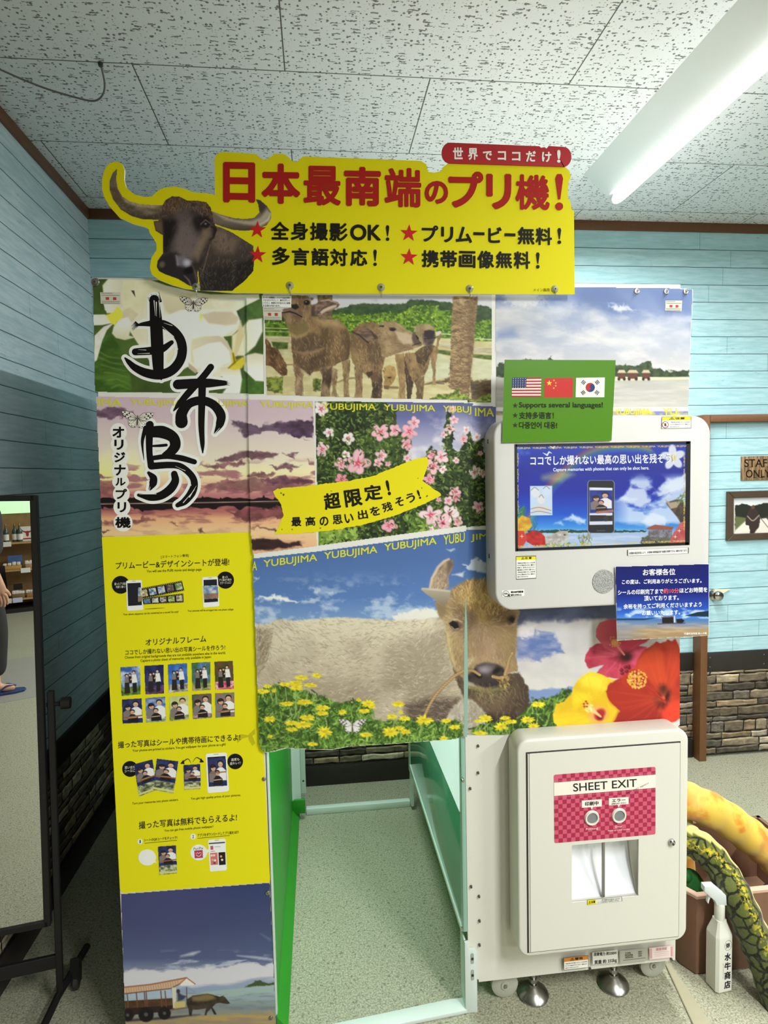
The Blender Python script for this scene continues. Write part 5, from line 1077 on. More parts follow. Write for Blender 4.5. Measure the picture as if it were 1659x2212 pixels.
# ---- clouds over the beach
p = Paint(1066, 616, 1500, 900, 1.5); Z = zoomed(1020, 590, 0.3852)
p.grad([(616, (104, 122, 166)), (680, (128, 142, 180)), (760, (178, 180, 190)), (800, (196, 192, 192)), (900, (190, 186, 182))])
n1 = p.n(90, 26, 17, 6, rot=0.12); n2 = p.n(30, 16, 5, 5)
c = np.clip((n1*0.7+n2*0.3-0.45)*6, 0, 1)*np.clip((p.Y-630+(p.X-1180)*-0.12)/45, 0, 1); p.put((slice(None), slice(None)), c, (212, 208, 208), 0.9)
p.poly(Z([(130, 190), (300, 160), (420, 190), (520, 190), (700, 200), (800, 260), (960, 280), (1080, 230), (1220, 250), (1215, 420), (900, 440), (400, 460), (130, 400)]), (210, 208, 210), 16, 0.75, rough=10, rs=24, col2=(176, 180, 194), nz=(50, 16), seed=8)
p.poly(Z([(420, 250), (600, 230), (700, 300), (560, 330)]), (140, 152, 184), 12, 0.6, rough=6); p.poly(Z([(130, 330), (230, 310), (260, 360), (140, 370)]), (112, 132, 178), 10, 0.7); p.poly(Z([(180, 90), (330, 100), (420, 160), (280, 190), (180, 160)]), (216, 214, 216), 10, 0.7, rough=8); p.poly(Z([(560, 90), (760, 70), (900, 200), (760, 230), (600, 160)]), (88, 108, 156), 14, 0.6); p.poly(Z([(770, 180), (860, 180), (910, 215), (820, 215)]), (222, 220, 222), 5, 0.8, rough=5); p.poly(Z([(1000, 90), (1240, 90), (1230, 220), (1080, 230)]), (98, 116, 164), 12, 0.7)
p.poly(Z([(130, 530), (160, 500), (240, 520), (300, 480), (420, 490), (440, 465), (470, 500), (800, 510), (900, 520), (1000, 490), (1010, 530), (1100, 550), (1215, 545), (1218, 590), (800, 590), (130, 580)]), (66, 84, 54), 1.5, rough=3, rs=6, col2=(44, 58, 38), nz=(7, 6)); p.poly(Z([(120, 585), (800, 595), (1220, 580), (1220, 760), (120, 760)]), (172, 170, 164), 1.5, col2=(186, 182, 174), nz=(40, 5)); p.poly(Z([(800, 580), (1220, 585), (1220, 596), (800, 604)]), (206, 196, 170), 1)
for x, w in [(838, 50), (900, 66), (975, 50)]:
    p.poly(Z([(x-w/2, 560), (x-w*0.3, 543), (x+w*0.3, 543), (x+w/2, 560)]), (196, 176, 150), 0.8); p.poly(Z([(x-w*0.42, 562), (x+w*0.42, 562), (x+w*0.42, 592), (x-w*0.42, 592)]), (96, 58, 46), 0.8); p.ell(*Z([(x-w*0.3, 594)])[0], 3, 3.4, (40, 32, 28)); p.ell(*Z([(x+w*0.3, 594)])[0], 3, 3.4, (40, 32, 28))
p.poly([(1066, 880), (1500, 880), (1500, 887), (1066, 887)], (232, 228, 222), 0.7); p.poly([(1066, 888), (1500, 888), (1500, 902), (1066, 902)], (110, 116, 160), 0.7, col2=(206, 186, 90), nz=(18, 10))
p.build('beach_picture', VINYL, sheet_c, YC, [(1069, 624), (1150, 622.5), (1240, 620), (1430, 621), (1497, 625), (1492, 740), (1487, 898), (1072, 898)])

# ---- buffalo cart on the shore, foot of the left sheet
p = Paint(258, 1900, 600, 2240, 1.3); Z = zoomed(220, 1860, 0.2652)
p.grad([(1900, (52, 62, 104)), (2000, (66, 74, 112)), (2070, (84, 92, 128)), (2110, (150, 158, 178)), (2140, (140, 156, 184)), (2158, (146, 162, 164)), (2175, (124, 136, 138)), (2200, (150, 144, 126)), (2240, (176, 152, 108))])
p.put((slice(None), slice(None)), np.clip(1-((p.X-330)/180)**2-((p.Y-1930)/120)**2, 0, 1), (80, 74, 118), 0.5)
n1 = p.n(60, 11, 3, 6, rot=-0.12); n2 = p.n(22, 10, 9, 5)
top = 2095-(p.X-260)*0.06
p.put((slice(None), slice(None)), np.clip((p.Y-top+(n2-0.5)*26)/7, 0, 1)*np.clip((2148-(p.X-260)*0.09-p.Y+(n1-0.5)*22)/9, 0, 1), (212, 208, 214), 0.92)
p.put((slice(None), slice(None)), np.clip((n1-0.58)*9, 0, 1)*np.clip((p.Y-2050)/20, 0, 1)*np.clip((2100-p.Y)/12, 0, 1), (196, 202, 216), 0.7)
p.line(Z([(640, 775), (740, 755), (800, 735)]), [1, 7, 1], (206, 206, 214), 3, 0.8); p.line(Z([(1100, 770), (1250, 785), (1400, 805)]), [1, 5, 4], (190, 196, 212), 2.5, 0.8); p.line(Z([(1290, 590), (1370, 640)]), [1, 4], (120, 128, 158), 3, 0.6)
p.poly(Z([(1160, 1030), (1240, 985), (1280, 970), (1350, 995), (1410, 985), (1410, 1010)]), (66, 82, 48), 1.2, rough=2); p.poly(Z([(180, 1130), (700, 1080), (1160, 1032), (1410, 1010), (1410, 1080), (180, 1160)]), (158, 178, 170), 2, 0.8)
p.put((slice(None), slice(None)), np.clip((p.n(30, 4, 2, 5)-0.45)*5, 0, 1)*np.where(p.Y > 2145, 1, 0), (112, 118, 124), 0.5)
p.poly(Z([(190, 1310), (700, 1270), (1400, 1230), (1420, 1330), (190, 1400)]), (176, 150, 96), 4, rough=4, col2=(150, 134, 110), nz=(40, 6)); p.poly(Z([(190, 1290), (560, 1265), (800, 1250), (560, 1285), (200, 1310)]), (46, 44, 52), 3, 0.85)
wood, dkw = (112, 72, 58), (58, 44, 38)
p.poly(Z([(185, 1060), (560, 1030), (590, 1180), (200, 1220)]), (176, 192, 210), 1.5, 0.7); p.poly(Z([(185, 1140), (590, 1115), (590, 1210), (190, 1250)]), (92, 66, 40), 1, col2=(74, 52, 36), nz=(10, 10)); p.poly(Z([(190, 1200), (580, 1175), (570, 1220), (190, 1260)]), (48, 34, 30), 1.2)
for x in (205, 280, 345, 360, 480, 515): p.line(Z([(x, 1060), (x+10, 1190)]), 2.4, wood, 0.6)
roof = Z([(180, 1030), (300, 1020), (640, 960), (690, 950), (760, 1000), (640, 1000), (560, 1040), (180, 1085)]); p.poly(roof, (206, 172, 140), 1); p.line(Z([(180, 1028), (400, 1005), (690, 950)]), 2.6, (150, 86, 66), 0.8); p.line(Z([(180, 1082), (560, 1038), (640, 998)]), 2.2, (104, 70, 54), 0.8)
for k in range(22):
    x = 195+k*20; p.line(Z([(x, 1030-k*3), (x+8, 1070-k*2.6)]), 1.3, (164, 122, 94), 0.5, 0.8)
p.poly(Z([(640, 1000), (690, 955), (755, 1000), (740, 1010), (640, 1015)]), (226, 222, 214), 0.8); p.line(Z([(635, 1000), (690, 950), (760, 1002)]), 2, (164, 96, 76), 0.7); p.poly(Z([(570, 1030), (605, 1030), (605, 1190), (580, 1200)]), (206, 202, 186), 0.8); p.poly(Z([(590, 1150), (680, 1140), (680, 1190), (590, 1200)]), (196, 180, 110), 1); p.line(Z([(690, 1030), (692, 1130)]), 2, (96, 72, 60), 0.6)
p.poly(Z([(615, 1060), (650, 1090), (690, 1100), (660, 1130), (620, 1140)]), (62, 62, 84), 2); p.ell(*Z([(622, 1060)])[0], 4, 4.5, (70, 52, 44), soft=0.8)
for cx, cy, r in [(360, 1250, 62), (510, 1240, 52), (210, 1255, 50)]: p.ell(*Z([(cx, cy)])[0], r*0.2652, r*0.2652, (30, 26, 28), soft=1.2); p.ell(*Z([(cx, cy)])[0], r*0.07, r*0.07, (86, 80, 80), soft=1)
p.line(Z([(560, 1215), (760, 1185), (900, 1170)]), 3.4, (126, 100, 92), 0.8); p.line(Z([(240, 1280), (270, 1250)]), 2, (50, 40, 40), 0.6)
bf = Z([(690, 1130), (740, 1095), (860, 1080), (910, 1090), (950, 1110), (1000, 1105), (1045, 1160), (1020, 1165), (960, 1155), (930, 1160), (900, 1190), (920, 1220), (935, 1250), (915, 1250), (890, 1200), (860, 1230), (850, 1258), (835, 1255), (850, 1200), (780, 1210), (740, 1210), (730, 1260), (712, 1260), (705, 1200), (690, 1170)])
p.poly(bf, (72, 62, 48), 1, col2=(46, 40, 34), nz=(10, 8)); p.poly(Z([(730, 1105), (860, 1082), (910, 1095), (930, 1120), (860, 1140), (740, 1140)]), (146, 126, 84), 4, 0.75); p.line(Z([(930, 1100), (960, 1110), (990, 1100)]), 2, (40, 36, 36), 0.6); p.line(Z([(760, 1070), (700, 1030)]), 1, (120, 110, 110), 0.5, 0.7)
p.build('cart_picture', VINYL, sheet_a, YA, [(260.5, 1931), (583, 1906.5), (598, 2240), (271, 2240)])


# ---- lettering on the sheets
LET = print_mat('printed_lettering', 0.55, 0.12)
Y1, BK, YT = (226, 216, 26), (36, 34, 24), (206, 204, 56)
def stroke_fill(ink, pts, w, col, n=8, caps=True):
    """a brush stroke: smoothed ribbon with swelling width and round ends"""
    m = len(pts); S = smooth_path(pts, n); Wd = np.interp(np.linspace(0, m-1, len(S)), range(m), w if hasattr(w, '__len__') else [w]*m)
    ink.line(S, list(Wd), col)
    if caps:
        ink.ell(*S[0], Wd[0]/2, Wd[0]/2, col, 16); ink.ell(*S[-1], Wd[-1]/2, Wd[-1]/2, col, 16)
def glyph(ink, ch, cx, cy, w, h, col, bold=0.03, rot=0.0):
    c, q = math.cos(rot), math.sin(rot)
    T = lambda x, y: (cx+x*c-y*q, cy+x*q+y*c)
    ink.text(ch, (T(-w/2, -h/2), T(w/2, -h/2), T(w/2, h/2), T(-w/2, h/2)), col, bold)
LA, LB = zoomed(250, 630, 0.1567), zoomed(230, 850, 0.1688)
ia = Ink(YA); ib = Ink(YBc)
# yellow running words (the place name repeats along the picture edges)
def words(par, Y, segs, h):
    for t, x0, y0, x1, y1 in segs: k = Ink(Y); k.row(t, x0, y0, x1, y1, h, YT, 0.018); k.build('place_name', LET, par)
PALE = YT
words(sheet_a, YA, [('IMA', 211, 869, 262, 870), ('YUBUJIMA', 281, 870.5, 394, 872), ('YUBUJIMA', 424, 872, 536, 874)], 17)
words(sheet_b, YBc, [('YUBUJIMA', 561, 874.5, 677, 877)], 17); words(sheet_b, YBc, [('YUBUJIMA', 696, 880, 812, 881.5), ('YUBUJIMA', 829, 882, 940, 884), ('YUBUJ', 957, 885, 1018, 887)], 18)
words(sheet_c, YC, [('IMA', 1026, 890, 1067, 891)], 18)
words(sheet_b, YBc, [('A', 545, 1223, 555, 1222), ('YUBUJIMA', 569, 1220, 685, 1206), ('YUBUJIMA', 700, 1203, 815, 1189), ('YUBUJIMA', 830, 1185, 943, 1170), ('YUBU', 958, 1167, 1004, 1160)], 20)
words(sheet_c, YC, [('JIM', 1017, 1163, 1054, 1159), ('YUBUJIMA', 1328, 891, 1405, 890), ('YU', 1432, 890, 1462, 890)], 17)
# brush lettering with its white halo
strokes = [
 (LA, [(530, 110), (555, 400), (575, 800), (592, 1110), (628, 1210)], [130, 172, 172, 140, 22], .1567), (LA, [(480, 430), (650, 450), (790, 530), (890, 660), (918, 810), (880, 960), (765, 1090), (600, 1145), (420, 1120), (270, 1050), (180, 970), (128, 915)], [70, 118, 122, 126, 130, 130, 132, 134, 120, 96, 66, 22], .1567),
 (LA, [(270, 830), (480, 815), (640, 790), (770, 700)], [96, 110, 100, 60], .1567), (LA, [(470, 440), (360, 450), (275, 470)], [80, 50, 14], .1567),
 (LA, [(855, 1280), (1100, 1265), (1300, 1260), (1500, 1260)], [135, 132, 120, 70], .1567), (LA, [(1310, 1040), (1200, 1180), (1000, 1400), (880, 1540), (800, 1640)], [92, 92, 96, 78, 20], .1567),
 (LB, [(1225, -100), (1222, 60), (1215, 400), (1228, 640), (1232, 760)], [98, 94, 80, 58, 14], .1688), (LB, [(960, 365), (965, 250), (1060, 130), (1220, 90), (1370, 145), (1462, 270), (1450, 390), (1385, 510)], [160, 140, 112, 110, 112, 122, 104, 22], .1688),
 (LB, [(555, 400), (548, 560), (550, 760), (572, 930)], [100, 92, 80, 88], .1688), (LB, [(500, 440), (462, 590), (462, 700), (480, 850)], [60, 42, 26, 6], .1688), (LB, [(575, 490), (720, 495), (850, 560), (880, 660), (830, 740), (750, 795)], [140, 160, 140, 138, 120, 90], .1688),
 (LB, [(592, 672), (680, 668), (765, 660)], [28, 36, 38], .1688), (LB, [(600, 825), (780, 805), (960, 828), (1125, 875)], [60, 66, 76, 66], .1688), (LB, [(575, 930), (800, 915), (950, 935), (1080, 1040), (1125, 1150), (1090, 1270), (1000, 1380), (910, 1430)], [88, 84, 84, 84, 90, 106, 92, 58], .1688),
 (LB, [(540, 1015), (598, 1080), (595, 1150), (560, 1220)], [40, 96, 100, 40], .1688), (LB, [(868, 1030), (880, 1120), (820, 1220), (700, 1305), (560, 1330), (410, 1300)], [84, 100, 112, 104, 88, 40], .1688)]
for F, pts, w, k in strokes: stroke_fill(ia, F(pts), [x*k+13 for x in w], (238, 236, 232))
small = [('オ', 152, 495, 150, 140), ('リ', 160, 655, 118, 130), ('ジ', 170, 815, 140, 130), ('ナ', 173, 980, 145, 140), ('ル', 180, 1130, 130, 100), ('プ', 190, 1285, 145, 130), ('リ', 197, 1455, 112, 130), ('機', 212, 1650, 200, 140)]
for ch, x, y, w, h in small:
    (px, py), = LB([(x, y)]); ia.ell(px, py, max(w, 175)*.1688*.5+3.5, h*.1688*.5+8, (236, 232, 228))
ia.layer(2)
for F, pts, w, k in strokes: stroke_fill(ia, F(pts), [x*k for x in w], (19, 17, 17))
# dry-brush bristles at the stroke ends
rng = np.random.default_rng(6)
for x0, y0, x1, y1, n, sp, k in [(545, 120, 515, 30, 12, 150, LA), (275, 460, 225, 520, 6, 60, LA), (280, 830, 235, 840, 7, 60, LA), (770, 700, 800, 680, 5, 34, LA), (1480, 1260, 1570, 1262, 7, 50, LA)]:
    for i in range(n):
        o = (i/(n-1)-0.5)*sp; dx, dy = x1-x0, y1-y0; L = math.hypot(dx, dy); nx, ny = -dy/L, dx/L; t = 0.5+0.6*rng.random()
        ia.line(k([(x0+nx*o-dx*0.5, y0+ny*o-dy*0.5), (x0+nx*o*1.1+dx*t, y0+ny*o*1.1+dy*t)]), [2.2, 0.5], (19, 17, 17))
ia.layer()
for x0, y0, x1, y1, w in [(545, 330, 528, 120, 2), (560, 340, 560, 140, 2.4), (610, 360, 596, 120, 1.6), (640, 480, 800, 620, 1.6), (800, 620, 858, 800, 1.2), (300, 855, 470, 850, 1.4), (310, 800, 420, 805, 1.2), (660, 430, 780, 470, 1.2)]: ia.line(LA([(x0, y0), (x1, y1)]), [0.4, w], (234, 232, 226))
for x0, y0, x1, y1, w in [(1060, 1090, 1080, 1180, 2.5), (1150, 1180, 1060, 1330, 2.2), (1130, 1230, 980, 1400, 1.6), (1450, 440, 1380, 520, 1.6), (420, 1290, 640, 1285, 1.6), (560, 1190, 550, 1230, 1.4), (880, 930, 1010, 990, 1.2)]: ia.line(LB([(x0, y0), (x1, y1)]), [0.4, w], (232, 230, 226))
for ch, x, y, w, h in small:
    (px, py), = LB([(x, y)]); glyph(ia, ch, px, py, w*.1688, h*.1688, (19, 17, 17), 0.035)
bl = ia.build('brush_lettering', LET, sheet_a); bl['label'] = 'black brush lettering with a white halo'
# butterflies printed over the flowers
def butterfly_ink(ink, cx, cy, w, rot):
    c, q = math.cos(rot), math.sin(rot); T = lambda pts: [(cx+(x*c-y*q)*w, cy+(x*q+y*c)*w) for x, y in pts]; dk = (40, 34, 34)
    W_ = []
    for sgn in (-1, 1):
        fw = [(0, -0.02), (0.16*sgn, -0.17), (0.34*sgn, -0.21), (0.5*sgn, -0.2), (0.46*sgn, -0.09), (0.3*sgn, 0.04), (0.1*sgn, 0.08)]; hw = [(0, 0.0), (0.14*sgn, 0.04), (0.28*sgn, 0.08), (0.27*sgn, 0.2), (0.16*sgn, 0.29), (0.04*sgn, 0.27)]
        for g in (fw, hw): ink.poly(T(g), (226, 220, 208)); W_.append(g)
    ink.layer()
    for g in W_: ink.line(T(g+g[:1]), 0.9, dk)
    for sgn in (-1, 1):
        for vx, vy in [(0.2, -0.14), (0.34, -0.15), (0.42, -0.1), (0.3, -0.02), (0.2, 0.2), (0.1, 0.25), (0.24, 0.12)]: ink.line(T([(0, 0), (vx*sgn, vy)]), 0.6, (96, 88, 84))
        for vx, vy, r in [(0.26, -0.15, .03), (0.33, -0.1, .035), (0.4, -0.17, .03), (0.38, -0.05, .03), (0.22, -0.05, .026), (0.45, -0.12, .024), (0.28, 0.0, .03), (0.16, 0.24, .022), (0.24, 0.16, .022), (0.08, 0.26, .02)]: ink.ell(*T([(vx*sgn, vy)])[0], r*w, r*w*0.7, dk, 10)
    ink.line(T([(0, -0.1), (0, 0.2)]), 1.6, (70, 60, 58))
for b in ((418, 655, 62), (297, 904, 70)): i2 = Ink(YA); butterfly_ink(i2, *b, 0.06); i2.build('butterfly_print', LET, sheet_a)
# yellow ribbon across the hedge
F4 = zoomed(550, 590, 0.33755)
rib = F4([(115, 1400), (150, 1378), (350, 1360), (600, 1330), (750, 1300), (900, 1240), (1010, 1195), (1105, 1172), (1112, 1215), (1075, 1330), (1190, 1410), (1195, 1425), (1080, 1480), (900, 1550), (700, 1610), (500, 1645), (300, 1665), (130, 1670), (185, 1550), (165, 1470)])
rng = np.random.default_rng(3); rag = []
for i in range(len(rib)):
    a, b = np.array(rib[i]), np.array(rib[(i+1) % len(rib)]); n = max(2, int(np.hypot(*(b-a))/4))
    for j in range(n): rag.append(tuple(a+(b-a)*j/n+rng.normal(size=2)*0.55))
ib.poly(rag, (222, 208, 28)); ib.layer()
for x, y, r in [(185, 1418, 8), (170, 1408, 5), (1045, 1313, 3), (1070, 1375, 4), (1105, 1425, 5), (1360-260, 1430, 3), (240, 1640, 4), (420, 1632, 5), (490, 1395, 4), (175, 1640, 4)]:
    (px, py), = F4([(x, y)]); ib.poly([(px+r*.34*math.cos(a)*(0.6+0.8*rng.random()), py+r*.34*math.sin(a)*(0.6+0.8*rng.random())) for a in np.linspace(0, 6, 9)], (96, 84, 40))
H = zoomed(670, 850, 0.2411)
for ch, x0, y0, x1, y1 in [('超', 440, 1402, 552, 1513), ('限', 572, 1380, 690, 1497), ('定', 697, 1352, 818, 1457), ('!', 832, 1322, 878, 1425)]:
    (a, b), (c, d) = F4([(x0, y0), (x1, y1)]); glyph(ib, ch, (a+c)/2, (b+d)/2, (c-a)*(0.45 if ch == '!' else .95), (d-b)*.95, (30, 28, 22), 0.035, -0.14 if ch != '!' else -0.2)
for ch, px, py, r in [('最', 640, 1127, -.05), ('高', 670.5, 1126, -.06), ('の', 700, 1126, -.08), ('思', 729, 1122, -.1), ('い', 754, 1119.5, -.14), ('出', 783.5, 1111.5, -.17), ('を', 810, 1104, -.22), ('残', 836.5, 1095, -.27), ('そ', 863, 1084, -.3), ('う', 887, 1075.5, -.33), ('!', 905, 1068, -.33)]:
    glyph(ib, ch, px, py, 5 if ch == '!' else (19 if ch in 'のいそう' else 21.5), 20, (30, 28, 22), 0.03, r)
rb = ib.build('yellow_ribbon', LET, sheet_b)
ed = Ink(YBc); ed.poly([(1005, 1285), (1009, 1340), (1011, 1480), (1009, 1592), (1003, 1592), (1002, 1480), (1003, 1390)], (138, 172, 160)); eo = ed.build('curtain_edge_strip', LET, sheet_b); eo['label'] = 'greenish strip along the open curtain edge'  # flat strip added for the green glass edge showing in the curtain gap
rb['label'] = 'torn yellow ribbon with black lettering'

# ---- yellow information area
A1, A2 = zoomed(200, 1150, 0.2411), zoomed(220, 1540, 0.2411)
ink = Ink(YA+0.0002)
ink.poly([(220, 1160), (545, 1149.3), (583.5, 1896), (583, 1906), (270, 1929), (263, 1928), (259, 1921)], Y1)
ya = ink.build('yellow_panel', LET, sheet_a); ya['label'] = 'yellow information area printed on the sheet'
ink = Ink(YA)
def row(F, t, x0, y0, x1, y1, h, k=0.2411, bold=0.012, col=BK): (a, b), (c, d) = F([(x0, y0), (x1, y1)]); ink.row(t, a, b, c, d, h*k, col, bold)
row(A1, '[スマートフォン専用]', 613, 222, 862, 208, 30)
row(A1, 'プリムービー&デザインシートが登場!', 207, 299, 1225, 264, 66, bold=0.016)
row(A1, 'You will see the PURI movie and design page.', 485, 352, 980, 334, 30)
row(A1, 'Your photo sequence can be converted to a movie! So cute!', 275, 738, 770, 713, 24); row(A1, 'Your pictures will be arranged into one photo collage.', 852, 706, 1265, 691, 22)
ink.line(A1([(470, 688), (560, 682), (648, 676)]), [0.6, 1.4, 0.4], BK)
row(A1, 'オリジナルフレーム', 475, 986, 1018, 952, 58, bold=0.016)
row(A1, 'ココでしか撮れない思い出の写真シールを作ろう!', 293, 1077, 1188, 1029, 46, bold=0.016)
row(A1, 'Choose from original backgrounds that are not available anywhere else in the world,', 290, 1124, 1192, 1081, 30); row(A1, 'Capture a photo sheet of memories only available in Japan.', 430, 1153, 1065, 1117, 30)
row(A2, '撮った写真はシールや携帯待画にできるよ!', 145, 288, 1240, 216, 62, bold=0.016); row(A2, 'Your photos are printed as stickers. You get wallpaper for your phone as a gift!', 275, 342, 1110, 284, 28)
row(A2, 'Turn your memories into photo stickers.', 272, 815, 686, 779, 26); row(A2, 'You get high quality prints of your pictures.', 797, 771, 1245, 737, 26)
row(A2, '撮った写真は無料でもらえるよ!', 332, 1008, 1210, 934, 68, bold=0.016); row(A2, 'You can get free mobile phone wallpaper!', 560, 1058, 998, 1019, 26)
row(A2, 'シートのQRコードをチェック!', 378, 1142, 676, 1116, 28, bold=0.02); row(A2, 'アプリをダウンロードしてプリ画をGET!', 857, 1097, 1226, 1067, 28, bold=0.02)
ink.line(A2([(382, 1168), (672, 1142)]), 1.0, BK); ink.line(A2([(857, 1124), (1145, 1098)]), 1.0, BK)
# soft grey-brown stain beside the heading
st = A2([(1200, 215), (1250, 190), (1310, 200), (1370, 140), (1375, 190), (1350, 205), (1375, 270), (1350, 295), (1320, 250), (1310, 215), (1260, 230), (1215, 270)])
ink.poly(st, (192, 178, 30))
for F, x, y, r in [(A1, 252, 470, 80), (A1, 1190, 428, 77), (A2, 253, 502, 71), (A2, 1195, 435, 70)]: ink.ell(*F([(x, y)])[0], r*.2411, r*.2411, (26, 24, 22), 40)
for F, x, y, r in [(A2, 343, 1153, 24), (A2, 818, 1108, 26)]: ink.ell(*F([(x, y)])[0], r*.2411, r*.2411, (238, 236, 220), 28)
ink.ell(*A2([(407, 1295)])[0], 19, 17.5, (238, 236, 226), 36); ink.poly(A2([(455, 1340), (492, 1345), (470, 1310)]), (238, 236, 226)); ink.ell(*A2([(868, 1250)])[0], 18, 17.2, (240, 238, 230), 36); ink.poly(A2([(930, 1225), (975, 1222), (935, 1265)]), (240, 238, 230))
def phone(F, q, body=(236, 236, 232)):
    q = F(q); tl, tr, br, bl = [np.array(v) for v in q]; S = lambda u, v: tuple((tl*(1-u)+tr*u)*(1-v)+(bl*(1-u)+br*u)*v)
    pts = []
    for cx, cy, a0 in ((.9, .05, -90), (.9, .95, 0), (.1, .95, 90), (.1, .05, 180)):
        for i in range(5): a = math.radians(a0+i*22.5); pts.append(S(cx+.1*math.cos(a), cy+.05*math.sin(a)))
    ink.poly(pts, body); return S
ph = [phone(A1, [(300, 432), (440, 426), (455, 694), (310, 704)]), phone(A1, [(983, 402), (1122, 396), (1136, 662), (992, 674)]), phone(A2, [(930, 366), (1118, 354), (1140, 702), (948, 720)]), phone(A2, [(950, 1137), (1108, 1126), (1120, 1410), (968, 1422)])]
ink.layer()
row(A1, '撮ったプリ画が', 196, 462, 305, 458, 24, col=(220, 216, 200)); row(A1, '可愛く動く!', 208, 490, 296, 486, 22, col=(220, 216, 200))
row(A1, '撮った', 1162, 402, 1212, 398, 22, col=(220, 216, 200)); row(A1, 'プリ画が1枚の', 1132, 428, 1244, 422, 22, col=(220, 216, 200)); row(A1, 'コラージュに!', 1140, 454, 1240, 448, 22, col=(220, 216, 200))
row(A2, '思い出を', 205, 490, 300, 484, 26, col=(220, 216, 200)); row(A2, 'シールに!', 205, 522, 304, 514, 26, col=(220, 216, 200)); row(A2, '画質も', 1160, 420, 1232, 414, 26, col=(220, 216, 200)); row(A2, '超キレイ!', 1148, 455, 1244, 446, 26, col=(220, 216, 200))
row(A2, '1', 338, 1154, 348, 1152, 28); row(A2, '2', 810, 1110, 826, 1107, 28)
for S in ph: ink.line([S(.38, .03), S(.62, .03)], 0.9, (120, 118, 112))
for S in ph[:3]: ink.poly([S(.07, .09), S(.93, .09), S(.93, .84), S(.07, .84)], (38, 38, 44))
S = ph[3]; ink.poly([S(.04, .1), S(.96, .1), S(.96, .14), S(.04, .14)], (70, 70, 76))
lq = A2([(828, 1234), (903, 1228), (906, 1298), (832, 1303)]); ink.poly(lq, (176, 66, 92)); ink.poly([S(.12, .2), S(.28, .2), S(.28, .32), S(.12, .32)], (190, 90, 110)); ink.line([S(.36, .24), S(.7, .24)], .8, (120, 116, 116)); ink.line([S(.12, .37), S(.36, .37)], 1.2, (190, 80, 96))
ink.poly([S(.08, .42), S(.5, .42), S(.5, .8), S(.08, .8)], (206, 116, 112)); ink.poly([S(.56, .42), S(.95, .42), S(.95, .82), S(.56, .82)], (40, 36, 36))
for (u, v, c) in [(.16, .5, (238, 214, 196)), (.3, .5, (236, 208, 190)), (.2, .64, (226, 160, 140)), (.34, .66, (240, 220, 204)), (.3, .74, (120, 70, 56)), (.7, .55, (220, 150, 120)), (.75, .66, (238, 206, 180))]: ink.ell(*S(u, v), 2.6, 2.6, c, 10)
row(A2, 'PuriPix', 823, 1219, 908, 1210, 24, bold=0.0)
ink.layer(); sm = (236, 220, 220)
ink.line(smooth_path(A2([(842, 1262), (855, 1252), (867, 1260), (880, 1250), (893, 1258)]), 5), .9, sm); ink.line(smooth_path(A2([(845, 1272), (868, 1286), (892, 1268)]), 5), 1.2, sm)
for a, b, c in [((800, 450), (770, 412), (712, 452)), ((815, 440), (850, 400), (908, 435))]:
    ink.line(smooth_path(A2([a, b, c]), 6), [0.5+0.18*i for i in range(13)], BK)
for tip in [(702, 456, 1), (916, 442, -1)]:
    x, y, s_ = tip; ink.poly(A2([(x, y), (x+28*s_, y-36), (x+40*s_, y+2)]), BK)
# film strips
for q in ([(412, 505), (800, 433), (822, 522), (430, 600)], [(448, 590), (812, 546), (816, 628), (455, 646)]):
    tl, tr, br, bl = [np.array(v) for v in A1(q)]; S = lambda u, v: tuple((tl*(1-u)+tr*u)*(1-v)+(bl*(1-u)+br*u)*v)
    ink.poly([S(0, 0), S(1, 0), S(1, 1), S(0, 1)], (34, 32, 32)); ink.layer()
    for i in range(24):
        for v in (.05, .92): ink.poly([S((i+.25)/24, v), S((i+.7)/24, v), S((i+.7)/24, v+.05), S((i+.25)/24, v+.05)], (224, 214, 40))
ink.build('info_lettering', LET, sheet_a)

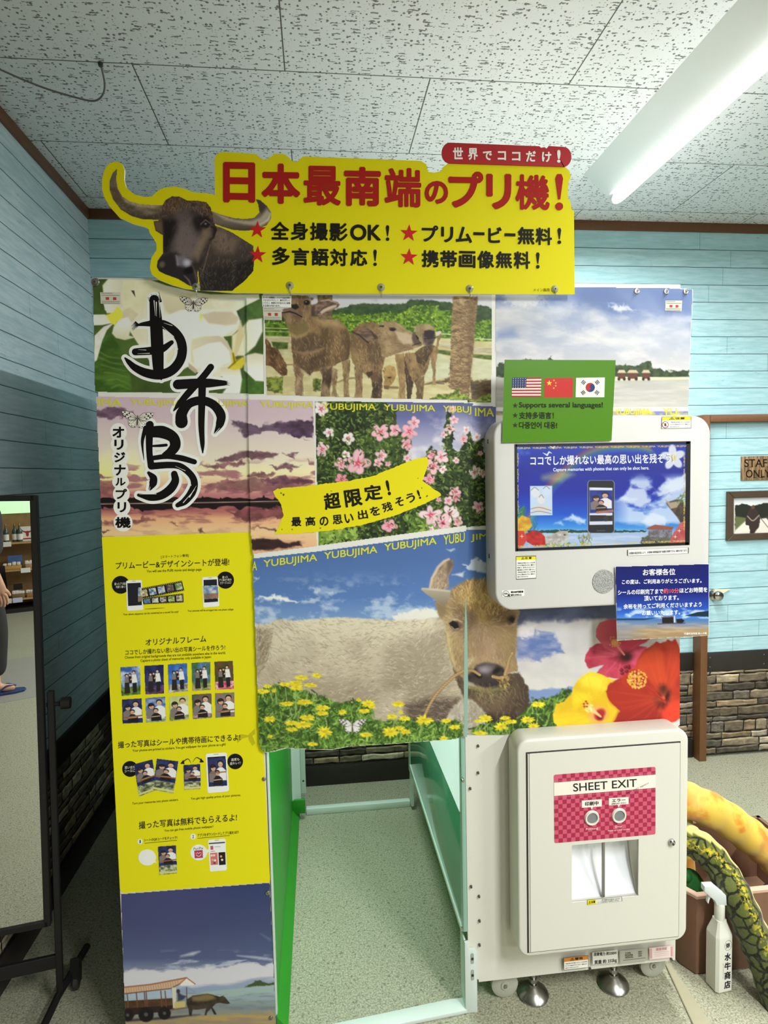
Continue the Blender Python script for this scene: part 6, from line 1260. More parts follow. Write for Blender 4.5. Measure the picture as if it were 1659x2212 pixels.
# small portraits of a family printed on the panel and shown on the screen
def family(p, q, bg, pose=0, ground=None, seed=0):
    """three people (two adults, one child) in front of a printed backdrop; q = quad"""
    tl, tr, br, bl = [np.array(v, float) for v in q]; S = lambda u, v: tuple((tl*(1-u)+tr*u)*(1-v)+(bl*(1-u)+br*u)*v)
    w = np.hypot(*(tr-tl)); h = np.hypot(*(bl-tl)); M = lambda pts: [S(u, v) for u, v in pts]; E = lambda u, v, ru, rv, col, soft=0.3: p.ell(*S(u, v), ru*w, rv*h, col, math.atan2(*(tr-tl)[::-1]), soft)
    p.poly(q, bg[0], 0.3, col2=bg[1], nz=(w*.3, h*.16), seed=seed+3)
    if ground: p.poly(M([(0, .72), (1, .7), (1, 1), (0, 1)]), ground[0], 1, col2=ground[1], nz=(w*.15, h*.06), seed=seed+5)
    skin, hair, wh, gy, bk = (222, 180, 150), (34, 28, 28), (232, 230, 228), (128, 118, 114), (34, 32, 34)
    if pose == 0:
        E(.3, .3, .09, .06, hair); E(.31, .32, .06, .04, skin); p.poly(M([(.22, .37), (.4, .37), (.42, .56), (.2, .56)]), gy, .3); p.poly(M([(.2, .55), (.42, .55), (.46, .92), (.16, .92)]), (44, 38, 36), .3)
        E(.47, .28, .07, .05, hair); E(.47, .3, .05, .035, skin); p.poly(M([(.4, .34), (.55, .34), (.56, .58), (.42, .58)]), bk, .3)
        E(.66, .2, .085, .055, hair); E(.66, .225, .065, .045, skin); p.poly(M([(.56, .29), (.78, .28), (.84, .58), (.56, .6)]), wh, .3); p.poly(M([(.58, .58), (.8, .57), (.8, .9), (.6, .92)]), (38, 36, 40), .3); p.line(M([(.6, .4), (.5, .46)]), w*.05, skin, .3)
    else:
        E(.68, .2, .16, .11, hair); E(.68, .24, .125, .09, skin); p.poly(M([(.46, .42), (.6, .34), (.78, .34), (.97, .46), (.98, .8), (.5, .8)]), wh, .4)
        E(.28, .34, .17, .12, hair); E(.29, .37, .12, .09, skin); p.poly(M([(.04, .55), (.2, .46), (.4, .47), (.5, .6), (.5, .85), (.05, .85)]), gy, .4); p.poly(M([(.14, .3), (.4, .27), (.42, .33), (.2, .36)]), hair, .3)
        E(.5, .52, .13, .09, hair); E(.5, .55, .1, .07, skin); p.poly(M([(.28, .74), (.42, .63), (.58, .63), (.76, .74), (.78, .95), (.26, .95)]), bk, .4); p.line(M([(.3, .78), (.7, .76)]), h*.03, skin, .3)
        for u, v in [(.64, .24), (.72, .24), (.26, .37), (.33, .37), (.47, .55), (.54, .55)]: E(u, v, .012, .008, (40, 30, 28), .2)
        for u, v in [(.68, .285), (.295, .41), (.505, .585)]: E(u, v, .035, .009, (186, 90, 84), .2)
pics = Paint(256, 1420, 508, 1566, 0.85); pics.a[:] = np.array(Y1)/255
blue = ((58, 92, 168), (196, 206, 220)); navy = ((34, 38, 84), (52, 60, 110))
grass = ((120, 150, 70), (60, 86, 40))
bgs = [(blue, grass), (navy, ((60, 46, 80), (120, 80, 130))), (((48, 92, 176), (90, 130, 200)), ((120, 110, 100), (200, 206, 214))), (((92, 130, 190), (60, 96, 50)), ((80, 110, 50), (190, 170, 140))), (((120, 70, 50), (60, 80, 40)), ((196, 60, 96), (226, 190, 190))), (navy, None), (((70, 100, 170), (150, 170, 200)), ((120, 140, 110), (220, 220, 210))), (((206, 206, 150), (180, 190, 120)), ((110, 130, 60), (190, 190, 150))), (((110, 90, 90), (70, 90, 60)), ((190, 140, 160), (90, 110, 60))), (((90, 130, 120), (150, 110, 100)), None)]
keeps = []
tops = [(247, 1208, 428, 1196, 433, 1452, 258, 1468), (461, 1194, 638, 1184, 642, 1444, 473, 1454), (672, 1181, 848, 1170, 856, 1424, 682, 1438), (885, 1168, 1056, 1158, 1060, 1412, 893, 1422), (1090, 1156, 1258, 1150, 1270, 1404, 1099, 1412)]
for i, r in enumerate(tops):
    q = A1([(r[0], r[1]), (r[2], r[3]), (r[4], r[5]), (r[6], r[7])]); family(pics, q, bgs[i][0], 0, bgs[i][1], i); keeps.append(q)
bots = [(262, 1496, 440, 1485), (472, 1484, 652, 1470), (686, 1470, 860, 1458), (888, 1452, 1066, 1440), (1095, 1440, 1272, 1432)]
lows = [(185, 98, 370, 88), (395, 88, 578, 76), (606, 76, 780, 58), (815, 58, 990, 44), (1018, 46, 1193, 34)]
for i, (a, b) in enumerate(zip(bots, lows)):
    t2 = A1([(a[0], a[1]), (a[2], a[3])]); b2 = A2([(b[2], b[3]), (b[0], b[1])]); q = t2+b2; family(pics, q, bgs[5+i][0], 1, bgs[5+i][1], 5+i); keeps.append(q)
for i in (5, 9): pics.line([tuple(np.array(keeps[i][0])*.25+np.array(keeps[i][3])*.75+np.array((4, 0))), tuple(np.array(keeps[i][1])*.3+np.array(keeps[i][2])*.7)], 3, (150, 92, 60), .4)
for i, q in enumerate(keeps): pics.build('sample_photo', VINYL, sheet_a, YA-0.0009, q)
pp = Paint(285, 1620, 500, 1890, 0.9); pp.a[:] = np.array(Y1)/255
mini = [(A2([(285, 458), (455, 414), (498, 690), (332, 752)]), navy), (A2([(492, 408), (688, 432), (645, 724), (456, 690)]), navy), (A2([(730, 466), (884, 456), (888, 682), (738, 690)]), navy), (A2([(946, 404), (1112, 396), (1124, 654), (958, 662)]), navy), (A2([(502, 1196), (665, 1185), (678, 1438), (515, 1453)]), navy)]
for i, (q, bg) in enumerate(mini):
    sub = [q[0], q[1], tuple(np.array(q[1])*.32+np.array(q[2])*.68), tuple(np.array(q[0])*.32+np.array(q[3])*.68)]
    pp.poly(q, (196, 200, 160), .3, col2=(60, 66, 50), nz=(7, 4), seed=i); family(pp, q if i == 3 else sub, bg, 1, None, i)
    a, b = np.array(sub[3]), np.array(sub[2]); pp.line([tuple(a*.9+b*.1-(0, 9)), tuple(b-(0, 11))], 2.4, (150, 92, 60), .4)
    if i != 3:
        c, d = np.array(q[3]), np.array(q[2]); pp.line([tuple(a*.2+c*.8), tuple(b*.2+d*.8)], 4.5, (206, 204, 130), .5)
    pp.build('sticker_print', VINYL, sheet_a, YA-0.0010-0.0001*i, q)
fp = Paint(298, 1250, 478, 1315, 0.8)
for k, q in enumerate(([(412, 505), (800, 433), (822, 522), (430, 600)], [(448, 590), (812, 546), (816, 628), (455, 646)])):
    tl, tr, br, bl = [np.array(v) for v in A1(q)]; S = lambda u, v: tuple((tl*(1-u)+tr*u)*(1-v)+(bl*(1-u)+br*u)*v)
    for i in range(5):
        qq = [S((i+.1)/5, .16), S((i+.92)/5, .16), S((i+.92)/5, .84), S((i+.1)/5, .84)]
        fp.poly(qq, [(226, 222, 170), (206, 206, 190), (110, 130, 170), (150, 130, 120), (196, 190, 186)][(i+k*2) % 5], .3, col2=[(120, 90, 70), (70, 110, 160), (210, 210, 210), (80, 60, 60), (90, 130, 60)][(i+k) % 5], nz=(5, 4), seed=i+k*7)
        fp.build('film_frame', VINYL, sheet_a, YA-0.0016, qq)
for i, q in enumerate((A1([(308, 500), (440, 492), (450, 620), (316, 630)]), A1([(990, 478), (1124, 470), (1130, 592), (998, 602)]))):
    fp.poly(q, (90, 120, 170), .3, col2=(206, 206, 200), nz=(8, 6), seed=4+i); fp.poly([q[3], q[2], tuple(np.array(q[2])*.6+np.array(q[1])*.4), tuple(np.array(q[3])*.6+np.array(q[0])*.4)], (160, 90, 80), 1, .8, col2=(90, 110, 60), nz=(5, 4))
    if i == 0: fp.ell(*A1([(375, 568)])[0], 4, 4, (50, 60, 90)); fp.poly(A1([(370, 560), (384, 568), (370, 576)]), (230, 230, 235), .2)
    fp.build('phone_screen_print', VINYL, sheet_a, YA-0.0013, q)

# stickers, bolts and grommets on the sheets
def permit_sticker(par, Y, q, name='permit_sticker'):
    k = Ink(Y); tl, tr, br, bl = [np.array(v, float) for v in q]; S = lambda u, v: tuple((tl*(1-u)+tr*u)*(1-v)+(bl*(1-u)+br*u)*v)
    k.poly(q, (206, 202, 188)); k.layer()
    for v in (.08, .26, .78, .92): k.line([S(.05, v), S(.6 if v < .2 else .95, v)], .9, (110, 106, 96))
    for u in (.26, .62): k.poly([S(u, .42), S(u+.17, .42), S(u+.17, .66), S(u, .66)], (184, 66, 62))
    k.build(name, LET, par)
C3, C4, C5 = zoomed(190, 590, .33755), zoomed(550, 590, .33755), zoomed(1020, 590, .3852)
permit_sticker(sheet_a, YA-0.0006, C3([(78, 122), (208, 124), (210, 198), (82, 196)])); permit_sticker(sheet_b, YBc-0.0003, C3([(1118, 222), (1240, 222), (1240, 302), (1124, 298)])); permit_sticker(sheet_c, YC-0.0003, C5([(1084, 154), (1178, 154), (1174, 214), (1082, 210)]))
k = Ink(YBc-0.0006); k.poly(C3([(1112, 143), (1303, 146), (1300, 220), (1116, 214)]), (232, 232, 230)); k.layer()
for i, t in enumerate(('カーテンの開閉は、バイクではお子様も', 'できるだけやさしく、静かに行って', 'ください。無理な力を加えると破損', 'する恐れがあります。')):
    (a, b), (c, d) = C3([(1120, 156+i*17), (1294 if i < 3 else 1230, 158+i*17)]); k.row(t, a, b, c, d, 4.2, (60, 60, 60), 0.02)
ns = k.build('notice_sticker', LET, sheet_b); ns['label'] = 'small white notice sticker with four lines of writing'
def bolt(par, px, py, Y, r, name='bolt'):
    q = at(px, py, Y); bm = bmesh.new(); lathe(bm, [(0, -r*.55), (r*.35, -r*.55), (r*.42, -r*.35), (r*.8, -r*.3), (r, 0), (r, 0.001)], q, (0, 1, 0), 20); o = obj(name, bm, STEEL, par)
    bm = bmesh.new(); lathe(bm, [(0, -r*.62), (r*.2, -r*.6), (r*.22, -r*.5)], q, (0, 1, 0), 10); obj('bolt_socket', bm, DARK, o)
bolt(sheet_a, 206, 610, YA-0.0006, 0.0115)
for px, py, r in [(570, 1683, .006), (578, 1929, .0068), (585, 2199, .0065)]: bolt(sheet_a, px, py, YA-0.0006, r)
for px, py in [(1375.5, 629), (1439, 630), (1481, 630)]: bolt(sheet_c, px, py, YC-0.0003, .0085)

# ------------------------------------------------------------------ yellow cut-out header board
YS = 1.612
sign = thing('header_board', 'yellow cut-out header board with buffalo head and red lettering atop the booth', 'sign', (0.2, YS, 2.04))
S1, H1, H2 = zoomed(215, 340, 0.2411), zoomed(200, 280, 0.33755), zoomed(720, 280, 0.33755)
out = S1([(150, 35), (205, 60), (225, 110), (222, 200), (240, 270), (310, 330), (400, 355), (470, 350), (520, 300), (580, 270), (680, 262), (760, 280), (830, 310), (960, 322), (1010, 330), (1038, 345)])+H1([(783, 420), (780, 190), (795, 158), (830, 142), (1040, 155), (1075, 180), (1105, 195), (1130, 180), (1165, 155), (1220, 155), (1255, 175), (1275, 200), (1310, 205), (1345, 172), (1600, 180)])+H2([(300, 190), (560, 200), (596, 222), (605, 270), (650, 275), (690, 265), (700, 240), (735, 216), (1480, 238), (1510, 262), (1520, 300), (1505, 340), (1500, 430), (1520, 470), (1525, 510), (1540, 522), (1545, 1054), (800, 1052)])+H1([(1600, 1050), (900, 1045)])+S1([(1000, 1196), (880, 1190), (760, 1175), (640, 1140), (540, 1100), (470, 1050), (450, 990), (465, 900), (510, 830), (510, 770), (480, 720), (450, 680), (440, 640), (400, 620), (300, 595), (180, 540), (90, 440), (40, 350), (22, 280), (25, 180), (50, 100), (90, 50)])
def board(name, outline, Y0, th, m, parent):
    P = [at(px, py, Y0) for px, py in outline]; bm = bmesh.new(); prism(bm, [(p_.x, p_.z) for p_ in P], Y0, Y0+th, 'y'); return obj(name, bm, m, parent, smooth=False)
board('foam_board', out, YS, 0.005, mat('foam_white', (232, 230, 218), 0.6), sign)
ink = Ink(YS); ink.poly(out, (214, 202, 14)); fc = ink.build('yellow_face', LET, sign); fc['label'] = 'bright yellow printed face'
# red badge
bd = [H2([(745+x, 149+y)])[0] for x, y in [(math.cos(a)*52-0, math.sin(a)*66) for a in np.linspace(1.5*PI, .5*PI, 12)]]
bd += H2([(1480, 237)])+[H2([(1474+math.cos(a)*50, 174+math.sin(a)*64)])[0] for a in np.linspace(.5*PI, -.5*PI, 12)]+H2([(1400, 106), (1378, 104), (1366, 122), (1352, 112), (1330, 116), (1318, 106)])
bdg = board('red_badge', bd, YS-0.003, 0.0025, mat('badge_red', (176, 28, 36), 0.35, spec=0.4), sign); bdg['label'] = 'red rounded badge with white lettering'
ink = Ink(YS-0.003)
def gl(F, t, x0, y0, x1, y1, col, bold=0.03, skew=0.0):
    a, b, c, d = F([(x0, y0), (x1, y0+skew), (x1, y1+skew), (x0, y1)]); ink.text(t, (a, b, c, d), col, bold)
WT = (236, 226, 220)
for t, x0, y0, x1, y1 in [('世', 765, 113, 830, 190), ('界', 862, 118, 925, 194), ('で', 957, 137, 1015, 196), ('コ', 1052, 138, 1105, 196), ('コ', 1143, 143, 1197, 200), ('だ', 1233, 137, 1296, 206), ('け', 1335, 142, 1395, 208), ('!', 1432, 130, 1454, 212)]: gl(H2, t, x0, y0, x1, y1, WT, 0.035)
ink.build('badge_lettering', LET, bdg)
# dark buffalo head
p = Paint(226, 350, 600, 636, 1.1)
p.a[:] = np.array((214, 202, 14))/255
K1 = (24, 20, 20)
hornL = S1([(155, 98), (160, 110), (152, 190), (165, 270), (205, 345), (270, 390), (360, 415), (470, 425), (560, 425), (590, 560), (480, 560), (380, 555), (290, 530), (190, 470), (120, 380), (88, 290), (88, 210), (115, 140)])
p.poly(hornL, (128, 112, 90), 1, col2=(84, 72, 62), nz=(20, 10), seed=2); p.poly(S1([(150, 440), (260, 500), (420, 530), (560, 500), (590, 560), (420, 560), (260, 525), (180, 465)]), (60, 50, 44), 5, 0.85); p.poly(S1([(200, 350), (300, 395), (470, 425), (560, 430), (470, 455), (330, 440), (230, 400)]), (184, 164, 134), 3.5, 0.8); p.poly(S1([(155, 100), (150, 190), (120, 260), (95, 270), (92, 200), (120, 135)]), (104, 94, 84), 3, 0.8); p.poly(S1([(90, 270), (130, 270), (190, 330), (200, 400), (150, 410), (110, 340)]), (96, 72, 54), 4, 0.8); p.line(S1([(152, 200), (165, 280), (210, 350)]), [1, 3, 2], (196, 182, 160), 1.5, .7)
p.hatch(hornL, 240, [(150, 132, 106), (70, 58, 48), (176, 158, 130)], 5, 1, 1.5, 0.5, 0.5)
hornR = S1([(1010, 480), (1090, 510), (1200, 540), (1300, 550), (1380, 540), (1430, 490), (1420, 420), (1395, 370), (1440, 380), (1500, 430), (1540, 490), (1540, 550), (1500, 610), (1400, 650), (1300, 660), (1190, 650), (1090, 620), (1010, 590)])
p.poly(hornR, (112, 100, 88), 1, col2=(72, 62, 54), dirn=(0, 480, 0, 497)); p.poly(S1([(1010, 485), (1100, 520), (1220, 560), (1360, 570), (1440, 540), (1500, 470), (1535, 500), (1530, 560), (1450, 620), (1300, 600), (1120, 560)]), (178, 166, 146), 4, .85); p.poly(S1([(1395, 370), (1450, 385), (1500, 440), (1450, 500), (1430, 470)]), (56, 48, 42), 4, .85); p.hatch(S1([(1100, 515), (1380, 545), (1360, 575), (1100, 545)]), 60, [(60, 50, 42), (90, 76, 62)], 5, 1, 2.2, .3, .8); p.line(S1([(1440, 600), (1510, 560), (1535, 500)]), [2, 4, 2], (214, 206, 190), 1.5, .7)
bod = S1([(1010, 600), (1100, 630), (1190, 670), (1300, 740), (1380, 790), (1390, 900), (1380, 1020), (1300, 1110), (1210, 1180), (1195, 1196), (900, 1196), (880, 1000)])
p.poly(bod, (84, 70, 64), 1.2, rough=1, col2=(44, 36, 34), dirn=(460, 500, 480, 625)); p.poly(S1([(1020, 640), (1120, 650), (1250, 740), (1200, 860), (1060, 860), (1000, 760)]), (128, 108, 94), 10, .7); p.poly(S1([(1230, 960), (1390, 900), (1370, 1040), (1260, 1140), (1210, 1170)]), (26, 21, 21), 7, .85); p.poly(S1([(900, 1020), (1180, 960), (1200, 1190), (920, 1195)]), (34, 28, 28), 10, .8)
p.hatch(bod, 460, [(120, 104, 92), (70, 58, 54), (40, 32, 32), (150, 132, 114)], 10, 1, 1.9, .4, .55, seed=3)
hd = S1([(560, 430), (590, 380), (650, 345), (720, 350), (790, 385), (880, 385), (960, 400), (1000, 450), (1020, 560), (1055, 650), (1010, 720), (990, 800), (930, 940), (880, 1010), (885, 1120), (860, 1165), (800, 1150), (700, 1090), (590, 1050), (530, 1020), (510, 980), (520, 920), (565, 860), (568, 700), (500, 660), (480, 570), (560, 560)])
p.poly(hd, (70, 58, 58), 1.2, rough=1, col2=(48, 40, 40), nz=(24, 24), seed=8)
p.poly(S1([(570, 560), (690, 560), (720, 640), (640, 760), (600, 850), (568, 820)]), (22, 18, 20), 7, .9); p.poly(S1([(830, 560), (920, 500), (1000, 540), (960, 660), (860, 660)]), (26, 20, 24), 6, .9); p.poly(S1([(700, 600), (800, 560), (880, 690), (930, 760), (870, 900), (780, 950), (680, 900), (660, 780)]), (124, 108, 106), 12, .8); p.poly(S1([(920, 640), (990, 620), (1000, 700), (940, 800), (880, 930), (850, 860)]), (140, 118, 96), 8, .75); p.poly(S1([(620, 480), (700, 450), (800, 420), (830, 560), (760, 640), (690, 560)]), (104, 88, 90), 9, .7)
p.poly(S1([(490, 570), (560, 570), (570, 690), (500, 650)]), (112, 92, 64), 4, .8); p.poly(S1([(560, 440), (600, 380), (680, 345), (760, 370), (720, 450), (620, 500)]), (96, 68, 48), 6, .8); p.poly(S1([(820, 390), (960, 400), (1010, 480), (1000, 550), (940, 480)]), (88, 62, 44), 6, .8)
p.hatch(S1([(560, 440), (650, 350), (960, 395), (1020, 560), (900, 520), (760, 440), (640, 540)]), 420, [(122, 88, 58), (80, 56, 40), (150, 116, 84), (46, 34, 30), (108, 92, 92)], 13, 1.2, 1.2, .5, .75, seed=5); p.hatch(hd, 420, [(120, 104, 104), (60, 50, 52), (36, 30, 32)], 8, 1, 1.8, .4, .4, seed=6)
p.ell(*S1([(955, 600)])[0], 8, 7, (30, 24, 26), 0, 2); p.ell(*S1([(950, 595)])[0], 2.5, 2, (120, 118, 130), 0, .8); p.line(S1([(905, 600), (950, 560), (990, 590)]), [1.5, 2.5, 1.5], (150, 130, 116), 1, .7); p.line(S1([(560, 530), (600, 520)]), 2, (120, 104, 96), 1, .5)
p.poly(S1([(520, 930), (570, 880), (680, 850), (800, 900), (840, 960), (840, 1040), (870, 1120), (860, 1165), (760, 1130), (640, 1080), (540, 1030), (510, 980)]), (38, 32, 38), 5, .9); p.poly(S1([(680, 880), (760, 870), (830, 930), (780, 990), (700, 970)]), (128, 118, 130), 6, .85); p.ell(*S1([(785, 945)])[0], 8, 7, (196, 194, 210), .4, 4, .85); p.ell(*S1([(800, 1015)])[0], 11, 7, (14, 12, 14), -.3, 2.5); p.ell(*S1([(560, 960)])[0], 6, 7, (112, 100, 84), .4, 2.5, .8); p.line(S1([(760, 1060), (800, 1100), (820, 1150)]), [2, 4, 3], (120, 110, 112), 1.5, .8); p.line(S1([(690, 880), (700, 960)]), [1, 4], (170, 166, 180), 2.5, .7); p.line(S1([(830, 960), (860, 1040), (875, 1120)]), [2, 4, 2], (104, 94, 96), 2, .7)
p.line(S1([(1000, 620), (1040, 640), (1020, 720), (990, 740)]), [3, 5, 4, 2], (34, 26, 24), 1.5); p.line(S1([(990, 780), (960, 900), (930, 1010)]), 1.4, (150, 120, 96), .6, .7)
p.hatch(S1([(880, 1000), (960, 960), (1000, 1190), (890, 1190)]), 60, [(140, 124, 112), (90, 78, 72)], 16, .9, 1.2, .5, .6)
head_out = hd; bo_out = bod
h_ = Ink(YS)
def sil(parts):
    full = np.zeros((p.h, p.w))
    for q in parts:
        W, m = p.mask(q); full[W] = np.maximum(full[W], m)
    return full
# one picture: keep only the grid cells covered by the animal
cover = sil([hornL, hornR, bod, hd]); p.mask_old = p.mask
p.mask = lambda pts, *a: ((slice(0, p.h), slice(0, p.w)), cover)
bp = p.build('buffalo_head_picture', VINYL, sign, YS-0.0008, keep=[(0, 0)]); p.mask = p.mask_old
bp['label'] = 'dark long-horned buffalo head'
# lettering
ink = Ink(YS-0.0012); RD, BKs = (160, 30, 26), (26, 24, 20)
for F, t, x0, y0, x1, y1 in [(H1, '日', 835, 206, 1041, 465), (H1, '本', 1080, 215, 1330, 473), (H1, '最', 1350, 230, 1590, 483), (H2, '南', 68, 236, 305, 488), (H2, '端', 328, 243, 563, 495), (H2, 'の', 585, 326, 735, 473), (H2, 'プ', 736, 265, 960, 498), (H2, 'リ', 978, 280, 1140, 508), (H2, '機', 1166, 285, 1385, 511)]: gl(F, t, x0, y0, x1, y1, RD, 0.03 if t in '最端機' else 0.042, 4)
def bang(F, x0, y0, x1, y1, col):
    cx = (x0+x1)/2; w = (x1-x0)/2; ink.poly(F([(cx-w*.9, y0+w), (cx-w*.5, y0), (cx+w*.5, y0), (cx+w*.9, y0+w), (cx+w*.25, y0+(y1-y0)*.7), (cx-w*.25, y0+(y1-y0)*.7)]), col)
    (a, b), (c, d) = F([(cx, y1-w*.9), (cx+w*.9, y1)]); ink.ell(a, b, c-a, d-b, col, 20)
def star(F, x0, y0, x1, y1, col):
    cx, cy, R = (x0+x1)/2, (y0+y1)/2+4, (x1-x0)/2*1.04
    ink.poly(F([(cx+R*(1 if i % 2 == 0 else .39)*math.sin(i*PI/5+.05), cy-R*(1 if i % 2 == 0 else .39)*math.cos(i*PI/5+.05)) for i in range(10)]), col)
bang(H2, 1418, 284, 1474, 516, RD)
for F, x0, y0 in [(H1, 998, 580), (H2, 428, 602), (H1, 1000, 740), (H2, 428, 755)]: star(F, x0, y0, x0+112, y0+114, (190, 34, 34))
for F, t, x0, y0, x1, y1 in [(H1, '全', 1140, 588, 1258, 703), (H1, '身', 1268, 590, 1380, 706), (H1, '撮', 1392, 594, 1506, 708), (H1, '影', 1515, 597, 1632, 712), (H2, 'OK', 108, 606, 305, 709), (H2, '無', 1180, 622, 1288, 734), (H2, '料', 1295, 626, 1400, 738), (H1, '多', 1148, 750, 1262, 866), (H1, '言', 1275, 756, 1386, 868), (H1, '語', 1400, 757, 1512, 870), (H1, '対', 1520, 760, 1632, 872), (H2, '応', 108, 766, 218, 872), (H2, '携', 566, 770, 674, 880), (H2, '帯', 684, 772, 792, 882), (H2, '画', 804, 776, 910, 884), (H2, '像', 922, 774, 1030, 887), (H2, '無', 1040, 778, 1145, 886), (H2, '料', 1155, 778, 1260, 890), (H2, 'プ', 566, 612, 672, 716), (H2, 'リ', 690, 620, 768, 720), (H2, 'ム', 784, 620, 888, 724), (H2, 'ー', 896, 655, 968, 675), (H2, 'ビ', 992, 622, 1078, 724), (H2, 'ー', 1096, 662, 1166, 682)]: gl(F, t, x0, y0, x1, y1, BKs, 0.032, 2)
for F, x0, y0, x1, y1 in [(H2, 335, 612, 360, 712), (H2, 1434, 630, 1460, 732), (H2, 255, 768, 280, 873), (H2, 1296, 786, 1322, 889)]: bang(F, x0, y0, x1, y1, BKs)
gl(H2, 'メイン画用', 1280, 1016, 1384, 1036, (70, 66, 20), 0.0)
sl = ink.build('board_lettering', LET, sign); sl['label'] = 'red heading and black lines of lettering with red stars'
# clear hooks that hold the board to the sheet
CLEAR = mat('clear_plastic', (210, 214, 206), 0.12, trans=0.75)
for px, py in [(424, 620), (626, 617), (823, 621), (1014, 624), (1198, 625)]:
    q = at(px, py, YS); bm = bmesh.new(); lathe(bm, [(0, -0.006), (0.004, -0.006), (0.0075, -0.003), (0.010, -0.0015), (0.0105, 0.0)], q, (0, 1, 0), 20); hk = obj('clear_hook', bm, CLEAR, sign)
    bm = bmesh.new(); lathe(bm, [(0, -0.0075), (0.0022, -0.007), (0.0035, -0.004)], q, (0, 1, 0), 12); obj('hook_pin', bm, DARK, hk)
    bm = bmesh.new(); tube(bm, [q+Vector((0, -0.004, 0)), q+Vector((0, -0.006, -0.008)), q+Vector((0.001, -0.004, -0.018)), q+Vector((0.001, 0.004, -0.024))], 0.0016, 8); obj('hook_arm', bm, CLEAR, hk)

# ------------------------------------------------------------------ what is shown on the monitor
C6 = zoomed(1020, 880, 0.33755)
SCR = C6([(280, 245), (1372, 231), (1369, 873), (283, 912)])
p = Paint(1108, 952, 1494, 1194, 1.0); stl, str_, sbr, sbl = [np.array(v, float) for v in SCR]
p.grad([(955, (30, 62, 178)), (1010, (26, 40, 150)), (1060, (22, 38, 160)), (1110, (24, 84, 200)), (1140, (60, 150, 226)), (1150, (150, 190, 226)), (1190, (150, 176, 210))])
n1 = p.n(46, 26, 5, 6); n2 = p.n(26, 20, 9, 5); A = (slice(None), slice(None))
p.put(A, np.clip((n2-.5)*4, 0, 1)*np.clip((1180-p.X)/60, 0, 1)*np.clip((1010-p.Y)/30, 0, 1), (120, 170, 232), .5)
p.put(A, np.clip((n1-.46)*6, 0, 1)*np.clip((p.X-1300)/60, 0, 1)*np.clip((p.Y-1020)/20, 0, 1)*np.clip((1140-p.Y)/15, 0, 1), (214, 232, 246), .85)
for q in ([(940, 600), (1010, 520), (1100, 520), (1145, 590), (1080, 640), (1000, 620)], [(1080, 740), (1130, 660), (1200, 690), (1270, 740), (1180, 770)], [(590, 720), (640, 690), (730, 720), (720, 750)], [(530, 740), (570, 730), (580, 750)], [(1150, 560), (1250, 470), (1370, 420), (1370, 500), (1260, 560)]): p.poly(C6(q), (224, 236, 246), 5, .85, rough=5, rs=14)
arc = smooth_path(C6([(300, 860), (400, 680), (470, 560), (560, 460), (700, 330), (850, 268), (1050, 262), (1150, 280)]), 8)
for o, c in ((-11, (206, 70, 60)), (-6.5, (216, 150, 50)), (-2, (206, 206, 70)), (3, (70, 170, 90)), (8, (60, 120, 210))): p.line([tuple(np.array(s)+np.array((o*.7, o*.75))) for s in arc], 6, c, 2.5, .34)
p.line(C6([(460, 450), (560, 440), (650, 430)]), [12, 26, 4], (226, 216, 120), 6, .45)
p.poly(C6([(360, 790), (600, 780), (740, 790), (900, 785), (1110, 790), (1110, 800), (360, 806)]), (30, 70, 50), .8, rough=2)
p.poly(C6([(360, 806), (1140, 800), (1140, 880), (360, 890)]), (164, 190, 222), 1.5, col2=(190, 208, 230), nz=(40, 4))
# hut, hedge and flowers around the frame
p.poly(C6([(1110, 775), (1170, 750), (1290, 765), (1280, 785), (1130, 782)]), (150, 84, 66), .8); p.poly(C6([(1130, 782), (1280, 786), (1280, 840), (1120, 838)]), (90, 70, 62), .8, .8, col2=(150, 150, 160), nz=(6, 8)); p.poly(C6([(1080, 830), (1300, 830), (1300, 880), (1080, 880)]), (64, 66, 52), 2, .9, rough=3, col2=(110, 104, 84), nz=(8, 5))
p.poly(C6([(1240, 610), (1300, 590), (1345, 590), (1368, 640), (1366, 790), (1310, 700), (1260, 640)]), (92, 78, 60), 2, col2=(60, 52, 42), nz=(8, 8)); p.poly(C6([(1235, 590), (1265, 610), (1340, 595), (1310, 640), (1270, 650)]), (176, 160, 130), 1.5)
p.hatch(C6([(1300, 560), (1370, 530), (1370, 600), (1320, 600)]), 40, [(100, 140, 60), (60, 100, 50)], 10, 1.4, -.8, .6); p.hatch(C6([(284, 620), (340, 640), (330, 720), (284, 720)]), 60, [(90, 150, 70), (60, 120, 60)], 12, 1.8, -.9, .6); p.hatch(C6([(360, 700), (420, 680), (430, 790), (370, 800)]), 30, [(40, 130, 130), (30, 100, 120)], 14, 1.6, -1.2, .5, .7)
p.poly(C6([(284, 720), (320, 690), (370, 710), (385, 760), (340, 800), (284, 790)]), (226, 190, 50), 1.5, col2=(206, 140, 40), nz=(8, 8)); p.poly(C6([(284, 790), (330, 790), (350, 850), (320, 895), (284, 905)]), (206, 60, 44), 1.5); p.poly(C6([(340, 810), (390, 785), (440, 800), (485, 850), (470, 885), (400, 890), (350, 860)]), (206, 40, 34), 1.5, col2=(160, 26, 26), nz=(9, 9)); p.poly(C6([(1260, 870), (1290, 800), (1330, 740), (1367, 720), (1367, 872)]), (206, 100, 96), 1.5, col2=(176, 70, 70), nz=(10, 10))
p.poly(C6([(465, 830), (520, 810), (560, 790), (610, 790), (620, 830), (590, 870), (470, 875)]), (206, 202, 190), 1.2, col2=(160, 156, 146), nz=(8, 5)); p.line(C6([(565, 795), (555, 780)]), 2, (170, 160, 140), .5); p.line(C6([(610, 792), (622, 785)]), 2, (170, 160, 140), .5); p.ell(*C6([(592, 815)])[0], 2.4, 1.6, (70, 60, 56))
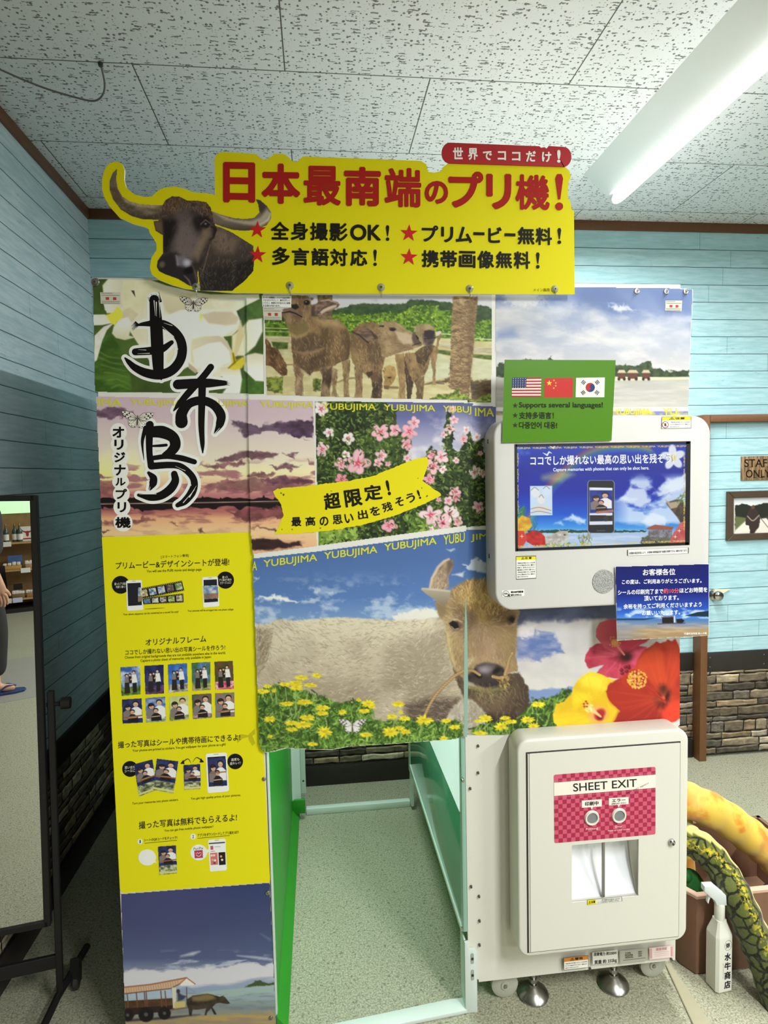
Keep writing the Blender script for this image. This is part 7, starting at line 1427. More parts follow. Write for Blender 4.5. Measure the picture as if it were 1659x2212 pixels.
p.hatch(C6([(460, 870), (760, 860), (760, 880), (460, 895)]), 90, [(110, 140, 60), (200, 190, 60), (70, 100, 50)], 6, 1.6, -1.2, .6, .9); p.hatch(C6([(670, 820), (760, 800), (760, 860), (680, 860)]), 60, [(120, 130, 60), (70, 110, 60), (160, 130, 70)], 8, 1.4, -1.3, .6)
for a in range(5):
    t = -0.4+a*2*PI/5; (x, y), = C6([(1285, 320)]); p.ell(x+math.cos(t)*13, y+math.sin(t)*14, 14, 8.5, (226, 232, 236), t, 1.5, .95)
p.ell(*C6([(1287, 322)])[0], 6, 6, (226, 206, 110), 0, 2.5)
for x, y in [(520, 258), (480, 303)]: (a, b), = C6([(x, y)]); p.line([(a-9, b-4), (a, b+1), (a+4, b-6), (a+10, b-3)], [1, 3.5, 3, 1], (232, 238, 244), .6)
q = C6([(370, 503), (512, 502), (513, 690), (372, 692)]); p.poly(q, (196, 218, 236), .5); 
for x, y, rx, ry, c in [(405, 545, 9, 10, (222, 226, 228)), (475, 535, 9, 11, (206, 222, 236)), (440, 590, 8, 9, (226, 226, 222)), (440, 650, 20, 9, (214, 212, 206))]: p.ell(*C6([(x, y)])[0], rx, ry, c, 0, 1.5)
for w in ([(378, 530), (400, 512), (425, 530)], [(455, 520), (475, 505), (495, 522)], [(428, 575), (443, 560), (458, 580)], [(375, 650), (430, 640), (505, 660)], [(375, 675), (430, 665), (505, 680)]): p.line(smooth_path(C6(w), 4), 1.4, (120, 106, 90), .5, .8)
# telephone with the family
def rr(F, x0, y0, x1, y1, r): return F(rrect(x0, x1, y0, y1, r, 5))
p.poly(rr(C6, 738, 466, 911, 806, 22), (150, 160, 176), .6); p.poly(rr(C6, 742, 468, 907, 803, 20), (26, 28, 32), .6); p.poly(C6([(750, 512), (898, 515), (898, 750), (750, 752)]), (214, 222, 236), .4); p.line(C6([(770, 520), (890, 522)]), 3, (236, 240, 244), .5)
fq = C6([(751, 530), (897, 531), (897, 740), (752, 742)])
family(p, [fq[0], fq[1], tuple(np.array(fq[2])-(0, 22)), tuple(np.array(fq[3])-(0, 22))], ((24, 40, 130), (40, 60, 150)), 1, None, 5)
p.line(C6([(800, 672), (897, 662)]), 5, (170, 110, 80), .5); p.poly(C6([(752, 690), (897, 690), (897, 728), (752, 730)]), (36, 34, 40), .6); p.ell(*C6([(856, 712)])[0], 6, 6, (50, 48, 52)); p.poly(C6([(858, 680), (892, 680), (892, 692), (858, 692)]), (226, 226, 226), .4); p.line(C6([(800, 790), (850, 789)]), 2, (80, 82, 88), .5)
GLOW = print_mat('screen_glow', 0.3, 0.4, emit=0.95)
sc = p.build('screen', GLOW, mon, MY0-0.0012, SCR, gain=1.0); sc['label'] = 'lit screen with a blue sky picture, telephone and white lettering'
ink = Ink(MY0-0.0013); k_ = C6
GOLD = (206, 186, 90)
for i in range(11):
    x = 285+i*100; (a, b), (c, d) = C6([(x, 263-i*1.3), (x+88, 262-i*1.3)]); ink.row('YUBUJIMA', a, b, c, d, 5, GOLD, .02)
    (a, b), (c, d) = C6([(x, 893-i*3.4), (x+86, 890-i*3.4)]); ink.row('YUBUJIMA', a, b, c, d, 5, GOLD, .02)
for i in range(5):
    for X0 in (287, 1352):
        (a, b), (c, d), (e, f), (g, h) = C6([(X0, 380+i*102), (X0, 290+i*102), (X0+12, 290+i*102), (X0+12, 380+i*102)]); ink.text('YUBUJIMA', ((a, b), (c, d), (e, f), (g, h)), GOLD, .02)
def outlined(t, x0, y0, x1, y1, h, dark, light, b):
    (a, c), (e, f) = C6([(x0, y0), (x1, y1)]); ink.row(t, a, c, e, f, h*.33755, dark, b*2.4); ink.layer(4); ink.row(t, a, c, e, f, h*.33755, light, b); ink.lay = 0
outlined('ココでしか撮れない最高の思い出を残そう!', 372, 342, 1288, 325, 62, (44, 78, 170), (236, 240, 244), .022)
outlined('Capture memories with photos that can only be shot here.', 518, 402, 1132, 390, 28, (110, 140, 210), (226, 234, 246), .012)
for x, y in [(318, 825), (1325, 790), (1300, 828)]:
    (a, b), = C6([(x, y)]); ink.poly([(a-5, b), (a-.6, b-.6), (a, b-5), (a+.6, b-.6), (a+5, b), (a+.6, b+.6), (a, b+5), (a-.6, b+.6)], (246, 238, 226))
ink.build('screen_lettering', print_mat('screen_ink', .4, .2, emit=.95), sc)

# ------------------------------------------------------------------ stickers on the machine
STK = print_mat('sticker_print', 0.4, 0.3)
def sticker(name, par, Y, q, base=(232, 230, 224), head=None, title='', lines=0, frame=(70, 68, 60), tcol=(40, 38, 20), vert=.3, left=.06, label=None):
    k = Ink(Y); tl, tr, br, bl = [np.array(v, float) for v in q]; S = lambda u, v: tuple((tl*(1-u)+tr*u)*(1-v)+(bl*(1-u)+br*u)*v)
    k.poly(q, frame or base); k.layer(); e = .015; k.poly([S(e, 2*e), S(1-e, 2*e), S(1-e, 1-2*e), S(e, 1-2*e)], base); k.layer()
    if head: k.poly([S(e, 2*e), S(1-e, 2*e), S(1-e, vert), S(e, vert)], head); k.layer()
    h = np.hypot(*(bl-tl))
    if title: a, b = S(.26, vert*.54), S(.78, vert*.54); k.row(title, *a, *b, h*vert*.62, tcol, .03)
    for i in range(lines):
        v = vert+.08+(1-vert-.14)*(i+.5)/lines; a, b = S(left, v), S(.94 if i < lines-1 else .6, v)
        k.row(('ご利用の前に必ずお読みください。小さなお子様', 'だけでのご利用はおやめください。機械の上に', '物を置いたり、強く押したりしないでください', '故障の原因になりますのでご注意ください。')[i % 4], *a, *b, min(h*.075, h*(1-vert)*.55/max(1, lines)), (70, 68, 66), .02)
    o = k.build(name, STK, par)
    if label: o['label'] = label
    return k, S, o
YEL = (222, 206, 30)
k, S, o = sticker('caution_sticker', mon, MY0-.0004, C6([(1212, 60), (1403, 57), (1402, 133), (1210, 137)]), head=YEL, title='⚠注意', lines=3, left=.3)
kk = Ink(MY0-.0012); (x, y), = C6([(1236, 111)]); kk.ell(x, y, 7.4, 7.4, (150, 60, 56)); kk.layer(); kk.ell(x, y, 6, 6, (232, 228, 222)); kk.layer(); kk.poly([(x-1.8, y-3), (x+1.8, y-3), (x+2.2, y+3), (x-2.2, y+3)], (40, 36, 36)); kk.line([(x-4.5, y-4.5), (x+4.5, y+4.5)], 1.2, (160, 60, 56)); kk.build('no_entry_mark', STK, o)
sticker('caution_sticker', mon, MY0-.0004, C6([(280, 953), (409, 949), (410, 1095), (282, 1102)]), head=YEL, title='⚠注 意', lines=7, vert=.17)
sticker('notice_strip', mon, MY0-.0004, C6([(992, 912), (1386, 897), (1386, 934), (992, 950)]), lines=0, title='')
kk = Ink(MY0-.0009); (a, b), (c, d) = C6([(1003, 934), (1378, 915)]); kk.row('お客様の設定状況により、お客様の携帯端末等で画像を取得できない場合があります。', a, b, c, d, 5, (60, 58, 58), .02); kk.build('strip_lettering', STK, mon)
k, S, o = sticker('coin_sticker', mon, MY0-.0004, C6([(190, 1172), (333, 1165), (333, 1207), (192, 1213)]), frame=None, base=(234, 232, 228))
kk = Ink(MY0-.0010); (x, y), = C6([(216, 1192)]); kk.ell(x, y, 7, 6.4, (60, 58, 58), 28); kk.layer(); kk.ell(x, y, 6, 5.4, (226, 224, 220), 28); kk.layer(); kk.row('500', x-4.6, y, x+3.6, y, 4, (60, 58, 58), .03); kk.line([(x+4, y+1), (x+9.5, y+6.5)], 1.7, (30, 30, 30)); kk.line([(x+9.5, y+1), (x+4, y+6.5)], 1.7, (30, 30, 30))
for i, t in enumerate(('新500円硬貨', '使えません!')): (a, b), (c, d) = C6([(248, 1182+i*19), (328 if i == 0 else 316, 1179+i*19)]); kk.row(t, a, b, c, d, 4.6, (40, 38, 38), .04)
kk.build('coin_lettering', STK, o)
# rose panel on the cabinet door
D8 = zoomed(1180, 1640, 0.16878)
k = Ink(CY0-.0042); q = D8([(97, 200), (1398, 97), (1398, 962), (105, 1076)]); tl, tr, br, bl = [np.array(v, float) for v in q]; S = lambda u, v: tuple((tl*(1-u)+tr*u)*(1-v)+(bl*(1-u)+br*u)*v)
rp = rrect(0, 1, 0, 1, .02, 4); k.poly([S(u, v) for u, v in rp], (196, 84, 108)); k.layer(); nx, ny = 24, 16
for i in range(nx):
    for j in range(ny):
        if (i+j) % 2 == 0 and not (i in (0, nx-1) and j in (0, ny-1)): k.poly([S(i/nx, j/ny), S((i+1)/nx, j/ny), S((i+1)/nx, (j+1)/ny), S(i/nx, (j+1)/ny)], (158, 34, 70))
k.layer(); k.poly([S(0, .115), S(1, .115), S(1, .31), S(0, .31)], (228, 220, 208)); k.layer()
for v in (.095, .33):
    for i in range(60): k.line([S((i+.1)/60, v), S((i+.6)/60, v)], .7, (222, 160, 170))
k.text('SHEET EXIT', D8([(342, 312), (1158, 250), (1160, 352), (346, 416)]), (28, 26, 28), .012)
k.text('See you again!', D8([(1020, 425), (1305, 296), (1312, 320), (1026, 452)]), (60, 30, 40), .0)
for x, y, w, h, t in [(583, 567, 256, 92, '印刷中'), (928, 537, 252, 92, 'エラー')]:
    d = -6*w/126; k.poly(D8([(x-w/2, y-h/2+9), (x+w/2, y-h/2-9), (x+w/2, y+h/2-9), (x-w/2, y+h/2+9)]), (228, 220, 210)); k.poly(D8([(x-16, y+h/2-4), (x+16, y+h/2-6), (x, y+h/2+36)]), (228, 220, 210))
    k.layer(); yy = y if t == '印刷中' else y-10; (a, b), (c, e) = D8([(x-w*.35, yy+6), (x+w*.34, yy-7)]); k.row(t, a, b, c, e, 9 if t == '印刷中' else 6.5, (34, 30, 32), .03)
(a, b), (c, e) = D8([(835, 572), (1026, 557)]); k.row('お知らせください', a, b, c, e, 3.6, (34, 30, 32), .03)
for t, x0, y0, x1, y1, h in [('Printing', 508, 900, 662, 886, 34), ('Error', 884, 866, 972, 856, 32), ('Please call a staff member', 790, 917, 1072, 893, 18)]: (a, b), (c, e) = D8([(x0, y0), (x1, y1)]); k.row(t, a, b, c, e, h*.169, (236, 196, 204), .01)
pn = k.build('rose_panel', STK, cdoor); pn['label'] = 'rose chequered panel with SHEET EXIT lettering'
for x, y in [(583, 750), (930, 720)]:
    (px, py), = D8([(x, y)]); c = at(px, py, CY0-.006); r = .0215
    bm = bmesh.new(); lathe(bm, [(r*.7, .0), (r*.72, -.004), (r*.9, -.0045), (r, 0.0)], c, (0, 1, 0), 36); rg = obj('lamp_ring', bm, mat('ring_white', (228, 222, 210), .4), pn)
    bm = bmesh.new(); lathe(bm, [(0, -.0005), (r*.7, -.001), (r*.7, .001)], c, (0, 1, 0), 30); o = obj('lamp_window', bm, mat('lamp_grey', (128, 130, 130), .3, var=.1, vscale=200), rg); o['label'] = 'grey unlit lamp window'
k, S, o = sticker('caution_sticker', cdoor, CY0-.0044, D8([(522, 1803), (968, 1760), (972, 1818), (526, 1866)]), base=(214, 212, 204), lines=0)
kk = Ink(CY0-.0054); kk.poly([S(.01, .04), S(.25, .04), S(.25, .96), S(.01, .96)], YEL); kk.layer(); kk.row('⚠注意', *S(.04, .5), *S(.23, .5), 6, (40, 36, 10), .03); kk.row('手や指をはさまないように', *S(.42, .32), *S(.95, .32), 3, (80, 78, 76), .01); kk.row('シートが出るまでお待ちください', *S(.3, .7), *S(.92, .7), 3, (80, 78, 76), .01); kk.build('sticker_lettering', STK, o)
# plates along the foot of the machine
B5 = zoomed(990, 1960, 0.2954)
YW = YF-.0065
k, S, o = sticker('warning_sticker', booth, YW, B5([(770, 369), (951, 350), (952, 440), (772, 460)]), head=(206, 128, 44), title='⚠警告', lines=3, vert=.34)
k, S, o = sticker('rating_plate', booth, YW, B5([(980, 330), (1166, 310), (1168, 406), (982, 420)]), frame=(196, 194, 184), base=(214, 211, 202))
kk = Ink(YW-.0008); 
for t, x0, y0, x1, y1, h in [('消費電力 約330W', 990, 345, 1160, 332, 26), ('質量 約 332㎏', 996, 405, 1160, 388, 34)]: (a, b), (c, e) = B5([(x0, y0), (x1, y1)]); kk.row(t, a, b, c, e, h*.2954, (66, 64, 58), .025)
kk.build('plate_lettering', STK, o)
k, S, o = sticker('model_plate', booth, YW, B5([(1178, 318), (1386, 296), (1386, 390), (1182, 412)]), frame=(158, 156, 146), base=(164, 162, 150))
kk = Ink(YW-.0008)
for i, (u0, u1, t) in enumerate([(.2, .4, 'TYPE'), (.2, .48, 'POWER'), (.2, .5, 'SERIAL')]): kk.row(t, *S(u0, .26+i*.16), *S(u1, .26+i*.16), 4, (84, 82, 74), .02); kk.row('100V', *S(.66, .24+i*.16), *S(.8, .24+i*.16), 3.6, (92, 90, 82), .01)
kk.line([S(.12, .78), S(.92, .76)], .9, (92, 90, 82)); kk.build('plate_lettering', STK, o)
k, S, o = sticker('inspection_sticker', booth, YW, B5([(1396, 296), (1572, 277), (1574, 366), (1400, 384)]), frame=(206, 164, 168), base=(222, 206, 200))
kk = Ink(YW-.0008); kk.row('検査済証', *S(.28, .2), *S(.74, .2), 6, (196, 140, 150), .02)
for u in (.04, .9): kk.poly([S(u, .1), S(u+.07, .1), S(u+.07, .9), S(u, .9)], (206, 150, 158))
for v in (.45, .6, .75): kk.line([S(.2, v), S(.82, v)], .8, (206, 172, 176))
kk.build('sticker_lettering', STK, o)

# ------------------------------------------------------------------ paper notices stuck on the monitor
def notice(name, label, q, th=.0012, Y=MY0-.0055):
    P = [at(px, py, Y) for px, py in q]; c = sum(P, Vector())/4
    t = thing(name, label, 'notice', (c.x, Y+th, min(v.z for v in P)))
    bm = bmesh.new(); prism(bm, [(v.x, v.z) for v in P], Y, Y+th, 'y'); obj('paper', bm, mat('laminated_white', (230, 230, 226), .3), t)
    return t, Y
PAPER = print_mat('laminated_print', 0.35, 0.2)
C5 = zoomed(1020, 590, 0.3852)
gq = [(1090, 777), (1330, 778), (1321, 952), (1085, 956)]
gn, gY = notice('language_notice', 'green laminated notice with three flags, stuck above the monitor screen', gq)
k = Ink(gY); k.poly(gq, (76, 126, 14)); k.layer()
def flagquad(x0, y0, x1, y1, sk=2): tl, tr, br, bl = [np.array(v, float) for v in C5([(x0, y0), (x1, y0-sk), (x1-3, y1-sk+2), (x0-3, y1)])]; return lambda u, v: tuple((tl*(1-u)+tr*u)*(1-v)+(bl*(1-u)+br*u)*v)
S = flagquad(225, 587, 388, 695); R = lambda a, b, c, d, col: k.poly([S(a, b), S(c, b), S(c, d), S(a, d)], col)
R(0, 0, 1, 1, (226, 214, 206)); k.layer()
for i in range(0, 13, 2): R(0, i/13, 1, (i+1)/13, (166, 44, 58))
k.layer(); R(0, 0, .49, 7/13, (44, 50, 96)); k.layer()
for j in range(5):
    for i in range(6): k.ell(*S(.04+i*.082, .05+j*.11), .9, .9, (206, 206, 210), 6)
S = flagquad(406, 589, 566, 697); k.lay = .00015; R(0, 0, 1, 1, (190, 44, 40)); k.layer()
def star5(cx, cy, r, col): k.poly([(cx+r*(1 if i % 2 == 0 else .4)*math.sin(i*PI/5), cy-r*(1 if i % 2 == 0 else .4)*math.cos(i*PI/5)) for i in range(10)], col)
star5(*S(.17, .26), 6.4, (222, 196, 60))
for u, v in [(.33, .12), (.4, .25), (.4, .4), (.33, .52)]: star5(*S(u, v), 2.3, (222, 196, 60))
S = flagquad(583, 587, 744, 696); k.lay = .00015; R(0, 0, 1, 1, (228, 226, 218)); k.layer(); (cx, cy) = S(.5, .5); r = 10
k.poly([(cx+r*math.cos(a), cy+r*math.sin(a)) for a in np.linspace(PI-.5, 2*PI-.5, 16)], (176, 40, 48)); k.poly([(cx+r*math.cos(a), cy+r*math.sin(a)) for a in np.linspace(-.5, PI-.5, 16)], (40, 58, 110)); k.layer()
d = (math.cos(-.5)*r/2, math.sin(-.5)*r/2); k.ell(cx-d[0], cy-d[1], r/2, r/2, (176, 40, 48), 18); k.ell(cx+d[0], cy+d[1], r/2, r/2, (40, 58, 110), 18)
for u, v, a in [(.26, .24, -.9), (.74, .24, .9), (.26, .76, .9), (.74, .76, -.9)]:
    (x, y) = S(u, v); e = np.array([math.cos(a), math.sin(a)]); nn = np.array([-e[1], e[0]])
    for j in (-1, 0, 1): c = np.array((x, y))+nn*j*2.9; k.line([tuple(c-e*4.2), tuple(c+e*4.2)], 1.7, (36, 36, 36))
k.lay = .00015
for i, t in enumerate(('Supports several languages!', '支持多语言！', '다중언어 대응!')):
    y = (743, 798, 853)[i]; x1 = (733, 458, 477)[i]; (a, b), (c, e), (f, g) = C5([(262, y), (x1, y), (241, y)]); k.row(t, a, b, c, e, 15, (26, 34, 10), .032); star5(f, g, 6.6, (36, 46, 14))
k.build('green_print', PAPER, gn)
bq = [(1329, 1224), (1532, 1218), (1532, 1373), (1333, 1384)]
bn, bY = notice('customer_notice', 'dark blue customer notice with white lettering and a seascape, at the monitor corner', bq, Y=MY0-.0065)
p = Paint(1326, 1214, 1536, 1388, 1.0); C7 = C6
p.grad([(1214, (26, 30, 92)), (1280, (28, 36, 112)), (1320, (40, 84, 180)), (1334, (70, 120, 200)), (1338, (70, 110, 170)), (1350, (120, 130, 150)), (1362, (160, 134, 100)), (1388, (140, 112, 76))])
p.put(A, np.clip((p.n(20, 9, 3, 5)-.45)*6, 0, 1)*np.clip((p.Y-1310)/10, 0, 1)*np.clip((1338-p.Y)/5, 0, 1), (206, 220, 236), .8); p.put(A, np.clip((p.n(30, 4, 5, 5)-.45)*4, 0, 1)*np.where(p.Y > 1342, 1, 0), (196, 176, 150), .4)
p.put(A, np.clip((1400-p.X)/50, 0, 1)*np.clip((p.Y-1340)/15, 0, 1), (120, 132, 160), .5); p.poly(C6([(1360, 1335), (1440, 1310), (1519, 1302), (1519, 1340)]), (24, 44, 60), 1); p.poly(C6([(920, 1352), (1100, 1350), (1200, 1345), (1100, 1362), (920, 1362)]), (36, 60, 84), .8); p.poly(C6([(1215, 1345), (1290, 1340), (1292, 1382), (1216, 1382)]), (36, 30, 34), .8); p.line(C6([(1210, 1343), (1298, 1338)]), 2, (110, 96, 90), .5); p.poly(C6([(1305, 1355), (1340, 1352), (1360, 1365), (1340, 1385), (1310, 1380)]), (30, 30, 36), .8); p.line(C6([(1190, 1386), (1360, 1380)]), 2.5, (60, 60, 70), 1, .8); p.poly(C6([(1289, 1340), (1298, 1330), (1300, 1375), (1290, 1378)]), (190, 196, 206), .6)
p.build('blue_print', PAPER, bn, bY-.0004, bq)
k = Ink(bY-.0006); WH = (232, 232, 236)
for segs in [[('お客様各位', 1092, 1056, 1300, 1051, 42)], [('この度は、ご利用ありがとうございます。', 958, 1117, 1468, 1108, 30)], [('シールの印刷完了まで', 932, 1185, 1222, 1176, 33), ('ほどお時間を', 1327, 1172, 1505, 1166, 33)], [('頂いております。', 1100, 1223, 1322, 1217, 32)], [('余裕を持ってご利用くださいますよう', 968, 1275, 1468, 1260, 32)], [('お願いいたします。', 1087, 1316, 1330, 1311, 30)], [('竹富町由布島 旅人の宿', 1356, 1449, 1500, 1445, 14)]]:
    for t, x0, y0, x1, y1, h in segs: (a, b), (c, e) = C6([(x0, y0), (x1, y1)]); k.row(t, a, b, c, e, h*.33755, WH, .022)
(a, b), (c, e) = C6([(1224, 1175), (1324, 1172)]); k.row('約10分', a, b, c, e, 11.2, (206, 90, 100), .03)
k.build('notice_lettering', PAPER, bn)

# ------------------------------------------------------------------ things on the staff door
q = [at(1600, 986, DY), at(1600, 1038, DY)]
plq = thing('door_plaque', 'small wooden plaque reading STAFF ONLY on the papered door', 'plaque', (2.305, DY-.001, q[1].z))
m_, nt_, b_ = new_mat('plaque_wood'); tc_ = N(nt_, 'TexCoord'); mp_ = N(nt_, 'Mapping'); mp_.inputs['Scale'].default_value = (60, 1, 7); nt_.links.new(tc_.outputs['Object'], mp_.inputs[0]); n_ = N(nt_, 'TexNoise'); n_.inputs['Scale'].default_value = 1.5; n_.inputs['Detail'].default_value = 6; nt_.links.new(mp_.outputs[0], n_.inputs['Vector'])
nt_.links.new(MIX(nt_, STEP(nt_, n_.outputs[0], .35, .65), rgb(88, 66, 42), rgb(160, 126, 84)), b_.inputs['Base Color']); b_.inputs['Roughness'].default_value = .6
obj('plaque_board', bxm(q[0].x, q[0].x+.215, DY-.007, DY-.001, q[1].z, q[0].z, .001), m_, plq)
k = Ink(DY-.007)
for t, y, x1 in (('STAFF', 1000.5, 1668), ('ONLY', 1023.5, 1664)):
    k.row(t, 1608 if t == 'STAFF' else 1611, y, x1, y-.6, 17, (26, 20, 14), .012)
    for x in ([1623, 1648, 1659] if t == 'STAFF' else [1630, 1644]): k.line([(x-3.6, y+8.4), (x+3.6, y+8.2)], 1.1, (26, 20, 14))
k.build('plaque_lettering', LET, plq)
fr = thing('picture_frame', 'dark wooden picture frame with a photo of an oncoming buffalo cart, on the door', 'picture frame', (2.37, DY-.001, 1.165))
a, b = at(1573, 1062, DY-.02), at(1575, 1168, DY-.02); X0, X1, Z0, Z1, w = a.x, a.x+.46, b.z, a.z, .034
FW = mat('frame_wood', (72, 56, 42), .5, var=.25, vscale=30)
for q in ([(X0, Z0), (X0, Z1), (X0+w, Z1-w), (X0+w, Z0+w)], [(X1, Z0), (X1, Z1), (X1-w, Z1-w), (X1-w, Z0+w)], [(X0, Z1), (X1, Z1), (X1-w, Z1-w), (X0+w, Z1-w)], [(X0, Z0), (X1, Z0), (X1-w, Z0+w), (X0+w, Z0+w)]):
    bm = bmesh.new(); prism(bm, q, DY-.02, DY-.001, 'y', .003, 1); obj('frame_side', bm, FW, fr)
Fr = zoomed(1440, 850, .3842); p = Paint(1578, 1066, 1800, 1164, 1.2); p.grad([(1066, (176, 182, 192)), (1094, (206, 206, 206)), (1120, (190, 186, 178)), (1164, (206, 202, 196))])
p.put(A, np.clip((p.n(30, 14, 3, 5)-.5)*4, 0, 1)*np.where(p.Y < 1098, 1, 0), (120, 130, 150), .6)
p.poly(Fr([(385, 630), (430, 618), (480, 630), (560, 615), (700, 640), (850, 620), (850, 720), (385, 740)]), (36, 38, 32), 1, rough=2); p.poly(Fr([(385, 690), (450, 700), (420, 760), (385, 775)]), (90, 96, 60), 2); p.poly(Fr([(445, 715), (560, 700), (700, 720), (640, 800), (385, 800), (385, 770)]), (206, 200, 190), 2)
p.poly(Fr([(445, 690), (465, 650), (485, 625), (510, 660), (525, 700), (520, 745), (490, 790), (470, 790), (465, 745), (445, 740)]), (52, 40, 38), 1, rough=1); p.line(smooth_path(Fr([(455, 690), (485, 715), (520, 685)]), 5), 2.2, (150, 136, 120), .6); p.ell(*Fr([(485, 640)])[0], 4, 4, (90, 60, 50), 0, 1); p.line(Fr([(520, 690), (600, 790)]), 1.6, (90, 84, 80), .5); p.poly(Fr([(555, 690), (700, 700), (700, 760), (590, 740)]), (50, 54, 40), 2)
p.build('photograph', VINYL, fr, DY-.004, [(1584, 1072), (1800, 1069), (1800, 1162), (1584, 1158)])
# wire hanging from the ceiling and the strip on the floor
w_ = smooth_path([atz(-80, 108, 2.80), atz(0, 150, 2.785), atz(90, 188, 2.765), atz(165, 211, 2.755), atz(203, 218, 2.752), atz(221, 206, 2.757), atz(226, 180, 2.775), atz(217, 136, 2.811)], 8)
cb = thing('ceiling_wire', 'grey wire hanging in a loop from the ceiling boards, top left', 'wire', atz(217, 136, 2.811))
bm = bmesh.new(); tube(bm, w_, .0028, 8); obj('wire', bm, mat('wire_grey', (104, 100, 98), .5), cb); bm = bmesh.new(); lathe(bm, [(0, -.012), (.006, -.01), (.008, 0)], atz(217, 136, 2.811), (0, 0, 1), 10); obj('wire_clip', bm, DARK, cb)
bm = bmesh.new(); P = [atz(*v, 0) for v in ((1437, 2086), (1447, 2083), (1535, 2212), (1495, 2212))]; d_ = (P[3]-P[0]); P[2] = P[1]+(P[2]-P[1])*1.4; P[3] = P[0]+d_*1.4
prism(bm, [(v.x, v.y) for v in P], .0, .006, 'z', .002, 1); cc = obj('cable_cover', bm, mat('cover_beige', (168, 162, 136), .4, var=.08), None, org=P[0]); tag(cc, 'flat beige cable cover strip on the floor beside the machine', 'cable cover')

# ------------------------------------------------------------------ crate with plush animals, spray bottle
crate = thing('wooden_crate', 'low reddish wooden crate full of plush animals, right of the cabinet', 'crate', (1.35, 1.85, 0))
CW = mat('crate_wood', (126, 92, 72), .55, var=.14, vscale=22); RIM = mat('crate_rim', (206, 170, 150), .5, var=.06)
x0, x1, y0, y1, h = 1.09, 1.62, 1.672, 2.06, .244
for q in ((x0+.025, x1, y0, y0+.014), (x0, x1, y1-.014, y1), (x1-.014, x1, y0, y1)): obj('crate_board', bxm(q[0], q[1], q[2], q[3], .004, h), CW, crate)
bm = bmesh.new(); prism(bm, [(x0, y0+.045), (x0+.025, y0), (x0+.037, y0+.014), (x0+.014, y0+.05), (x0+.014, y1), (x0, y1)], .004, h, 'z'); obj('crate_board', bm, CW, crate)
obj('crate_floor', bxm(x0+.014, x1-.014, y0+.05, y1-.014, .004, .016), CW, crate)
bm = bmesh.new(); prism(bm, [(x0-.003, y0+.044), (x0+.024, y0-.003), (x1, y0-.003), (x1, y0+.016), (x0+.036, y0+.016), (x0+.016, y0+.05), (x0+.016, y1), (x0-.003, y1)], h, h+.012, 'z', .002, 1); obj('crate_rim', bm, RIM, crate)
def plush_mat(name, kind):
    m, nt, b = new_mat(name); tc = N(nt, 'TexCoord'); b.inputs['Roughness'].default_value = .85; b.inputs['Specular IOR Level'].default_value = .1; b.inputs['Sheen Weight'].default_value = .3
    nz = N(nt, 'TexNoise'); nt.links.new(tc.outputs['Object'], nz.inputs['Vector']); nz.inputs['Detail'].default_value = 5
    if kind == 'yellow':
        nz.inputs['Scale'].default_value = 13; c = MIX(nt, STEP(nt, nz.outputs[0], .48, .62), rgb(218, 182, 74), rgb(208, 132, 38))
        n2 = N(nt, 'TexNoise'); n2.inputs['Scale'].default_value = 7; nt.links.new(tc.outputs['Object'], n2.inputs['Vector']); c = MIX(nt, MATH(nt, 'MULTIPLY', STEP(nt, n2.outputs[0], .5, .7), .4), c, rgb(232, 212, 130))
    else:
        nz.inputs['Scale'].default_value = 34; mp = N(nt, 'VectorMath', operation='MULTIPLY_ADD'); nt.links.new(nz.outputs['Color'], mp.inputs[0]); mp.inputs[1].default_value = (.02, .02, .02); nt.links.new(tc.outputs['Object'], mp.inputs[2])
        vo = N(nt, 'TexVoronoi'); vo.feature = 'DISTANCE_TO_EDGE'; vo.inputs['Scale'].default_value = 27; nt.links.new(mp.outputs[0], vo.inputs['Vector'])
        c = MIX(nt, STEP(nt, vo.outputs['Distance'], .05, .12), rgb(26, 26, 18), rgb(88, 94, 44))
        n3 = N(nt, 'TexNoise'); n3.inputs['Scale'].default_value = 150; n3.inputs['Detail'].default_value = 3; nt.links.new(tc.outputs['Object'], n3.inputs['Vector']); c = MIX(nt, MATH(nt, 'MULTIPLY', STEP(nt, n3.outputs[0], .5, .62), .35), c, rgb(60, 68, 28))
        at_ = N(nt, 'Attribute'); at_.attribute_name = 'ink'; sc = N(nt, 'SeparateColor'); nt.links.new(at_.outputs['Color'], sc.inputs[0])
        n4 = N(nt, 'TexNoise'); n4.inputs['Scale'].default_value = 110; nt.links.new(tc.outputs['Object'], n4.inputs['Vector']); c = MIX(nt, MATH(nt, 'MULTIPLY', sc.outputs[1], STEP(nt, n4.outputs[0], .48, .58)), c, rgb(196, 178, 40)); c = MIX(nt, sc.outputs[0], c, rgb(224, 200, 112))
    nt.links.new(c, b.inputs['Base Color']); return m
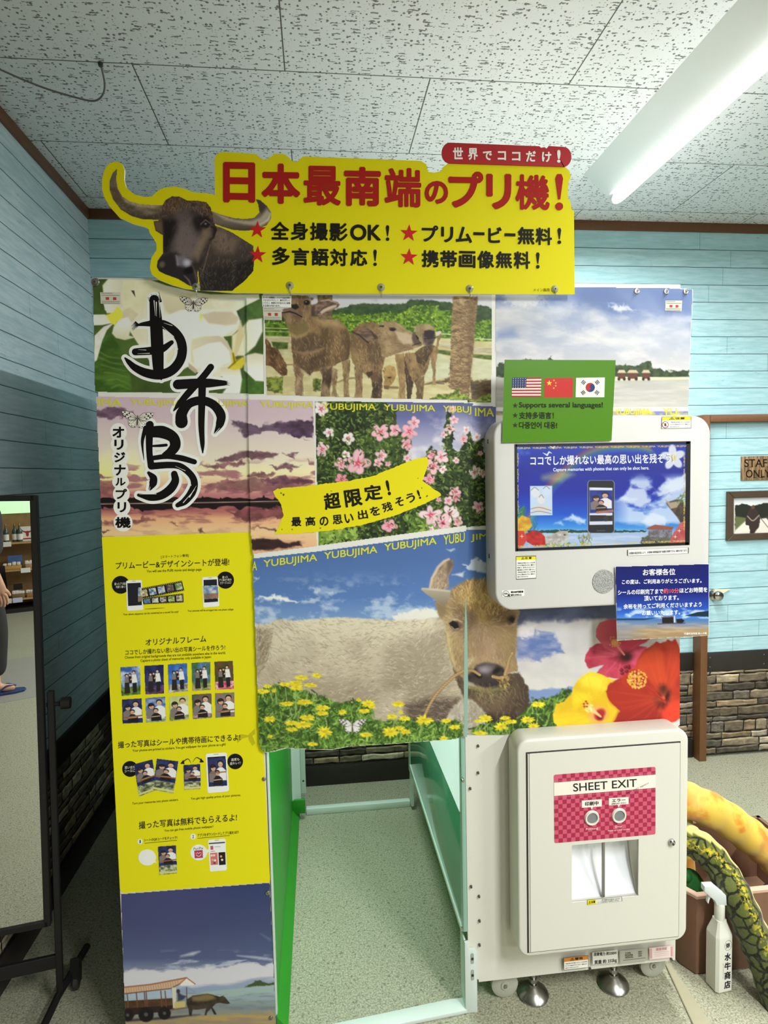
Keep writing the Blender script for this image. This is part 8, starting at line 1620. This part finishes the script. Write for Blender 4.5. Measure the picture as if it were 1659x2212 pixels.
def snake(name, label, path, r, kind, org):
    S = smooth_path(path, 10); n = 28; bm = bmesh.new(); R = [r*(1+.04*math.sin(i*.9)) for i in range(len(S))]; R[0] *= .5; R[-1] *= .6
    tube(bm, S, R, n); t = thing(name, label, 'plush toy', org, 'plush snakes in the crate'); o = obj('snake_body', bm, plush_mat(name+'_fur_'+kind, kind), t)
    if kind == 'green':
        me = o.data; a = me.color_attributes.new('ink', 'FLOAT_COLOR', 'POINT'); buf = np.zeros((len(me.vertices), 4)); P = [Vector(v) for v in S]
        for v in me.vertices:
            i = min(v.index//n, len(P)-1); d = (P[min(i+1, len(P)-1)]-P[max(i-1, 0)]).normalized(); side = d.cross(Vector((0, -1, 0))).normalized(); rel = (v.co+origin_of(t)-P[i]).normalized()
            up = rel.dot(side); back = rel.y
            belly = 1.0 if (up < -.78 and back > -.6) else 0.0
            buf[v.index] = (belly, max(0, 1-abs(up+.1)*2.6) if back < 0 else 0, 0, 1)
        a.data.foreach_set('color', buf.ravel())
    return t
snake('plush_snake', 'fat yellow plush snake with orange blotches lying over the crate', [(1.225, 1.95, .1), (1.215, 1.94, .3), at(1450, 1716, 1.90), at(1487, 1729, 1.86), at(1553, 1759, 1.86), at(1614, 1802, 1.85), at(1659, 1838, 1.83), at(1700, 1880, 1.80)], .058, 'yellow', (1.3, 1.87, .2))
snake('plush_snake', 'green scaly plush snake hanging over the crate rim behind the spray bottle', [(1.085, 1.95, .30), (1.088, 1.90, .38), at(1472, 1804, 1.82), at(1491, 1816, 1.77), at(1527, 1840, 1.735), at(1564, 1888, 1.685), at(1594, 1943, 1.625), at(1619, 2002, 1.60), at(1641, 2053, 1.585), at(1662, 2105, 1.565), at(1690, 2185, 1.53), at(1730, 2260, 1.50)], .0465, 'green', (1.25, 1.62, 0))
def lump(name, label, cat, parts, m, grp=None):
    t = thing(name, label, cat, parts[0][0], grp)
    for nm, c, r in [(x[2] if len(x) > 2 else 'body', x[0], x[1]) for x in parts]:
        bm = bmesh.new(); bmesh.ops.create_uvsphere(bm, u_segments=20, v_segments=12, radius=1.0)
        for v in bm.verts: v.co = Vector((c[0]+v.co.x*r[0], c[1]+v.co.y*r[1], c[2]+v.co.z*r[2]))
        obj(nm, bm, m, t)
    return t
gp = mat('green_plush', (30, 92, 34), .9, var=.3, vscale=60)
lump('plush_frog', 'dark green plush animal peeping out at the crate corner', 'plush toy', [((1.15, 1.76, .215), (.045, .045, .06)), ((1.128, 1.745, .265), (.016, .016, .02), 'limb'), ((1.17, 1.73, .235), (.018, .03, .022), 'limb'), ((1.135, 1.735, .215), (.016, .02, .03), 'limb')], gp)
lump('plush_seal', 'dark grey plush animal deep in the crate under the yellow snake', 'plush toy', [((1.48, 1.78, .10), (.07, .065, .08)), ((1.42, 1.745, .12), (.03, .03, .04), 'flipper')], mat('grey_plush', (78, 80, 78), .9, var=.2, vscale=60))
# spray bottle
sb = thing('spray_bottle', 'white trigger spray bottle with black brush lettering, standing before the crate', 'spray bottle', (1.168, 1.635, 0))
BW = mat('bottle_white', (222, 220, 208), .3, spec=.5); cx, cy, ang = 1.158, 1.626, .12
ca, sa = math.cos(ang), math.sin(ang); BT = lambda x, y, z: Vector((cx+x*ca-y*sa, cy+x*sa+y*ca, z))
def loft(bm, secs):
    rings = []
    for hx, hy, z, ox in secs:
        c = min(hx, hy)*.28; pts = [(hx-c, -hy), (hx, -hy+c), (hx, hy-c), (hx-c, hy), (-hx+c, hy), (-hx, hy-c), (-hx, -hy+c), (-hx+c, -hy)]; rings.append([bm.verts.new(BT(x+ox, y, z)) for x, y in pts])
    for a, b in zip(rings, rings[1:]):
        for i in range(8): bm.faces.new((a[i], a[(i+1) % 8], b[(i+1) % 8], b[i]))
    bm.faces.new(rings[0][::-1]); bm.faces.new(rings[-1])
bm = bmesh.new(); loft(bm, [(.024, .022, 0, 0), (.029, .026, .004, 0), (.029, .026, .168, 0), (.028, .025, .174, 0), (.0155, .0145, .21, 0), (.0155, .0145, .214, 0)]); bot = obj('bottle', bm, BW, sb, angle=.5)
bm = bmesh.new(); lathe(bm, [(0, .21), (.0135, .21), (.0145, .214), (.0145, .258), (.013, .262), (0, .262)], (cx, cy, 0), (0, 0, 1), 24); obj('collar', bm, BW, sb)
bm = bmesh.new(); R_ = Matrix.Translation((cx, cy, 0)) @ Matrix.Rotation(PI*.97, 4, 'Z'); prism(bm, [(-.016, .26), (.014, .26), (.02, .275), (.052, .305), (.052, .322), (.022, .322), (-.014, .29)], -.011, .011, 'y', .0025, 2); bm.transform(R_); tr_ = obj('spray_head', bm, mat('head_white', (212, 218, 216), .3), sb)
bm = bmesh.new(); prism(bm, [(.028, .284), (.036, .292), (.04, .268), (.036, .262), (.033, .275)], -.005, .005, 'y', .001, 1); bm.transform(R_); obj('trigger', bm, mat('head_white', (212, 218, 216), .3), sb)
vs, fs, cs = [], [], []
def on_bottle(t, u, z, w, h, bold=.03):
    co, faces, dep = text_mesh(t, bold); lo, hi = co.min(0), co.max(0); s = (co-lo)/(hi-lo)-.5; b = len(vs)
    for (x, y), e in zip(s, dep): vs.append(BT(u+x*w, -.0263-e, z+y*h)-Vector(sb.location))
    fs.extend(tuple(i+b for i in f) for f in faces); cs.append(1)
for i, ch in enumerate('水牛商店'): on_bottle(ch, .007, .112-i*.029, .022, .024, .035)
on_bottle('弥', .007, .147, .014, .015, .03); on_bottle('SUIGYU SHOTEN', -.008, .07, .0015, .05, 0)
me = bpy.data.meshes.new('bottle_lettering'); b0 = len(vs)
for i in range(36):
    for r in (.0125, .0118): a = 2*PI*i/36; vs.append(BT(.008+r*math.cos(a), -.0262, .147+r*1.25*math.sin(a))-Vector(sb.location))
for i in range(36): j = (i+1) % 36; fs.append((b0+2*i, b0+2*i+1, b0+2*j+1, b0+2*j))
me.from_pydata([tuple(v) for v in vs], [], fs); link_mesh('bottle_lettering', me, bot, [mat('bottle_ink', (26, 24, 34), .5)])['label'] = 'black brush lettering on the bottle'

# ------------------------------------------------------------------ standing mirror at the left edge
MB = Vector((-.821, 1.80, .279)); mx = Vector((.978, .208, 0)).normalized(); mn = Vector((.208, -.978, 0)).normalized(); roll = math.radians(1.3)
mu = (Vector((0, 0, 1))*math.cos(roll)+mx*math.sin(roll)); mw = (mx*math.cos(roll)-Vector((0, 0, 1))*math.sin(roll))
def MP(a, b, c): return MB+mw*a+mu*b-mn*c            # a: to the right, b: up, c: behind the glass
def mbox(a0, a1, b0, b1, c0, c1, bev=.002):
    bm = bxm(a0, a1, c0, c1, b0, b1, bev, 1)
    for v in bm.verts: v.co = MP(v.co.x, v.co.z, v.co.y)
    return bm
mr = thing('standing_mirror', 'tall standing mirror in a black frame on a black metal stand, left edge', 'mirror', (-.95, 1.85, 0))
MH, MW_, BLK = 1.235, .34, mat('mirror_black', (34, 32, 32), .4, .2)
obj('mirror_back', mbox(-MW_, 0, -.012, MH+.01, .006, .018), BLK, mr)
for a0, a1, b0, b1 in ((-.012, .006, -.014, MH+.012), (-MW_-.012, -MW_+.006, -.014, MH+.012), (-MW_, 0, -.014, .004), (-MW_, 0, MH-.004, MH+.012)): obj('frame_rail', mbox(a0, a1, b0, b1, -.006, .02), BLK, mr)
gl_, nt_, b_ = new_mat('mirror_silver'); b_.inputs['Base Color'].default_value = (.9, .92, .91, 1); b_.inputs['Metallic'].default_value = 1; b_.inputs['Roughness'].default_value = .0
o = obj('mirror_glass', mbox(-MW_+.004, -.008, .002, MH-.002, .001, .005, 0), gl_, mr); o['label'] = 'mirror glass reflecting the shop behind'
for s_ in (0, 1):
    a = .022 if s_ == 0 else -MW_-.03
    obj('post', mbox(a-.009, a+.009, -.235, .68, .004, .022), BLK, mr)
    bm = bmesh.new(); c0, c1 = MP(a-.012 if s_ == 0 else a+.012, .64, .013), MP(a+(.052 if s_ == 0 else -.052), .64, .013); d = (c1-c0)
    tube(bm, [c0, c0+d*.45, c0+d*.55, c0+d*.6, c1-d*.03, c1], [.006, .006, .008, .017, .017, .014], 16); obj('knob', bm, BLK, mr)
    c = MP(a, -.235, .013); c.z = .045
    bm = bmesh.new(); tube(bm, [c+Vector((.02, .16, .012)), c+Vector((0, -.02, 0)), c+Vector((-.0, -.26, -.012))], .011, 8); obj('foot_bar', bm, BLK, mr)
    bm = bmesh.new(); e = c+Vector((.022, .06, -.022)); lathe(bm, [(0, -.009), (.018, -.009), (.0225, -.005), (.0225, .005), (.018, .009), (0, .009)], (e.x, e.y, .0225), (1, .15, 0), 18); obj('caster_wheel', bm, DARK, mr)
    bm = bmesh.new(); prism(bm, [(e.y-.012, .02), (e.y+.012, .02), (e.y+.02, .085), (e.y-.004, .1), (e.y-.014, .06)], e.x-.013, e.x+.013, 'x', .002, 1); obj('caster_fork', bm, BLK, mr)
obj('cross_bar', mbox(-MW_-.03, .02, -.155, -.115, .006, .02), BLK, mr)

# ------------------------------------------------------------------ the shop behind the camera, seen in the mirror
YS_ = -4.64
sh = thing('shop_shelf', 'wooden shop shelf with bottles and boxes, seen in the standing mirror', 'shelf', (-1.0, YS_-.2, 0))
WOOD = mat('shelf_wood', (150, 116, 72), .6, var=.3, vscale=14); SHB = mat('shelf_board', (176, 140, 92), .5, var=.15, vscale=20)
obj('shelf_back', bxm(-2.0, .2, YS_-.42, YS_-.40, .05, 1.5), WOOD, sh); obj('plinth', bxm(-2.0, .2, YS_-.42, YS_-.01, 0, .05), mat('plinth_black', (30, 26, 22), .6), sh)
for z in (.17, .52, .845): obj('shelf_board', bxm(-2.0, .2, YS_-.40, YS_, z-.02, z), SHB, sh)
gs = obj('glowing_sign', bxm(-2.0, .2, YS_-.38, YS_-.34, 1.175, 1.45), mat('glow_green', (190, 236, 180), .5, emit=.9), sh); gs['label'] = 'glowing pale green panel over the shelf'
for sx in (-2.02, .2): obj('shelf_side', bxm(sx, sx+.02, YS_-.42, YS_, 0, 1.5), WOOD, sh)
def goods(name, label, cat, bm, m, org, grp=None): o = obj(name, bm, m, None, org=org); tag(o, label, cat, grp); return o
GLASS = mat('bottle_glass', (70, 84, 70), .15, spec=.6); lastb = None
for i, x in enumerate((-1.08, -.99, -.94)):
    y = YS_-.08-.02*(i % 2); t = thing('liquor_bottle', ('gold-capped bottle on the top mirror shelf, leftmost', 'gold-capped bottle on the top mirror shelf, middle one', 'gold-capped bottle on the top mirror shelf, nearest the framed print')[i], 'bottle', (x, y, .845), 'bottles on the top shelf')
    bm = bmesh.new(); lathe(bm, [(0, .846), (.028, .846), (.03, .852), (.03, .96), (.026, .985), (.011, 1.01), (.01, 1.05)], (x, y, 0), (0, 0, 1), 16); obj('bottle_body', bm, GLASS, t)
    bm = bmesh.new(); lathe(bm, [(.0112, 1.04), (.0112, 1.062), (0, 1.063)], (x, y, 0), (0, 0, 1), 12); obj('cap', bm, mat('gold_cap', (200, 160, 70), .3, .8), t)
    bm = bmesh.new(); lathe(bm, [(.0305, .87), (.0305, .94)], (x, y, 0), (0, 0, 1), 16); obj('label_band', bm, mat('label_white', (222, 218, 208), .6), t)
z = .847; t = thing('framed_print', 'white framed print with a red buffalo head on the mirror shelf', 'picture', (-.85, YS_-.1, z)); obj('print_frame', bxm(-.935, -.785, YS_-.1, YS_-.085, z, z+.175), mat('print_white', (226, 216, 206), .6), t)
def emblem(x, y, z, s, m, par):
    pts = [(0, -1), (.28, -.7), (.3, -.1), (.6, .1), (1.0, .35), (1.1, .8), (.85, .5), (.3, .35), (0, .45)]; pts = pts+[(-a, b) for a, b in pts[-2:0:-1]]
    bm = bmesh.new(); prism(bm, [(x+a*s, z+b*s) for a, b in pts], y-.001, y, 'y'); obj('buffalo_emblem', bm, m, par)
emblem(-.86, YS_-.0835, z+.1, .05, mat('emblem_red', (150, 44, 44), .6), t); obj('emblem_strip', bxm(-.91, -.81, YS_-.085, YS_-.0835, z+.02, z+.035), mat('emblem_red', (150, 44, 44), .6), t)
for i, (x, z, c, n_) in enumerate([(-1.08, .845, (226, 222, 212), 'under the bottles'), (-.9, .52, (228, 226, 220), 'on the middle shelf'), (-1.11, .17, (206, 204, 196), 'left on the bottom shelf'), (-1.0, .17, (196, 200, 222), 'right on the bottom shelf')]):
    goods('price_tag', 'small white price tag '+n_+' in the mirror', 'price tag', bxm(x-.05, x+.05, YS_, YS_+.003, z-.045, z+.012), mat('tag_%d' % i, c, .6), (x, YS_, z-.045), 'price tags on the shelf')
goods('blue_poster', 'blue poster standing on the middle mirror shelf', 'poster', bxm(-1.08, -.93, YS_-.2, YS_-.19, .522, .67), mat('poster_blue', (84, 120, 176), .6, var=.4, vscale=12), (-1.0, YS_-.2, .52))
goods('card', 'black card leaning on the bottom mirror shelf', 'card', bxm(-1.04, -.945, YS_-.2, YS_-.19, .25, .32), mat('card_black', (32, 30, 30), .5), (-1.0, YS_-.2, .25))
for i, (x, z, w, c, lb) in enumerate([(-1.04, .52, .1, (190, 140, 70), 'shallow wooden tray of pale packets on the middle mirror shelf'), (-.85, .52, .05, (176, 136, 90), 'small wooden tray at the right end of the middle mirror shelf'), (-.99, .17, .065, (120, 96, 60), 'brown tray of white packets on the bottom mirror shelf'), (-.865, .17, .04, (150, 110, 64), 'small brown tray at the right of the bottom mirror shelf')]):
    t = thing('display_tray', lb, 'tray', (x, YS_-.08, z), 'display trays'); m = mat('tray_%d' % i, c, .6, var=.2)
    bm = bmesh.new(); box(bm, x-w, x+w, YS_-.16, YS_-.02, z+.001, z+.045, .004); obj('tray', bm, m, t)
    rng = np.random.default_rng(i+3)
    for j in range(4):
        u = x-w*.7+1.4*w*j/3; bm = bmesh.new(); box(bm, u-.02, u+.02, YS_-.12, YS_-.06, z+.045, z+.07+.02*rng.random(), .008); obj('packet', bm, mat('packet_white', (222, 214, 200), .6), t)
goods('black_bag', 'black folded bag on the bottom mirror shelf', 'bag', bxm(-1.22, -1.08, YS_-.2, YS_-.05, .171, .24, .03), mat('bag_black', (34, 32, 34), .7), (-1.12, YS_-.1, .171))
# the floor is paler and greyer in a band farther back
bm = bmesh.new(); box(bm, -4, 6.5, -2.45, -1.25, 0, .0015); o = struct('trim_5', bm, mat('grey_floor_band', (150, 148, 140), .4, var=.08, vscale=90))

# ------------------------------------------------------------------ person walking past, seen in the mirror
PX, PY = -1.14, -1.56
per = thing('person', 'person in black trousers, dark flowered shirt and blue sandals walking by, seen in the mirror', 'person', (PX, PY, 0))
def skin(name, joints, bones, radii, m, parent, sub=2):
    me = bpy.data.meshes.new(name); me.from_pydata([tuple(Vector(j)-origin_of(parent)) for j in joints], bones, []); o = link_mesh(name, me, parent, [m])
    md = o.modifiers.new('skin', 'SKIN'); md.use_smooth_shade = True
    for v, r in zip(me.skin_vertices[0].data, radii): v.radius = (r, r)
    me.skin_vertices[0].data[0].use_root = True
    s = o.modifiers.new('sub', 'SUBSURF'); s.levels = sub; s.render_levels = sub
    bpy.context.view_layer.update(); me2 = bpy.data.meshes.new_from_object(o.evaluated_get(bpy.context.evaluated_depsgraph_get())); o.modifiers.clear(); o.data = me2; me2.shade_smooth(); return o
SK = mat('skin_tone', (206, 158, 128), .55); J = lambda x, y, z: (PX+x, PY+y, z)
jn = [J(0, 0, .93), J(0, 0, 1.1), J(.01, 0, 1.3), J(.02, 0, 1.43), J(.03, 0, 1.5), J(.045, 0, 1.56), J(.05, 0, 1.66), J(.045, 0, 1.72),
      J(0, .09, .9), J(.07, .1, .5), J(.04, .1, .1), J(.06, .1, .05), J(.17, .1, .035), J(0, -.09, .9), J(-.06, -.1, .5), J(-.26, -.1, .16), J(-.27, -.1, .1), J(-.19, -.1, .04),
      J(.02, .19, 1.4), J(.02, .25, 1.12), J(.11, .26, .86), J(.12, .26, .80), J(.01, -.19, 1.4), J(-.03, -.25, 1.12), J(.04, -.26, .88), J(.05, -.26, .81)]
bn_ = [(0, 1), (1, 2), (2, 3), (3, 4), (4, 5), (5, 6), (6, 7), (0, 8), (8, 9), (9, 10), (10, 11), (11, 12), (0, 13), (13, 14), (14, 15), (15, 16), (16, 17), (3, 18), (18, 19), (19, 20), (20, 21), (3, 22), (22, 23), (23, 24), (24, 25)]
rd_ = [.13, .125, .14, .09, .055, .075, .09, .06, .085, .058, .038, .034, .026, .085, .058, .038, .034, .028, .05, .042, .03, .032, .05, .042, .03, .032]
k0 = len(jn)
for s_, w0 in ((1, 21), (-1, 25)):
    wx, wy, wz = [c-d for c, d in zip(jn[w0], (PX, PY, 0))]
    for i, (dx, L) in enumerate(((.03, .07), (.012, .085), (-.008, .08), (-.026, .065))):
        a = len(jn); jn += [J(wx+dx, wy, wz-.045), J(wx+dx+.008, wy, wz-.045-L*.55), J(wx+dx+.002, wy-.012*s_, wz-.045-L)]; bn_ += [(w0, a), (a, a+1), (a+1, a+2)]; rd_ += [.011, .0095, .008]
    a = len(jn); jn += [J(wx+.04, wy-.01*s_, wz-.02), J(wx+.055, wy-.02*s_, wz-.055)]; bn_ += [(w0, a), (a, a+1)]; rd_ += [.012, .009]
skin('body', jn, bn_, rd_, SK, per)
skin('trousers', [J(0, 0, .97), J(0, .085, .88), J(.07, .1, .5), J(.045, .1, .13), J(0, -.085, .88), J(-.06, -.1, .5), J(-.25, -.1, .19)], [(0, 1), (1, 2), (2, 3), (0, 4), (4, 5), (5, 6)], [.15, .11, .085, .075, .11, .085, .07], mat('trouser_black', (40, 38, 38), .8), per)
skin('shirt', [J(0, 0, .98), J(0, 0, 1.15), J(.01, 0, 1.3), J(.02, 0, 1.42), J(.02, .2, 1.39), J(.03, .25, 1.13), J(.01, -.2, 1.39), J(-.02, -.25, 1.13)], [(0, 1), (1, 2), (2, 3), (3, 4), (4, 5), (3, 6), (6, 7)], [.165, .15, .16, .085, .075, .065, .075, .065], mat('shirt_flowered', (46, 42, 52), .8, var=.9, vscale=25), per)
skin('hair', [J(.03, 0, 1.74), J(.0, 0, 1.69), J(-.02, 0, 1.62)], [(0, 1), (1, 2)], [.075, .09, .06], mat('hair_black', (26, 22, 22), .6), per)
for nm, c, r in (('nose', J(.145, 0, 1.645), .013), ('ear', J(.045, .098, 1.645), .02), ('ear', J(.045, -.098, 1.645), .02)):
    bm = bmesh.new(); bmesh.ops.create_uvsphere(bm, u_segments=10, v_segments=8, radius=r); bmesh.ops.translate(bm, verts=bm.verts, vec=Vector(c)); obj(nm, bm, SK, per)
for y in (.035, -.035):
    bm = bmesh.new(); bmesh.ops.create_uvsphere(bm, u_segments=8, v_segments=6, radius=.011); bmesh.ops.translate(bm, verts=bm.verts, vec=Vector(J(.132, y, 1.672))); obj('eye', bm, DARK, per)
obj('mouth', bxm(PX+.128, PX+.138, PY-.025, PY+.025, 1.593, 1.601, .002), mat('lip', (160, 84, 76), .5), per)
SB = mat('sandal_blue', (40, 56, 104), .6)
for y, tl, z in ((.1, 0, .0), (-.1, .5, .055)):
    bm = bmesh.new(); prism(bm, [(-.06, -.035), (.0, -.045), (.17, -.05), (.225, -.03), (.235, 0), (.225, .03), (.17, .05), (.0, .045), (-.06, .035), (-.075, 0)], .002, .02, 'z', .004, 1)
    if tl: bm.transform(Matrix.Translation((-.27, 0, z)) @ Matrix.Rotation(tl, 4, 'Y') @ Matrix.Translation((.0, 0, 0)))
    bmesh.ops.translate(bm, verts=bm.verts, vec=Vector((PX, PY+y, 0))); s = obj('sandal', bm, SB, per)
    if not tl:
        for sgn in (-1, 1): bm = bmesh.new(); tube(bm, smooth_path([J(.06, y+.045*sgn, .02), J(.11, y+.03*sgn, .062), J(.17, y, .05)], 5), .006, 6); obj('strap', bm, SB, s)

# ------------------------------------------------------------------ ceiling lamps
TUBE = mat('tube_glow', (1.0, 1.0, 1.0), 0.4, emit=9.0)
LAMPW = mat('lamp_white', (200, 204, 202), 0.4)
def lamp(x, y, label):
    t = thing('ceiling_lamp', label, 'ceiling lamp', (x, y, 2.811), 'strip lamps on the ceiling')
    bm = bmesh.new(); prism(bm, [(x-0.135, 2.811), (x+0.135, 2.811), (x+0.03, 2.725), (x-0.03, 2.725)], y-0.625, y+0.625, 'y', 0.003); obj('reflector_housing', bm, LAMPW, t)
    bm = bmesh.new(); tube(bm, [(x, y-0.6, 2.705), (x, y-0.55, 2.705), (x, y+0.55, 2.705), (x, y+0.59, 2.705), (x, y+0.6, 2.705)], [0.008, 0.024, 0.024, 0.022, 0.008], 14); obj('light_tube', bm, TUBE, t)
    bm = bmesh.new(); tube(bm, [(x, y-0.615, 2.705), (x, y-0.6, 2.705)], 0.026, 14); obj('end_cap', bm, LAMPW, t)
    bm = bmesh.new(); tube(bm, [(x, y+0.6, 2.705), (x, y+0.61, 2.708)], 0.02, 14); obj('end_cap', bm, LAMPW, t)
    return t
lamp(1.29, 1.93, 'white strip lamp with a glowing tube, top right above the booth')
